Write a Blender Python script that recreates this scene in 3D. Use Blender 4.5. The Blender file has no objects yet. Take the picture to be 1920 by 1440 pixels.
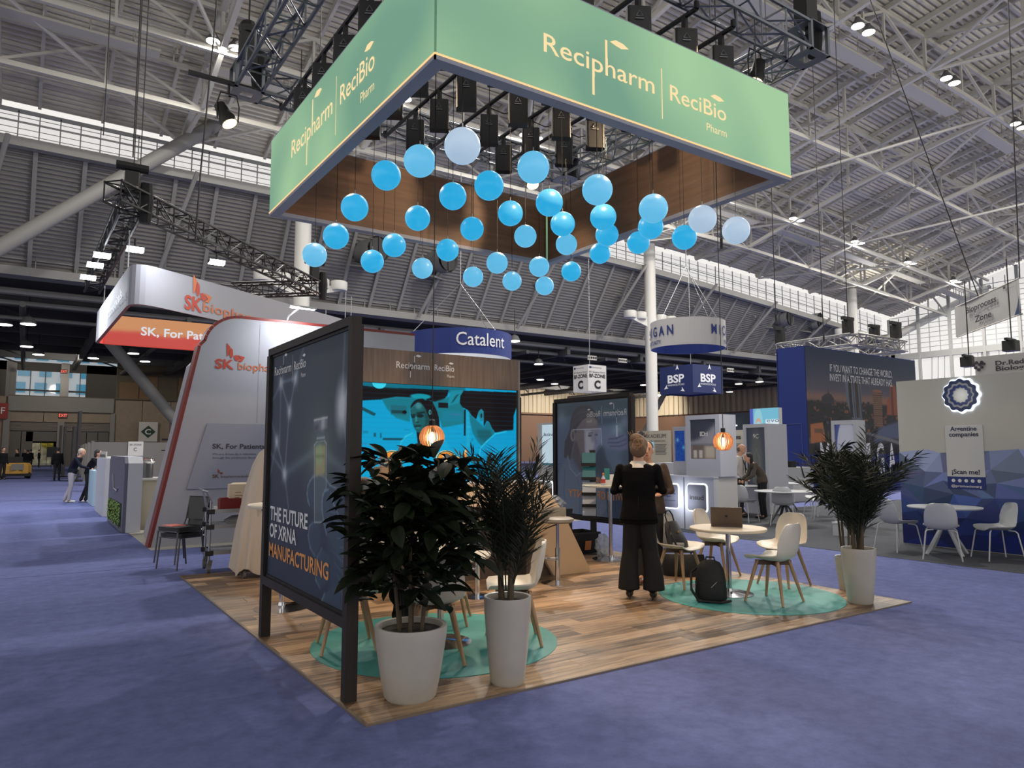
import bpy, bmesh, math, random
import numpy as np
from mathutils import Vector, Matrix
random.seed(7)
PI = math.pi
sc = bpy.context.scene
COL = sc.collection
V = Vector

# ---------------- camera ----------------
EYE = V((0, 0, 1.6)); FPX = 1346.0
AZ = math.radians(55.9); PITCH = math.atan(125.5 / FPX)
F0 = V((math.cos(AZ), math.sin(AZ), 0)); RT = V((math.sin(AZ), -math.cos(AZ), 0)); ZU = V((0, 0, 1))
FW = F0 * math.cos(PITCH) + ZU * math.sin(PITCH); UPV = ZU * math.cos(PITCH) - F0 * math.sin(PITCH)
cam = bpy.data.cameras.new('camera'); camo = bpy.data.objects.new('camera', cam); COL.objects.link(camo)
cam.sensor_width = 36; cam.lens = 36 * FPX / 1920; cam.clip_end = 500; cam.clip_start = 0.05
M = Matrix((RT, UPV, -FW)).transposed().to_4x4(); M.translation = EYE
camo.matrix_world = M
sc.camera = camo

# ---------------- world, exposure, big lights ----------------
w = bpy.data.worlds.new('world'); sc.world = w; w.use_nodes = True
bg = w.node_tree.nodes['Background']; bg.inputs[0].default_value = (1.0, 0.97, 0.93, 1); bg.inputs[1].default_value = 0.92
sc.view_settings.view_transform = 'Standard'; sc.view_settings.look = 'None'
sc.view_settings.exposure = 0.0; sc.view_settings.gamma = 1.0; sc.view_settings.use_curve_mapping = False
sc.cycles.max_bounces = 5; sc.cycles.diffuse_bounces = 3; sc.cycles.glossy_bounces = 2
sc.cycles.transparent_max_bounces = 8; sc.cycles.sample_clamp_indirect = 4.0
sc.cycles.use_denoising = True

def lamp(kind, name, loc, energy, color, size=0.3, target=None, angle=60, blend=0.5):
    l = bpy.data.lights.new(name, kind); l.energy = energy; l.color = color
    if kind == 'AREA': l.shape = 'DISK'; l.size = size
    if kind == 'SPOT': l.spot_size = math.radians(angle); l.spot_blend = blend; l.shadow_soft_size = size
    if kind == 'POINT': l.shadow_soft_size = size
    o = bpy.data.objects.new(name, l); COL.objects.link(o); o.location = loc
    d = (V(target) - V(loc)) if target else V((0, 0, -1))
    o.rotation_euler = d.to_track_quat('-Z', 'Y').to_euler()
    return o

# ---------------- pixel -> world placing helpers (return plain world points) ----------------
def ray(px, py): return FW + RT * ((px - 960) / FPX) + UPV * ((720 - py) / FPX)
def G(px, py, z=0.0):
    d = ray(px, py); return EYE + d * ((z - EYE.z) / d.z)
def AX(px, py, x): d = ray(px, py); return EYE + d * (x / d.x)
def AY(px, py, y): d = ray(px, py); return EYE + d * (y / d.y)
def AD(px, py, D): return EYE + ray(px, py) * D
def ZV(x, y, py):
    lo, hi = -5.0, 60.0
    for _ in range(40):
        m = (lo + hi) / 2; v = V((x, y, m)) - EYE
        if v.dot(FW) <= 0 or 720 - FPX * v.dot(UPV) / v.dot(FW) < py: hi = m
        else: lo = m
    return m

# ---------------- materials ----------------
def lin(c):
    def f(v):
        v /= 255.0
        return v / 12.92 if v <= 0.04045 else ((v + 0.055) / 1.055) ** 2.4
    return tuple(f(v) for v in c) + (1,)
MC = {}
def mat(name, c, rough=0.6, metal=0.0, emit=0.0, ecol=None, noise=0.0, nscale=8.0, bump=0.0, stretch=(1, 1, 1), spec=None, trans=0.0, alpha=1.0, coord='Object'):
    if name in MC: return MC[name]
    m = bpy.data.materials.new(name); m.use_nodes = True; nt = m.node_tree; b = nt.nodes['Principled BSDF']
    col = lin(c); b.inputs['Base Color'].default_value = col
    b.inputs['Roughness'].default_value = rough; b.inputs['Metallic'].default_value = metal
    if spec is not None: b.inputs['Specular IOR Level'].default_value = spec
    if trans: b.inputs['Transmission Weight'].default_value = trans
    if alpha < 1: b.inputs['Alpha'].default_value = alpha
    if emit:
        b.inputs['Emission Color'].default_value = lin(ecol) if ecol else col
        b.inputs['Emission Strength'].default_value = emit
    if noise or bump:
        tc = nt.nodes.new('ShaderNodeTexCoord'); mp = nt.nodes.new('ShaderNodeMapping')
        mp.inputs['Scale'].default_value = stretch
        nt.links.new(tc.outputs[coord], mp.inputs[0])
        n = nt.nodes.new('ShaderNodeTexNoise'); n.inputs['Scale'].default_value = nscale; n.inputs['Detail'].default_value = 5
        nt.links.new(mp.outputs[0], n.inputs['Vector'])
        if noise:
            r = nt.nodes.new('ShaderNodeValToRGB')
            r.color_ramp.elements[0].position = 0.3; r.color_ramp.elements[1].position = 0.7
            r.color_ramp.elements[0].color = tuple(v * (1 - noise) for v in col[:3]) + (1,)
            r.color_ramp.elements[1].color = tuple(min(1, v * (1 + noise)) for v in col[:3]) + (1,)
            nt.links.new(n.outputs['Fac'], r.inputs[0]); nt.links.new(r.outputs[0], b.inputs['Base Color'])
        if bump:
            bm_ = nt.nodes.new('ShaderNodeBump'); bm_.inputs['Strength'].default_value = bump; bm_.inputs['Distance'].default_value = 0.01
            nt.links.new(n.outputs['Fac'], bm_.inputs['Height']); nt.links.new(bm_.outputs[0], b.inputs['Normal'])
    MC[name] = m
    return m
def glow(name, c, strength=1.0):
    if name in MC: return MC[name]
    m = bpy.data.materials.new(name); m.use_nodes = True; nt = m.node_tree; nt.nodes.clear()
    o = nt.nodes.new('ShaderNodeOutputMaterial'); e = nt.nodes.new('ShaderNodeEmission')
    e.inputs[0].default_value = lin(c); e.inputs[1].default_value = strength
    nt.links.new(e.outputs[0], o.inputs[0]); MC[name] = m; return m
def wood_mat(name, dark, light, along='x', scale=1.0, rough=0.5, objvar=0.0, contrast=1.0):
    if name in MC: return MC[name]
    m = bpy.data.materials.new(name); m.use_nodes = True; nt = m.node_tree; b = nt.nodes['Principled BSDF']
    L = nt.links.new
    tc = nt.nodes.new('ShaderNodeTexCoord'); mp = nt.nodes.new('ShaderNodeMapping')
    s = {'x': (1.2, 16, 16), 'y': (16, 1.2, 16), 'z': (16, 16, 0.8)}[along]
    mp.inputs['Scale'].default_value = tuple(v * scale for v in s)
    L(tc.outputs['Object'], mp.inputs[0])
    n = nt.nodes.new('ShaderNodeTexNoise'); n.inputs['Scale'].default_value = 1.6; n.inputs['Detail'].default_value = 6; n.inputs['Roughness'].default_value = 0.65
    r = nt.nodes.new('ShaderNodeValToRGB'); d = 0.25 / contrast
    r.color_ramp.elements[0].position = 0.5 - d; r.color_ramp.elements[1].position = 0.5 + d
    r.color_ramp.elements[0].color = lin(dark); r.color_ramp.elements[1].color = lin(light)
    if objvar:
        oi = nt.nodes.new('ShaderNodeObjectInfo'); ad = nt.nodes.new('ShaderNodeVectorMath'); ad.operation = 'ADD'
        cb = nt.nodes.new('ShaderNodeCombineXYZ'); mu = nt.nodes.new('ShaderNodeMath'); mu.operation = 'MULTIPLY'; mu.inputs[1].default_value = 97
        L(oi.outputs['Random'], mu.inputs[0]); L(mu.outputs[0], cb.inputs[0]); L(mu.outputs[0], cb.inputs[1])
        L(mp.outputs[0], ad.inputs[0]); L(cb.outputs[0], ad.inputs[1]); L(ad.outputs[0], n.inputs['Vector'])
        m2 = nt.nodes.new('ShaderNodeMath'); m2.operation = 'MULTIPLY_ADD'; m2.inputs[1].default_value = objvar; m2.inputs[2].default_value = -objvar / 2
        L(oi.outputs['Random'], m2.inputs[0]); a2 = nt.nodes.new('ShaderNodeMath'); L(n.outputs['Fac'], a2.inputs[0]); L(m2.outputs[0], a2.inputs[1])
        L(a2.outputs[0], r.inputs[0])
    else:
        L(mp.outputs[0], n.inputs['Vector']); L(n.outputs['Fac'], r.inputs[0])
    L(r.outputs[0], b.inputs['Base Color']); b.inputs['Roughness'].default_value = rough
    MC[name] = m; return m

# ---------------- mesh building ----------------
class MB:
    def __init__(s): s.v = []; s.f = []
    def quadv(s, a, b, c, d):
        n = len(s.v); s.v += [tuple(a), tuple(b), tuple(c), tuple(d)]; s.f.append((n, n+1, n+2, n+3)); return s
    def box(s, x0, x1, y0, y1, z0, z1):
        n = len(s.v)
        s.v += [(x0,y0,z0),(x1,y0,z0),(x1,y1,z0),(x0,y1,z0),(x0,y0,z1),(x1,y0,z1),(x1,y1,z1),(x0,y1,z1)]
        s.f += [(n,n+3,n+2,n+1),(n+4,n+5,n+6,n+7),(n,n+1,n+5,n+4),(n+1,n+2,n+6,n+5),(n+2,n+3,n+7,n+6),(n+3,n,n+4,n+7)]
        return s
    def beam(s, a, b, w, h=None, up=(0, 0, 1)):
        a = V(a); b = V(b); h = h or w; d = (b - a).normalized(); u = V(up)
        if abs(d.dot(u)) > 0.98: u = V((1, 0, 0))
        r = d.cross(u).normalized(); u = r.cross(d).normalized(); r = r * (w / 2); u = u * (h / 2); n = len(s.v)
        for p in (a, b): s.v += [tuple(p - r - u), tuple(p + r - u), tuple(p + r + u), tuple(p - r + u)]
        s.f += [(n,n+3,n+2,n+1),(n+4,n+5,n+6,n+7)] + [(n+i, n+(i+1)%4, n+4+(i+1)%4, n+4+i) for i in range(4)]
        return s
    def tube(s, pts, r, seg=8, caps=True):
        pts = [V(p) for p in pts]; k = len(pts); rs = r if isinstance(r, (list, tuple)) else [r] * k
        n0 = len(s.v); prev = None
        for i, p in enumerate(pts):
            d = (pts[min(i+1, k-1)] - pts[max(i-1, 0)])
            if d.length < 1e-9: d = V((0, 0, 1))
            d.normalize()
            if prev is None: prev = d.orthogonal().normalized()
            x = prev - d * prev.dot(d); x = x.normalized() if x.length > 1e-6 else d.orthogonal().normalized(); prev = x; y = d.cross(x)
            for j in range(seg):
                t = 2 * PI * j / seg; s.v.append(tuple(p + (x * math.cos(t) + y * math.sin(t)) * rs[i]))
        for i in range(k - 1):
            for j in range(seg):
                a = n0 + i*seg + j; b = n0 + i*seg + (j+1) % seg; s.f.append((a, b, b + seg, a + seg))
        if caps:
            s.f.append(tuple(n0 + j for j in reversed(range(seg)))); s.f.append(tuple(n0 + (k-1)*seg + j for j in range(seg)))
        return s
    def lathe(s, prof, seg=24, c=(0, 0, 0), sx=1, sy=1):
        n0 = len(s.v); k = len(prof)
        for r, z in prof:
            for j in range(seg):
                t = 2 * PI * j / seg; s.v.append((c[0] + r*math.cos(t)*sx, c[1] + r*math.sin(t)*sy, c[2] + z))
        for i in range(k - 1):
            for j in range(seg):
                a = n0 + i*seg + j; b = n0 + i*seg + (j+1) % seg; s.f.append((a, b, b + seg, a + seg))
        if prof[0][0] > 1e-4: s.f.append(tuple(n0 + j for j in reversed(range(seg))))
        if prof[-1][0] > 1e-4: s.f.append(tuple(n0 + (k-1)*seg + j for j in range(seg)))
        return s
    def ell(s, c, rx, ry, rz, seg=16, rings=10):
        prof = [(max(math.sin(PI * i / rings), 1e-4), -math.cos(PI * i / rings)) for i in range(rings + 1)]
        n0 = len(s.v)
        for r, z in prof:
            for j in range(seg):
                t = 2 * PI * j / seg; s.v.append((c[0] + r*math.cos(t)*rx, c[1] + r*math.sin(t)*ry, c[2] + z*rz))
        for i in range(rings):
            for j in range(seg):
                a = n0 + i*seg + j; b = n0 + i*seg + (j+1) % seg; s.f.append((a, b, b + seg, a + seg))
        return s
    def prism(s, pts, d):
        """pts: planar loop of 3D points, d: extrude vector"""
        n = len(s.v); k = len(pts); d = V(d)
        s.v += [tuple(V(p)) for p in pts] + [tuple(V(p) + d) for p in pts]
        s.f.append(tuple(reversed(range(n, n + k)))); s.f.append(tuple(range(n + k, n + 2*k)))
        s.f += [(n+i, n+(i+1) % k, n+k+(i+1) % k, n+k+i) for i in range(k)]
        return s
    def loft(s, rings):
        """rings: equal-length loops of points; capped"""
        n0 = len(s.v); seg = len(rings[0])
        for r in rings: s.v += [tuple(p) for p in r]
        for i in range(len(rings) - 1):
            for j in range(seg):
                a = n0 + i*seg + j; b = n0 + i*seg + (j+1) % seg; s.f.append((a, b, b + seg, a + seg))
        s.f.append(tuple(n0 + j for j in reversed(range(seg)))); s.f.append(tuple(n0 + (len(rings)-1)*seg + j for j in range(seg)))
        return s
    def eloft(s, secs, seg=20):
        """secs: (cx,cy,cz,rx,ry[,rot])"""
        R = []
        for q in secs:
            a = q[5] if len(q) > 5 else 0; r = []
            for j in range(seg):
                t = 2*PI*j/seg; x = math.cos(t)*q[3]; y = math.sin(t)*q[4]
                r.append((q[0] + x*math.cos(a) - y*math.sin(a), q[1] + x*math.sin(a) + y*math.cos(a), q[2]))
            R.append(r)
        return s.loft(R)
    def mesh(s, name='m', off=(0, 0, 0), smooth=False):
        me = bpy.data.meshes.new(name)
        o = V(off)
        me.from_pydata([(p[0]-o.x, p[1]-o.y, p[2]-o.z) for p in s.v], [], s.f); me.update()
        if smooth:
            me.polygons.foreach_set('use_smooth', [True] * len(me.polygons))
            try: me.set_sharp_from_angle(angle=math.radians(38))
            except Exception: pass
        return me

def tag(o, label=None, cat=None, group=None, kind=None):
    if label: o['label'] = label
    if cat: o['category'] = cat
    if group: o['group'] = group
    if kind: o['kind'] = kind
    return o
def thing(name, label, cat, loc=(0, 0, 0), rz=0.0, group=None):
    o = bpy.data.objects.new(name, None); COL.objects.link(o); o.location = loc; o.rotation_euler = (0, 0, rz)
    o.empty_display_size = 0.1
    return tag(o, label, cat, group)
def obj(name, mb, m, parent=None, smooth=False, world=False, loc=None, rot=None, kind=None, label=None, center=False):
    """center/world: mesh given in world coords; root offset removed"""
    if isinstance(mb, MB):
        off = V((0, 0, 0))
        if world and parent is not None: off = rootloc(parent)
        if center:
            vs = mb.v; off = V((sum(p[0] for p in vs)/len(vs), sum(p[1] for p in vs)/len(vs), min(p[2] for p in vs)))
        me = mb.mesh(name, off, smooth)
    else: me = mb; off = V((0, 0, 0))
    if m is not None and len(me.materials) == 0: me.materials.append(m)
    o = bpy.data.objects.new(name, me); COL.objects.link(o)
    if parent is not None: o.parent = parent
    if center: o.location = off - (rootloc(parent) if parent is not None else V((0, 0, 0)))
    if loc is not None: o.location = loc
    if rot is not None: o.rotation_euler = rot
    if kind: o['kind'] = kind
    if label: o['label'] = label
    return o
def rootloc(p):
    l = V((0, 0, 0))
    while p is not None: l = l + p.location; p = p.parent
    return l
def struct(name, mb, m, **k):
    return obj(name, mb, m, kind='structure', **k)
def dup(root, loc=None, rz=None, label=None, group=None):
    kids = {}
    for o in list(COL.objects):
        if o.parent is not None: kids.setdefault(o.parent.name, []).append(o)
    def rec(o, par):
        c = o.copy(); COL.objects.link(c)
        if par is not None: c.parent = par
        for ch in kids.get(o.name, []): rec(ch, c)
        return c
    r = rec(root, None)
    if loc is not None: r.location = loc
    if rz is not None: r.rotation_euler = (r.rotation_euler[0], r.rotation_euler[1], rz)
    if label: r['label'] = label
    if group: r['group'] = group
    return r

# ---------------- text ----------------
TC = {}
def text_raw(s, bold=0.0, spacing=1.0):
    k = (s, bold, spacing)
    if k in TC: return TC[k]
    c = bpy.data.curves.new('t', 'FONT'); c.body = s; c.size = 1; c.resolution_u = 3; c.offset = bold; c.space_character = spacing
    o = bpy.data.objects.new('t', c); COL.objects.link(o)
    dg = bpy.context.evaluated_depsgraph_get(); dg.update()
    me = bpy.data.meshes.new_from_object(o.evaluated_get(dg))
    bpy.data.objects.remove(o); bpy.data.curves.remove(c)
    n = len(me.vertices); a = np.empty(n * 3); me.vertices.foreach_get('co', a); a = a.reshape(-1, 3)
    fs = [tuple(p.vertices) for p in me.polygons]
    bpy.data.meshes.remove(me)
    TC[k] = (a, fs); return TC[k]
def text_into(mb, s, org, xd, yd, width=None, height=None, bold=0.0, mirror=False, base=True, spacing=1.0, align='L', proud=0.004, fitcap=None):
    """writes s with its baseline-left at org; width = total width; height = cap height (non-uniform fit)"""
    a, fs = text_raw(s, bold, spacing)
    if len(a) == 0: return
    x0, x1 = a[:, 0].min(), a[:, 0].max(); cap = 0.73
    sx = (width / (x1 - x0)) if width else None
    sy = (height / cap) if height else None
    if sx is None: sx = sy
    if sy is None: sy = sx
    xd = V(xd).normalized(); yd = V(yd).normalized(); nrm = xd.cross(yd)
    if mirror: nrm = -nrm
    W = (x1 - x0) * sx; ox = 0 if align == 'L' else (-W / 2 if align == 'C' else -W)
    n0 = len(mb.v); org = V(org)
    for p in a:
        q = org + xd * ((p[0] - x0) * sx + ox) + yd * (p[1] * sy) + nrm * proud; mb.v.append(tuple(q))
    mb.f += [tuple(n0 + i for i in f) for f in fs]
def text(parent, s, org, xd, yd, m, **k):
    nm = k.pop('name', 'lettering'); mb = MB(); text_into(mb, s, org, xd, yd, **k)
    return obj(nm, mb, m, parent, world=True)
def wrap_text(t, s, a_mid, r, z, width, height, m, bold=0.01, spacing=1.0, name='lettering'):
    """text bent round a vertical ring centred on t, read from outside; a_mid = angle of its middle"""
    a, fs = text_raw(s, bold, spacing); x0, x1 = a[:, 0].min(), a[:, 0].max(); sx = width/(x1-x0); sy = height/.73; c = t.location; mb = MB()
    for p in a:
        th = a_mid + ((p[0]-x0)*sx - width/2)/r; mb.v.append((c.x+(r+.03)*math.cos(th), c.y+(r+.03)*math.sin(th), c.z+z+p[1]*sy))
    mb.f = list(fs); obj(name, mb, m, t, world=True)
def poly2(mb, pts, org, xd, yd, off):
    xd = V(xd); yd = V(yd); n = xd.cross(yd).normalized(); org = V(org); k = len(mb.v)
    mb.v += [tuple(org + xd * p[0] + yd * p[1] + n * off) for p in pts]; mb.f.append(tuple(range(k, k + len(pts))))
def logo(parent, org, xd, yd, W, m, m2=None, hs=1.0, mirror=False, off=0.004, barm=None):
    """the two-word logo; org = baseline left of the first word"""
    xd = V(xd).normalized(); yd = V(yd).normalized()
    if mirror: off = -off
    mb = MB(); T = lambda s, x, y, w, h, b=0.0: text_into(mb, s, V(org) + xd*x*W + yd*y*W*hs, xd, yd, width=w*W, height=h*W*hs, bold=b, proud=off)
    P = lambda pts: poly2(mb, [(p[0]*W, p[1]*W*hs) for p in pts], org, xd, yd, off)
    T('Recipharm', 0, 0, .56, .105, 0.004)
    def LM(pts):
        m9 = MB(); poly2(m9, [(p[0]*W, p[1]*W*hs) for p in pts], org, xd, yd, off); obj('leaf_mark', m9, m, parent, world=True)
    ex = lambda q: (lambda a: (a[:, 0].min(), a[:, 0].max()))(text_raw(q, .004)[0])
    r0, r1 = ex('Recipharm'); k = .56/(r1-r0); pw_ = ex('p'); hw_ = ex('h')
    xp_ = (ex('Recip')[1]-(pw_[1]-pw_[0])-r0)*k; xh_ = (ex('Reciph')[1]-(hw_[1]-hw_[0])-r0)*k
    P([(xp_, -.135), (xp_+.0115, -.135), (xp_+.0115, .03), (xp_, .03)]); P([(xh_, .06), (xh_+.0115, .06), (xh_+.0115, .2), (xh_, .2)])
    leaf = lambda x, y, s: LM([(x, y), (x+.03*s, y+.022*s), (x+.07*s, y+.018*s), (x+.1*s, y+.0*s), (x+.06*s, y-.016*s), (x+.03*s, y-.01*s)])
    leaf(xh_+.025, .2, 1.0); T('ReciBio', .65, 0, .35, .1, 0.004); leaf(.9, .125, .9)
    T('Pharm', .87, -.1, .13, .05)
    obj('logo_lettering', mb, m, parent, world=True)
    mb2 = MB(); poly2(mb2, [(p[0]*W, p[1]*W*hs) for p in [(.6, -.13), (.605, -.13), (.605, .17), (.6, .17)]], org, xd, yd, off)
    obj('logo_divider', mb2, barm or m, parent, world=True)

# ---------------- generated prints ----------------
class Art:
    def __init__(s, w, h, c):
        s.w = w; s.h = h; s.a = np.ones((h, w, 3)) * (np.array(c) / 255.0)
        yy, xx = np.mgrid[0:h, 0:w]; s.X = (xx + .5) / w; s.Y = (yy + .5) / h; s.asp = w / h
    def mix(s, m, c, al=1.0):
        c = np.array(c) / 255.0; m = np.clip(m, 0, 1)[..., None] * al; s.a = s.a * (1 - m) + c * m; return s
    def blur(s, m, n):
        for _ in range(2):
            for ax in (0, 1):
                if n < 1: continue
                c = np.cumsum(np.pad(m, [(n+1, n) if i == ax else (0, 0) for i in (0, 1)], mode='edge'), axis=ax)
                m = (np.take(c, range(2*n+1, c.shape[ax]), axis=ax) - np.take(c, range(0, c.shape[ax]-2*n-1), axis=ax)) / (2*n+1)
        return m
    def poly(s, pts, c, soft=0, al=1.0):
        m = np.zeros((s.h, s.w), bool); k = len(pts)
        for i in range(k):
            x1, y1 = pts[i]; x2, y2 = pts[(i+1) % k]
            if y1 == y2: continue
            m ^= ((s.Y > min(y1, y2)) & (s.Y <= max(y1, y2)) & (s.X < (x2-x1)*(s.Y-y1)/(y2-y1) + x1))
        m = m.astype(float)
        return s.mix(s.blur(m, soft) if soft else m, c, al)
    def rect(s, x0, y0, x1, y1, c, soft=0, al=1.0): return s.poly([(x0, y0), (x1, y0), (x1, y1), (x0, y1)], c, soft, al)
    def ell(s, cx, cy, rx, ry, c, soft=.1, al=1.0, rot=0):
        dx = (s.X - cx); dy = (s.Y - cy) / s.asp; r = math.radians(rot); ryy = ry / s.asp
        u = (dx*math.cos(r) + dy*math.sin(r)) / rx; v = (-dx*math.sin(r) + dy*math.cos(r)) / ryy
        return s.mix((1 - np.sqrt(u*u + v*v)) / soft + .5, c, al)
    def glow(s, cx, cy, r, c, al=1.0):
        d2 = ((s.X-cx)**2 + ((s.Y-cy)/s.asp)**2) / (r*r); return s.mix(np.exp(-d2*2), c, al)
    def line(s, p, q, wd, c, al=1.0, soft=1.0):
        ax, ay = p[0], p[1]/s.asp; bx, by = q[0], q[1]/s.asp; dx, dy = bx-ax, by-ay; L = dx*dx+dy*dy + 1e-12
        X = s.X; Y = s.Y/s.asp; t = np.clip(((X-ax)*dx + (Y-ay)*dy)/L, 0, 1); d = np.hypot(X-ax-t*dx, Y-ay-t*dy)
        return s.mix(np.exp(-(d/wd)**2) if soft > .5 else (wd - d)/wd*4, c, al)
    def path(s, pts, wd, c, al=1.0, soft=1.0):
        for i in range(len(pts)-1): s.line(pts[i], pts[i+1], wd, c, al, soft)
        return s
    def grain(s, amt, seed=1, n=0):
        r = np.random.RandomState(seed).rand(s.h, s.w) - .5
        if n: r = s.blur(r, n) * n * 2
        s.a = np.clip(s.a + r[..., None]*amt, 0, 1); return s
    def material(s, name, emit=0.0, rough=0.5):
        im = bpy.data.images.new(name, s.w, s.h)
        px = np.ones((s.h, s.w, 4), np.float32); px[..., :3] = np.clip(s.a[::-1], 0, 1); im.pixels.foreach_set(px.ravel()); im.update(); im.pack()
        m = bpy.data.materials.new(name); m.use_nodes = True; nt = m.node_tree; b = nt.nodes['Principled BSDF']
        t = nt.nodes.new('ShaderNodeTexImage'); t.image = im; t.extension = 'EXTEND'
        if emit:
            if emit > .3: b.inputs['Base Color'].default_value = (0.01, 0.01, 0.01, 1)
            else: nt.links.new(t.outputs[0], b.inputs['Base Color'])
            nt.links.new(t.outputs[0], b.inputs['Emission Color']); b.inputs['Emission Strength'].default_value = emit
        else: nt.links.new(t.outputs[0], b.inputs['Base Color'])
        b.inputs['Roughness'].default_value = rough
        if emit > .3: b.inputs['Specular IOR Level'].default_value = 0.0
        return m
def panel(name, org, xd, yd, w, h, m, parent, mirror=False):
    """flat print, lower-left at org"""
    xd = V(xd).normalized()*w; yd = V(yd).normalized()*h; org = V(org) - (rootloc(parent) if parent is not None else V((0, 0, 0)))
    me = bpy.data.meshes.new(name); me.from_pydata([tuple(org), tuple(org+xd), tuple(org+xd+yd), tuple(org+yd)], [], [(0, 1, 2, 3)])
    uv = me.uv_layers.new(name='UVMap'); co = [(0, 0), (1, 0), (1, 1), (0, 1)]
    for i, c in enumerate(co): uv.data[i].uv = c
    me.materials.append(m); return obj(name, me, None, parent)

X_, Y_, Z_ = (1, 0, 0), (0, 1, 0), (0, 0, 1)
white = mat('white_plastic', (214, 212, 208), 0.35)
black = mat('black_metal', (16, 16, 17), 0.5)
chrome = mat('chrome', (215, 215, 218), 0.12, 1.0)
steel = mat('brushed_steel', (165, 167, 170), 0.35, 1.0)
wpaint = mat('white_painted_steel', (190, 187, 178), 0.55)
truss_alu = mat('truss_aluminium', (120, 124, 130), 0.4, 0.9)
truss_blk = mat('truss_black', (28, 28, 30), 0.45, 0.3)
# ================= HALL =================
carpet = mat('blue_carpet', (104, 111, 158), 0.95, noise=0.2, nscale=7, bump=0.6, spec=0.1)
MC['blue_carpet'].node_tree.nodes['Noise Texture'].inputs['Detail'].default_value = 9
MC['blue_carpet'].node_tree.nodes['Noise Texture'].inputs['Roughness'].default_value = .72
gcarpet = mat('grey_carpet', (84, 86, 92), 0.95, noise=0.15, nscale=60, bump=0.4, spec=0.1)
struct('floor', MB().box(-30, 125, -18, 90, -0.05, 0), carpet)
struct('floor', MB().box(10.9, 60, -12, 12.6, 0, 0.006), gcarpet)
struct('floor', MB().box(1.78, 14, 13.0, 30, 0, 0.006), mat('beige_carpet', (168, 162, 152), 0.9, noise=0.1, nscale=50))
# seams in the aisle carpet
sm = MB()
for y in (11.2, 31.0): sm.box(-30, 1.7, y, y+.012, 0, .0015)
struct('trim_1', sm, mat('carpet_seam', (42, 50, 110), 0.95))

def ztop(x):   # top of the window strip
    return 19.6 - (0 if x < 44 else 2.1 * ((x-44)/38.0)**1.3)
def zbot(x):
    return 18.0 - (0 if x < 38 else 3.15 * ((x-38)/44.0)**1.3)
def roof(x, y): return ztop(x) + 7.4 * (1 - (y/45.0)**2)
XE = 85.0
# dark sloping wall of corrugated metal below the window strip
wall_m = mat('dark_grey_cladding', (122, 120, 118), 0.7)
mb = MB(); N = 30; xs = [-36, -10, 0, 10, 20, 30, 38, 44, 50, 56, 62, 68, 74, 80, XE]
prof = []
for i in range(N):
    for t, o in ((0, 0), (.5, 0), (.55, -.1), (.95, -.1)):
        prof.append(((i+t)/N, o))
prof.append((1, 0))
for x in xs:
    zb = zbot(x)
    for t, o in prof: mb.v.append((x, 45 + 4.2*t + o*.8, zb + (11.9-zb)*t - o*.5 - (.1 if o else 0)))
K = len(prof)
for i in range(len(xs)-1):
    for j in range(K-1): mb.f.append((i*K+j, (i+1)*K+j, (i+1)*K+j+1, i*K+j+1))
wl = struct('wall_back', mb, wall_m)
rib_m = mat('grey_steel_rib', (128, 127, 125), 0.6)
x = -9.5
while x < XE:
    zb = zbot(x); obj('rib', MB().beam((x, 44.85, zb), (x, 49.0, 12.0), .22, .3), rib_m, wl); x += 2.3
for x in range(-12, 84, 9):
    obj('strut', MB().tube([(x+1.5, 43.6, zbot(x)-.3), (x, 48.0, 11.6)], .13, 8).beam((x+.8, 45.7, 15.2), (x+.8, 47.3, 15.2), .12), rib_m, wl)
# sill beam at strip bottom, lower gallery beam with rail
mb = MB()
for a, b in zip(xs[:-1], xs[1:]): mb.beam((a, 44.7, zbot(a)-.25), (b, 44.7, zbot(b)-.25), .5, .5).beam((a, 44.3, zbot(a)+.75), (b, 44.3, zbot(b)+.75), .05)
obj('sill_beam', mb, mat('strip_sill', (150, 149, 145), 0.6), wl)
mb = MB().box(-36, XE, 48.6, 49.8, 11.5, 12.0)
for zz in (12.45, 12.9): mb.beam((-36, 48.7, zz), (XE, 48.7, zz), .05)
for x in range(-36, 85, 2): mb.beam((x, 48.7, 12), (x, 48.7, 12.9), .05)
obj('gallery_beam', mb, rib_m, wl)
# exposed pipes, lower truss
for i, (yy, zz, r) in enumerate(((50.5, 10.9, .22), (51.5, 10.4, .16), (53.5, 9.8, .12))):
    obj('pipe', MB().tube([(-36, yy, zz), (XE, yy, zz)], r, 8), mat('grey_pipe', (116, 115, 112), 0.5), wl)
# jet nozzles
for px, py in ((1463, 596), (1520, 603), (690, 470), (820, 490)):
    p = AY(px, py, 45.6); mb = MB()
    mb.tube([p + V((0, 1.6, .3)), p + V((.3, -.2, 0))], .8, 16).tube([p + V((.3, -.2, 0)), p + V((.42, -.9, -.02))], [.9, .9], 16, caps=False)
    mb.beam(p + V((-.3, 1.4, -.9)), p + V((.3, .1, -1.2)), 1.5, .12)
    o = obj('air_nozzle', mb, mat('nozzle_grey', (112, 112, 110), 0.45), wl, smooth=True)
    obj('nozzle_mouth', MB().tube([p + V((.40, -.86, -.02)), p + V((.41, -.89, -.02))], .8, 16).beam(p + V((.42, -.95, -.9)), p + V((.42, -.95, .9)), .06), mat('nozzle_inner', (38, 38, 40), .6), wl)

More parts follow.
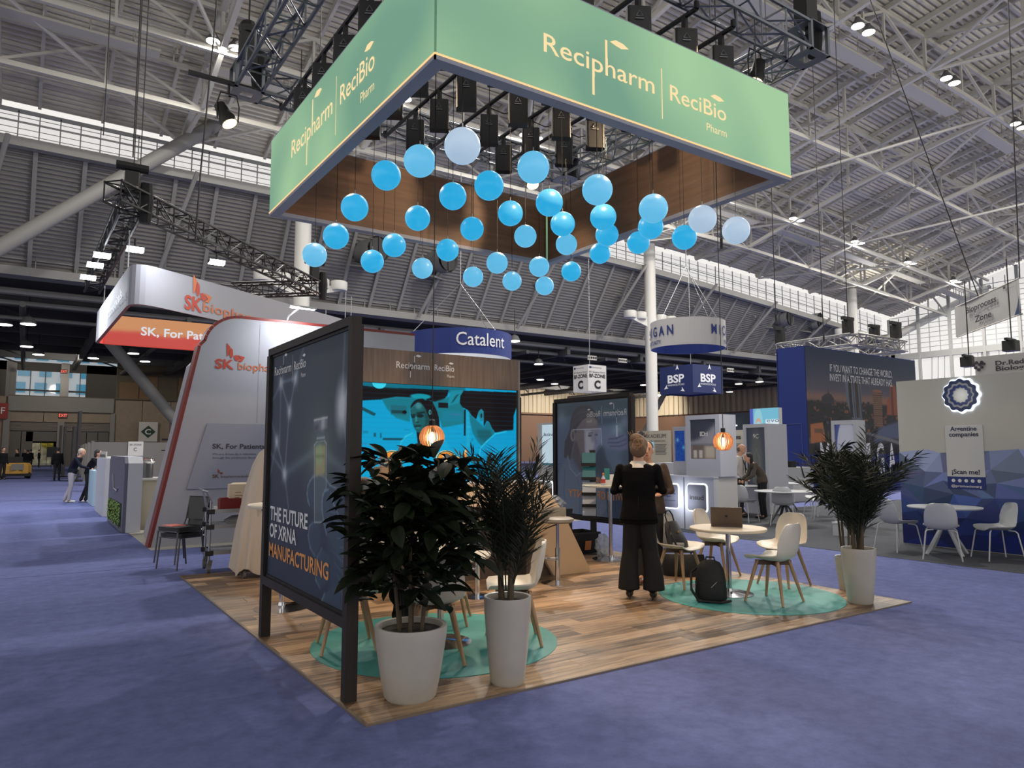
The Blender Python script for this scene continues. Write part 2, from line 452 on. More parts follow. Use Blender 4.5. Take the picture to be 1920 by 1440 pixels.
# window strip (window_1): mullions and panes
panem = mat('frosted_glazing', (236, 240, 242), 0.4, trans=0.0, alpha=0.12)
wn = struct('window_1', MB().box(-36, 40, 44.98, 45.1, 19.5, 19.7).box(-36, 38, 44.95, 45.1, 17.95, 18.1), mat('mullion', (150, 152, 154), 0.5))
cols = []; x = -4.0
while x < XE - .5: cols.append(x); x += .95 + max(0, (x-30)) * .012
pm = {}; frm = MB(); far = MB(); cnt = 0
for i in range(len(cols)-1):
    a, b = cols[i], cols[i+1]; za, zb_, ta, tb = zbot(a), zbot(b), ztop(a), ztop(b)
    frm.beam((a, 45, za), (a, 45, ta), .04 if i % 2 else .07, .06)
    for k in range(5):
        f0, f1 = k/5, (k+1)/5
        q = [(a+.04, 45.02, za+(ta-za)*f0+.03), (b-.04, 45.02, zb_+(tb-zb_)*f0+.03), (b-.04, 45.02, zb_+(tb-zb_)*f1-.03), (a+.04, 45.02, za+(ta-za)*f1-.03)]
        frm.beam((a, 45, za+(ta-za)*f0), (b, 45, zb_+(tb-zb_)*f0), .03, .03)
        if cnt < 290:
            key = (round(b-a, 3), round((ta-za), 3), round(tb-zb_, 3), k)
            if key not in pm: mm = MB(); mm.prism([(v[0]-a, v[1]-45, v[2]-za) for v in q], (0, .02, 0)); pm[key] = mm.mesh('pane'); pm[key].materials.append(panem)
            obj('pane', pm[key], None, wn, loc=(a, 45, za)); cnt += 1
        else: far.prism(q, (0, .02, 0))
obj('glazing_bars', frm, mat('mullion', (150, 152, 154), 0.5), wn)
o = obj('far_panes', far, panem, wn); o['kind'] = 'stuff'

# end wall (right): glazed grid window_2
fr = MB(); lo = 9.4
ys = [45 - 3.4*i for i in range(24)]
wn2 = struct('window_2', MB().box(XE-.2, XE+.2, -36, 45.5, 12.2, 12.9), mat('frame_white', (170, 170, 166), 0.5))
for i, y in enumerate(ys[:-1]):
    y2 = ys[i+1]; tp = roof(XE, y)-.1; tp2 = roof(XE, y2)-.1
    fr.beam((XE-.1, y, 0), (XE-.1, y, tp), .28)
    obj('pane', MB().prism([(XE, y-.15, 12.9), (XE, y2+.15, 12.9), (XE, y2+.15, tp2), (XE, y-.15, tp)], (.02, 0, 0)), panem, wn2, center=True)
    obj('pane', MB().prism([(XE+.6, y-.15, 5), (XE+.6, y2+.15, 5), (XE+.1, y2+.15, 12.2), (XE+.1, y-.15, 12.2)], (.02, 0, 0)), panem, wn2, center=True)
    for k in (1, 2): fr.beam((XE, y-3.4*k/3, 12.9), (XE, y-3.4*k/3, min(tp, tp2)), .07)
    for k in range(1, 5): fr.beam((XE+.5, y-3.4*k/5, 5), (XE, y-3.4*k/5-.6, 12.2), .06)
for k in range(22):
    z = 12.9 + k*.55
    if z < roof(XE, 30): fr.beam((XE, -36, z), (XE, 45 if z < roof(XE, 44) else 36 if z < roof(XE, 36) else 30, z), .06)
obj('glazing_bars', fr, mat('frame_white', (170, 170, 166), 0.5), wn2)
se = struct('wall_right', MB().box(XE+.6, XE+.9, 49.8, 90, 0, 11.8), mat('brown_wall', (112, 84, 66), 0.7))
m_ = MB(); y = 50.0
while y < 89: m_.box(XE+.1, XE+.6, y, y+.5, 7.3, 11.6).box(XE+.35, XE+.6, y+.5, y+1, 7.3, 11.6); y += 1.0
obj('curtain', m_, mat('beige_curtain', (186, 172, 148), 0.8, noise=0.12, nscale=3, stretch=(1, 1, .02)), se)
struct('wall_right', MB().box(XE-.1, XE+.3, -36, 45, 0, 5).box(XE-.2, XE+1.2, 44.4, 46, 0, 15.5), mat('end_wall', (150, 146, 138), 0.8))

# ---------------- roof ----------------
deck_m = mat('roof_deck', (206, 200, 186), 0.7)
mb = MB(); xs2 = [-36, -20, -10, 0, 10, 20, 30, 40, 48, 56, 64, 72, 80, XE+1]; y = -14.0; yp = []
while y < 45:
    yp += [(y, 0), (y+.14, 0), (y+.17, .16), (y+.31, .16)]; y += .34
yp.append((45.2, 0))
for x in xs2:
    for y, o in yp: mb.v.append((x, y, roof(x, min(y, 45)) + .5 + o))
K = len(yp)
for i in range(len(xs2)-1):
    for j in range(K-1): mb.f.append((i*K+j, i*K+j+1, (i+1)*K+j+1, (i+1)*K+j))
ce = struct('ceiling', mb, deck_m)
def along_y(x, y0, y1, dz, w, h, n=10):
    m_ = MB()
    for i in range(n):
        a = y0 + (y1-y0)*i/n; b = y0 + (y1-y0)*(i+1)/n
        m_.beam((x, a, roof(x, a)+dz), (x, b, roof(x, b)+dz), w, h)
    return m_
x = -15.0
while x < XE:
    obj('purlin', along_y(x, -14, 44.8, .28, .16, .3, 12), wpaint, ce); x += 2.95
x = -10.9
k = 0
while x < XE:   # primary trusses along y
    m_ = along_y(x, -14, 44.8, .05, .3, .35, 12)
    yy = [44.5, 38.6, 34.7, 29.6, 24.5, 19.5, 14.5, 9.5, 4.5, -.5, -5.5]
    for i in range(1, len(yy)-1):
        a, b = yy[i], yy[i+1]; za, zb_ = roof(x, a)-2.1, roof(x, b)-2.1
        m_.beam((x, a, za), (x, b, zb_), .24, .28); m_.beam((x, a, za), (x, a, za+2.1), .16)
        mid = (a+b)/2
        if i % 2: m_.beam((x, a, za+2.1), (x, b, zb_), .15)
        else: m_.beam((x, a, za), (x, b, zb_+2.1), .15)
    m_.beam((x, yy[1], roof(x, yy[1])-2.1), (x, 44.7, roof(x, 44.7)), .2)
    obj('roof_truss', m_, wpaint, ce); x += 8.85; k += 1
for yl in (39.0, 34.7, 27.0, 19.5, 12.0, 4.5):    # longitudinal trusses along x
    m_ = MB(); x = -10.9; i = 0
    while x < XE-2:
        x2 = x + 4.425; z1, z2 = roof(x, yl), roof(x2, yl)
        m_.beam((x, yl, z1-2.1), (x2, yl, z2-2.1), .22, .25).beam((x, yl, z1), (x2, yl, z2), .2)
        if i % 2: m_.beam((x, yl, z1), (x2, yl, z2-2.1), .14)
        else: m_.beam((x, yl, z1-2.1), (x2, yl, z2), .14)
        m_.beam((x, yl, z1-2.1), (x, yl, z1), .12)
        x = x2; i += 1
    obj('roof_truss', m_, wpaint, ce)
# flat x-bracing pipes
m_ = MB(); x = -10.9; i = 0
while x < XE-9:
    for a, b in ((34.7, 44.5), (19.5, 34.7), (4.5, 19.5)):
        y1, y2 = (a, b) if i % 2 else (b, a)
        z1 = roof(x, y1)-(2.1 if y1 < 44 else .3); z2 = roof(x+8.85, y2)-(2.1 if y2 < 44 else .3)
        m_.tube([(x, y1, z1), (x+8.85, y2, z2)], .10, 6)
    x += 8.85; i += 1
obj('wind_brace', m_, wpaint, ce)
# thin sprinkler pipes along x
for yl in (42, 31.5, 23.5, 15.5, 8):
    m_ = MB(); 
    for a, b in zip(xs2[:-1], xs2[1:]): m_.tube([(a, yl, roof(a, yl)-.15), (b, yl, roof(b, yl)-.15)], .06, 6)
    obj('sprinkler_pipe', m_, wpaint, ce)
# catwalks beside the two light rows
for yl in (36.2, 21.0):
    x = -10.9
    while x < XE-5:
        z1 = roof(x, yl)-1.9; z2 = roof(x+8.85, yl)-1.9; m_ = MB()
        m_.beam((x, yl, z1), (x+6.4, yl, z1+(z2-z1)*.72), .8, .12)
        for s in (-.5, .5):
            for h in (.55, 1.05): m_.beam((x, yl+s, z1+h), (x+8.85, yl+s, z2+h), .05)
            for q in range(5): t = q/5; m_.beam((x+8.85*t, yl+s, z1+(z2-z1)*t), (x+8.85*t, yl+s, z1+(z2-z1)*t+1.05), .05)
        obj('catwalk', m_, mat('catwalk_white', (186, 182, 172), .6), ce); x += 8.85
# high-bay lights in pairs (each pair on one bracket)
lens = glow('high_bay_lens', (255, 252, 244), 14)
def highbay():
    t = thing('high_bay_light', 'x', 'ceiling light')
    obj('bracket', MB().box(-.75, .75, -.06, .06, .42, .5).box(-.06, .06, -.06, .06, .5, .9), wpaint, t)
    for s in (-.5, .5):
        hg_ = obj('housing', MB().lathe([(.12, .42), (.16, .3), (.3, .1), (.33, 0), (.31, -.02)], 16, (s, 0, 0)), mat('lamp_grey', (90, 90, 90), .4), t, smooth=True)
        obj('lens_ring', MB().lathe([(.14, -.03), (.30, -.03), (.30, -.05), (.14, -.05)], 18, (s, 0, 0)), lens, hg_)
    return t
hb = highbay(); first = True
rows = [(34.7, 6.8, 8.85, 10, 'far row of roof lights'), (19.5, 16.2, 9.2, 7, 'near row of roof lights')]
rowname = {34.7: 'the far catwalk', 19.5: 'the near catwalk'}
ordn = ['leftmost', 'second', 'third', 'fourth', 'fifth', 'sixth', 'seventh', 'eighth', 'ninth', 'tenth']
for yl, x0, dx, n, gname in rows:
    for i in range(n):
        x = x0 + dx*i
        if x > XE-3: continue
        z = roof(x, yl) - (2.0 if yl > 30 else 2.4)
        lb = 'pair of round white high-bay lamps under %s, %s from the left' % (rowname[yl], ordn[i])
        if first: hb.location = (x, yl-.6, z); hb['label'] = lb; hb['group'] = gname; first = False
        else: dup(hb, (x, yl-.6, z), None, lb, gname)
        if i % 2 == 0 or yl < 30: lamp('AREA', 'high_bay_lamp', (x, yl-.6, z-.12), 2300, (1, .96, .88), 0.9)

# white steel columns
cm = mat('column_white', (196, 194, 188), 0.5)
def column(px, yb, r, lab, tree=True):
    b = AY(px, 560, yb); t = thing('steel_column', lab, 'column', (b.x, b.y, 0))
    zt = roof(b.x, b.y) - .4
    obj('shaft', MB().lathe([(r, 0), (r, zt)], 20), cm, t, smooth=True)
    zc = 11.2 + (b.x-14)*.03
    if tree:
        for a, hh in ((-.9, 0), (.9, 0)):
            m_ = MB()
            m_.prism([(0, -.1, zc), (math.copysign(2.6, a), -.1, zc+.7), (math.copysign(2.6, a), -.1, zc+.9), (0, -.1, zc+1.0), (0, -.1, zc-1)][0:4], (0, .2, 0))
            obj('lamp_arm', m_, cm, t)
            for q in (1.2, 2.4):
                obj('uplight', MB().lathe([(.5, .9), (.55, 1.0), (.55, 1.45), (.48, 1.5)], 16, (math.copysign(q, a), 0, zc-.2)), cm, t, smooth=True)
        lamp('SPOT', 'roof_uplight', (b.x-.4, b.y-1.3, zc+1.6), 900 if px < 600 else 2600, (1, .96, .86), .3, (b.x-3, b.y-9, zc+12), 120, .9)
    return t
column(565, 44.0, .5, 'white round steel column with lamp arms behind the red and white hanging sign')
column(1219, 44.0, .5, 'white round steel column with lamp arms behind the white ring sign')
column(1597, 42.0, .5, 'white round steel column rising behind the blue booth tower')
column(1841, 44.0, .5, 'white round steel column at the glazed end wall', False)
for x, y in ((34, -10), (64, -9), (8, -9)): lamp('SPOT', 'roof_uplight', (x, y, 13), 6500, (1, .95, .84), .4, (x+1, y+12, 26), 140, .9)  # unseen uplights added to brighten the roof; no columns are built here
# big raking struts
def strut(name, a, b, r, lab):
    a = V(a); b = V(b); t = thing(name, lab, 'strut', a)
    obj('tube', MB().tube([a, b], r, 16), cm if a.x > 40 else mat('strut_grey', (128, 127, 124), .6), t, smooth=True, world=True)
    obj('end_plate', MB().tube([b, b + (b-a).normalized()*.4], r*.5, 8), rib_m, t, world=True)
strut('raking_strut', AY(-260, 612, 43), AY(470, 196, 43), .39, 'thick grey raking strut crossing the dark cladding at upper left')
strut('raking_strut', AY(330, 790, 60), AY(205, 640, 60), .42, 'thick grey raking strut under the gallery by the red and white sign')
strut('raking_strut', AX(1660, 640, 84.0), AY(1850, 540, 36), .45, 'white raking strut in front of the glazed end wall')
strut('raking_strut', AY(1205, 815, 75), AY(1258, 715, 75), .4, 'pale raking strut beside the white column, leaning right')
strut('raking_strut', AY(1460, 800, 75), AY(1400, 700, 75), .4, 'pale raking strut left of the blue tower, leaning left')
strut('raking_strut', AY(1430, 820, 80), AY(1380, 700, 80), .4, 'thinner pale raking strut just left of the other leaning one')

# ---------------- side hall under the gallery ----------------
dk = mat('side_hall_ceiling', (52, 51, 50), 0.8)
struct('ceiling', MB().box(-36, XE, 49.8, 90, 11.6, 11.8), dk)
mb = MB()
sb = COL.objects['ceiling.001']
for i, yy in enumerate((54, 60, 66, 72, 78, 84)):
    m_ = MB().box(-36, XE, yy-.2, yy+.2, 10.6, 11.6)
    obj('ceiling_beam', m_, mat('side_beam', (66, 66, 66), .7), sb)
for x in range(-14, 84, 9):
    m_ = MB().box(x-.18, x+.18, 50, 90, 10.2, 10.9)
    for yy in range(52, 86, 8): m_.beam((x, yy, 11.4), (x+4.5, yy+4, 10.4), .12)
    m_.tube([(x+4.5, 50, 10.1), (x+4.5, 90, 10.1)], .18, 8)
    obj('ceiling_truss', m_, mat('side_beam', (66, 66, 66), .7), sb)
tan = mat('tan_panel', (132, 116, 98), 0.6, noise=0.08, nscale=2)
tan2 = mat('brown_wall', (112, 84, 66), 0.7)
beige = mat('beige_curtain', (186, 172, 148), 0.8, noise=0.12, nscale=3, stretch=(1, 1, .02))
wc = struct('wall_back', MB().box(-36, -1.3, 90, 90.3, 0, 7.2).box(7.9, XE, 90, 90.3, 0, 2), tan)
for i in range(6): obj('wall_panel', MB().box(7.9+2.9*i, 10.75+2.9*i, 89.9, 90, 0, 7.2), tan, wc)
for i in range(5): obj('wall_panel', MB().box(-15.9+2.9*i, -13.05+2.9*i, 89.9, 90, 0, 7.2), tan, wc)
obj('lower_wall', MB().box(25.4, XE, 89.9, 90, 0, 7.3), tan2, wc)
m_ = MB(); x = 25.4
while x < XE: m_.box(x, x+.45, 89.62, 90, 7.3, 11.6).box(x+.45, x+.8, 89.75, 90, 7.3, 11.6); x += .8
obj('curtain', m_, beige, wc)
obj('curtain_rail', MB().box(25.4, XE, 89.3, 89.6, 7.2, 7.45), tan2, wc)
# gallery: spandrel, floor, glass, windows
gr = mat('spandrel_grey', (120, 116, 110), .6)
obj('spandrel', MB().box(-1.6, 7.9, 89.4, 90, 5.72, 7.25), gr, wc)
obj('head_panel', MB().box(-1.35, 1.5, 89.8, 90, 4.63, 5.7).box(1.55, 4.6, 89.8, 90, 4.63, 5.7).box(4.65, 7.7, 89.8, 90, 4.63, 5.7), tan, wc)
obj('pillar', MB().box(-1.9, -1.34, 89.6, 90.2, 0, 5.72).box(2.8, 3.4, 89.6, 90.2, 0, 4.63).box(7.65, 8.1, 89.6, 90.2, 0, 5.72), gr, wc)
for n, (a, b) in enumerate(((-1.34, 2.8), (3.4, 7.65))):
    d = struct('door_%d' % (n+1), MB().box(a, b, 90.2, 90.3, 3.6, 4.63), mat('shutter_box', (90, 80, 70), .6))
    for k in range(7): obj('shutter_slat', MB().box(a, b, 90.0, 90.2, 3.72+k*.13, 3.81+k*.13), mat('shutter_grey', (118, 108, 98), .5), d)
    w4 = (b-a)/4
    for k in range(4):
        if n == 0 and k in (2, 3): continue
        obj('door_leaf', MB().box(a+w4*k+.03, a+w4*(k+1)-.03, 90.2, 90.3, 0, 3.6), mat('door_grey', (92, 86, 80), .6), d)
    if n == 0:
        obj('door_header', MB().box(a+w4*1.4, b, 90.2, 90.3, 2.6, 3.6), mat('door_grey', (92, 86, 80), .6), d)
        obj('door_jamb', MB().box(1.4, 1.45, 90.2, 90.3, 0, 2.6).box(2.0, 2.04, 90.2, 90.3, 0, 2.6), black, d)
struct('wall_left', MB().box(-36, 30, 97, 97.3, 0, 7).box(-36, -1.3, 90.3, 97, 0, 0.1), mat('far_lobby', (70, 64, 58), .8))
COL.objects['wall_left'].data.clear_geometry()
me = MB().box(-36, .2, 97, 97.3, 0, 6.9).box(2.75, 30, 97, 97.3, 0, 6.9).box(.2, 2.75, 97, 97.3, 2.5, 6.9).mesh('wl'); 
COL.objects['wall_left'].data = me; me.materials.append(mat('far_lobby', (70, 64, 58), .8))
struct('floor', MB().box(-36, 40, 90, 112, -.05, 0).box(-36, 40, 90, 97, 6.9, 7.1), mat('concrete', (96, 92, 88), .8))
# upper windows looking out
w3 = struct('window_3', MB().box(-36, -1.3, 97, 97.2, 7.1, 11.6).box(5.6, 40, 97, 97.2, 7.1, 11.6).box(-36, 40, 97, 97.2, 10.6, 11.6), mat('lobby_dark', (58, 52, 46), .7))
mb = MB()
for x in (-1.2, .2, 1.6, 3.2, 3.7, 5.0): mb.beam((x, 96.9, 7.1), (x, 96.9, 10.6), .09)
mb.beam((-1.3, 96.9, 8.4), (5.6, 96.9, 8.4), .2).beam((-1.3, 96.9, 7.2), (5.6, 96.9, 7.2), .1).box(3.1, 3.8, 96.6, 96.9, 7.1, 11)
obj('glazing_bars', mb, mat('dark_frame', (46, 46, 48), .5), w3)
for a, b in ((-1.2, .2), (.2, 1.6), (1.6, 3.1), (3.8, 5.0)):
    for z0, z1 in ((7.2, 8.3), (8.5, 10.6)): obj('pane', MB().box(a+.05, b-.05, 96.95, 96.97, z0, z1), mat('clear_glass', (230, 240, 245), .05, alpha=.12), w3)
mb = MB().box(2.85, 3.6, 89.6, 90.3, 7.25, 10.9)
obj('gallery_pillar', mb, mat('gallery_pillar', (110, 100, 90), .35), wc); obj('gallery_pillar', MB().lathe([(.45, 7.25), (.45, 11)], 16, (-1.5, 92, 0)), gr, wc)
obj('gallery_rail', MB().box(-1.6, 25, 89.5, 89.6, 7.25, 7.35).box(8.1, 25.4, 90, 90.2, 7.2, 11.6), mat('olive_panel', (78, 68, 46), .5), wc)
obj('gallery_doors', MB().box(8.4, 10.3, 89.9, 90, 7.3, 9.2).box(10.4, 12.2, 89.9, 90, 7.3, 10.0).box(14.4, 16, 89.9, 90, 7.3, 10), mat('brown_doors', (104, 78, 48), .5), wc)
# facade across the street
t = thing('building', 'pale building with blue windows seen through the upper lobby glass', 'building', (2, 125, 0))
obj('facade', MB().box(-12, 24, 0, 1, 0, 30), mat('facade_pale', (196, 208, 220), .8), t)
wmesh = None
for i in range(12):
    for j in range(5):
        mm = MB().box(0, 1.5, -.1, 0, 0, 1.5)
        if wmesh is None: wmesh = mm.mesh('window'); wmesh.materials.append(mat('blue_glass', (70, 150, 190), .2)); 
        obj('window', wmesh, None, t, loc=(-9 + i*2.6 + (j % 2)*.5, 0, 5.2 + j*2.4))
t = thing('street_display', 'bright street scene beyond the open lobby door', 'display', (1.5, 111, 0))
obj('backdrop', MB().box(-6, 9, 0, .2, 0, 8), mat('bright_street', (240, 226, 190), .8, noise=.5, nscale=1.4), t)
obj('foliage', MB().ell((2.2, -1, 3.2), 2.2, .6, 1.8, 10, 6), mat('yellow_foliage', (206, 190, 70), .9, noise=.4, nscale=3), t)
# hanging side-hall lamps
lm = glow('side_lamp_glow', (255, 250, 240), 9)
st = None
spots = [(53, 608, 9.3), (50, 650, 9.3), (72, 665, 9.3), (175, 672, 9.3), (250, 663, 9.3), (272, 678, 9.3), (9, 609, 9.6), (1010, 683, 9.3), (1013, 712, 9.3), (1207, 722, 9.2), (1368, 735, 9.2), (1424, 716, 9.2), (1040, 720, 9.2), (1385, 720, 9.3), (965, 640, 10)]
where = ['above the lobby gallery, nearest to the left edge', 'above the lobby gallery, lowest bright one', 'above the lobby, right of the lowest bright one', 'left of the red sign strut', 'under the red sign', 'under the red sign, rightmost', 'at the very left edge', 'right of the blue ring sign, upper', 'right of the blue ring sign, lower', 'at the white column foot', 'below the blue cube sign', 'left of the blue tower', 'left of the white zone cube', 'right of the blue cube sign', 'behind the blue ring sign']
for (px, py, z), wh in zip(spots, where):
    p = G(px, py, z)
    if p.y > 88: p = AY(px, py, 87.0)
    if st is None:
        st = thing('pendant_downlight', 'small round white lamp hanging %s' % wh, 'ceiling light', p, 0, 'small lamps of the low side hall')
        lb_ = obj('lamp_body', MB().lathe([(.1, .5), (.28, .4), (.42, .1), (.42, .02)], 12), mat('lamp_grey', (90, 90, 90), .4), st)
        obj('lamp_lens', MB().lathe([(.4, .02), (.4, -.02)], 12), lm, lb_)
        obj('rod', MB().tube([(0, 0, .5), (0, 0, 2.45)], .03, 5), black, st)
    else: dup(st, p, None, 'small round white lamp hanging %s' % wh)
for x, e in ((34, 1700), (50, 1700), (66, 1700), (80, 1700), (3, 450)): lamp('AREA', 'side_hall_fill', (x, 78, 10), e, (1, .93, .82), 1.2, (x+2, 90, 6))  # added fill without fixtures, brightens the back wall and curtains
# exit sign & wall signs
def sign_box(name, lab, cat, x, y, z0, w_, h_, m):
    t = thing(name, lab, cat, (x, y, z0)); obj('board', MB().box(0, w_, -.1, 0, 0, h_), m, t); return t
p = AY(109, 783, 89.6); t = sign_box('exit_sign', 'lit red exit sign above the lobby doors', 'sign', p.x, p.y, p.z, .85, .5, mat('exit_box', (60, 30, 26), .5))
text(t, 'EXIT', (p.x+.05, p.y-.12, p.z+.08), X_, Z_, glow('exit_red', (255, 110, 90), 1.6), width=.75, height=.34)
p = AY(259, 828, 89.6); t = sign_box('hall_letter_sign', 'square white sign with a green diamond and letter C', 'sign', p.x, p.y, p.z, 1.9, 2.2, mat('sign_white', (190, 186, 178), .6))
mb = MB(); poly2(mb, [(.95, .4), (1.7, 1.1), (.95, 1.8), (.2, 1.1)], (p.x, p.y-.1, p.z), X_, Z_, .02); obj('diamond', mb, mat('dark_green', (34, 58, 44), .6), t, world=True)
text(t, 'C', (p.x+.62, p.y-.13, p.z+.82), X_, Z_, white, width=.6, height=.6, bold=.02)
p = AY(-6, 785, 89.4); t = sign_box('fire_sign', 'red and white fire notice at the left edge', 'sign', p.x, p.y, p.z, .9, 1.6, mat('fire_red', (130, 34, 28), .6))
text(t, 'F', (p.x+.3, p.y-.13, p.z+.5), X_, Z_, white, width=.35, height=.7)
p = AY(113, 700, 89.5); t = sign_box('exit_sign', 'lit red exit sign on the upper lobby pillar', 'sign', p.x, p.y, p.z, .65, .45, mat('exit_box', (60, 30, 26), .5))
text(t, 'EXIT', (p.x+.05, p.y-.12, p.z+.08), X_, Z_, glow('exit_red', (255, 110, 90), 1.6), width=.55, height=.28)
# louvred vents boxes (four-hole plates) below gallery
for i, (px, py) in enumerate(((1111, 671), (1168, 676), (1370, 694))):
    p = AY(px, py, 48.3); t = thing('speaker_plate', ['white four-hole plate above the zone cube', 'white four-hole plate left of the white column', 'white four-hole plate right of the blue cube sign'][i], 'fixture', p)
    obj('plate', MB().box(-.5, .5, 0, .1, -.2, .2), mat('plate_white', (200, 196, 186), .6), t)
    for k in range(4): obj('hole', MB().tube([(-.37+.25*k, -.02, 0), (-.37+.25*k, 0, 0)], .1, 10), black, t)
# ================= MAIN BOOTH =================
BX0, BX1, BY0, BY1 = 1.75, 7.85, 4.09, 10.15; FZ = .012
bf = thing('booth_floor', 'square wood-plank booth floor on the blue carpet', 'floor', (BX0, BY0, 0)); 
obj('underlay', MB().box(0, BX1-BX0, 0, BY1-BY0, 0, .004), mat('underlay_dark', (40, 34, 28), .8), bf)
plank_m = wood_mat('plank_oak', (84, 64, 48), (186, 154, 122), 'x', 1.0, .42, objvar=.30, contrast=1.35)
pw = .178; pl = 1.22; cache = {}
rn = random.Random(3)
for r in range(34):
    y = r*pw; off = rn.random()*pl; x = -off
    while x < BX1-BX0:
        a, b = max(x, 0), min(x+pl, BX1-BX0)
        if b-a > .03:
            L = round(b-a, 2)
            if L not in cache:
                cache[L] = MB().box(.001, L-.001, .001, pw-.001, 0, FZ-.004).mesh('plank'); cache[L].materials.append(plank_m)
            obj('plank', cache[L], None, bf, loc=(a, y, .004))
        x += pl
obj('edge_trim', MB().box(-.02, 0, -.02, 6.08, 0, .013).box(0, 6.1, -.02, 0, 0, .013).box(6.1, 6.12, -.02, 6.08, 0, .013), mat('edge_trim', (120, 104, 88), .5), bf)
# teal rugs
teal = mat('teal_vinyl', (56, 142, 138), .55, noise=.05, nscale=6)
for (cx, cy, r, lab) in ((2.95, 5.5, 1.02, 'round teal floor mat under the table behind the big leafy plant'), (6.72, 5.25, .98, 'round teal floor mat under the table with the laptop')):
    o = obj('round_mat', MB().lathe([(r, 0), (r, .004)], 64), teal, None, loc=(cx, cy, FZ)); tag(o, lab, 'mat', 'round teal mats')
RZ = FZ+.0045

# ---- framed poster stands ----
dkw = wood_mat('dark_frame_wood', (26, 19, 15), (44, 34, 27), 'z', .6, .6)
redw = mat('red_brown_post', (84, 34, 26), .5)
def frame_stand(lab, x, y0, y1, z0, z1, t=.075):
    o = thing('poster_stand', lab, 'poster stand', (x, (y0+y1)/2, FZ))
    for y in (y0, y1): obj('post', MB().box(x-.04, x+.04, y-t/2, y+t/2, FZ, z1), dkw, o, world=True)
    obj('top_rail', MB().box(x-.04, x+.04, y0, y1, z1, z1+.06), dkw, o, world=True)
    obj('bottom_rail', MB().box(x-.04, x+.04, y0+t/2, y1-t/2, z0-.07, z0), dkw, o, world=True)
    obj('inner_frame', MB().box(x-.02, x+.02, y0+t/2, y0+t/2+.02, z0, z1).box(x-.02, x+.02, y1-t/2-.02, y1-t/2, z0, z1).box(x-.02, x+.02, y0+t/2, y1-t/2, z1-.02, z1).box(x-.02, x+.02, y0+t/2, y1-t/2, z0, z0+.02), mat('inner_black', (14, 14, 15), .5), o, world=True)
    o_bk = obj('backing', MB().box(x-.008, x+.008, y0+t/2, y1-t/2, z0, z1), mat('fabric_back', (40, 48, 58), .8), o, world=True)
    return o, o_bk
# art 1: vial held by gloved fingers, glowing network
A = Art(420, 430, (46, 58, 74))
A.glow(.55, .3, .45, (62, 78, 92), .6); A.glow(.15, .2, .4, (44, 60, 88), .6); A.glow(.3, .85, .45, (34, 42, 54), .8); A.glow(.75, .9, .3, (36, 46, 60), .8)
nodes = [(.135, .132), (.348, .128), (.273, .269), (.093, .396), (.229, .54), (.909, .28)]
for a, b in ((0, 2), (1, 2), (0, 1), (2, 4), (3, 4)): A.line(nodes[a], nodes[b], .010, (122, 144, 164), .6)
for a, b in (((.135, .132), (.02, .2)), ((.348, .128), (.5, -.06)), ((.135, .132), (.14, .45)), ((.909, .28), (.93, -.1)), ((.909, .28), (1.05, .13)), ((.909, .28), (1.0, .52)), ((.093, .396), (0, .3)), ((.229, .54), (.0, .45)), ((.093, .396), (.0, .56)), ((.229, .54), (.3, .68))): A.line(a, b, .011, (116, 138, 158), .5)
A.line((.229, .54), (.62, .44), .022, (98, 124, 138), .6); A.line((.74, .45), (1, .52), .022, (98, 124, 138), .55)
for p in nodes[:5]: A.glow(p[0], p[1], .05, (206, 218, 228), .75)
A.ell(.909, .28, .055, .085, (214, 220, 226), 1.2, .9)
A.glow(.685, .45, .2, (140, 156, 132), .55)
GL = (58, 78, 96); RM = (128, 152, 170)
palm_ = [(.814, .673), (1.024, .658), (1.042, 1.1), (.777, 1.1), (.83, .914), (.78, .782)]; A.poly(palm_, (48, 64, 80), 3)
f5 = [(.772, .965), (.743, .997), (.777, 1.04), (.971, 1.02), (.965, .895), (.832, .941)]; f4 = [(.729, .805), (.681, .842), (.658, .889), (.672, .93), (.718, .952), (.81, .91), (.824, .825)]; f3 = [(.622, .717), (.581, .735), (.568, .773), (.595, .815), (.654, .842), (.701, .808), (.718, .752), (.694, .714)]
idx = [(1.021, .599), (.917, .581), (.807, .566), (.742, .538), (.700, .529), (.664, .531), (.61, .54), (.574, .558), (.55, .58), (.542, .609), (.555, .635), (.575, .653), (.63, .675), (.73, .679), (.814, .673), (.917, .734), (1.028, .73)]
th = [(.787, .583), (.75, .588), (.729, .607), (.722, .63), (.724, .658), (.743, .7), (.778, .747), (.861, .79), (.962, .86), (1.021, .93), (1.03, .74), (1.001, .726), (.914, .68), (.852, .636), (.815, .596)]
for f in (f5, f4, f3): A.poly(f, GL, 2, .9); A.path(f[:5], .006, RM, .55); A.poly([(p[0]+.02, p[1]+.01) for p in f], (44, 58, 74), 5, .5)
A.poly(idx, GL, 2, .8); A.path(idx[:12], .006, RM, .7)
A.poly([(.614, .417), (.648, .402), (.732, .4), (.754, .411), (.771, .705), (.64, .715)], (112, 128, 128), 1, .45)
A.poly([(.626, .421), (.744, .418), (.747, .527), (.635, .537)], (186, 172, 118), 3, .8); A.ell(.676, .455, .04, .04, (150, 200, 150), .6, .55); A.line((.64, .46), (.73, .46), .008, (120, 124, 90), .6)
A.path([(.614, .417), (.64, .715), (.771, .705), (.754, .411), (.732, .4), (.648, .402), (.614, .417)], .004, (176, 192, 196), .7)
A.poly([(.645, .365), (.729, .361), (.731, .4), (.645, .402)], (92, 108, 120), 1); A.path([(.645, .39), (.731, .388)], .005, (180, 190, 196), .8)
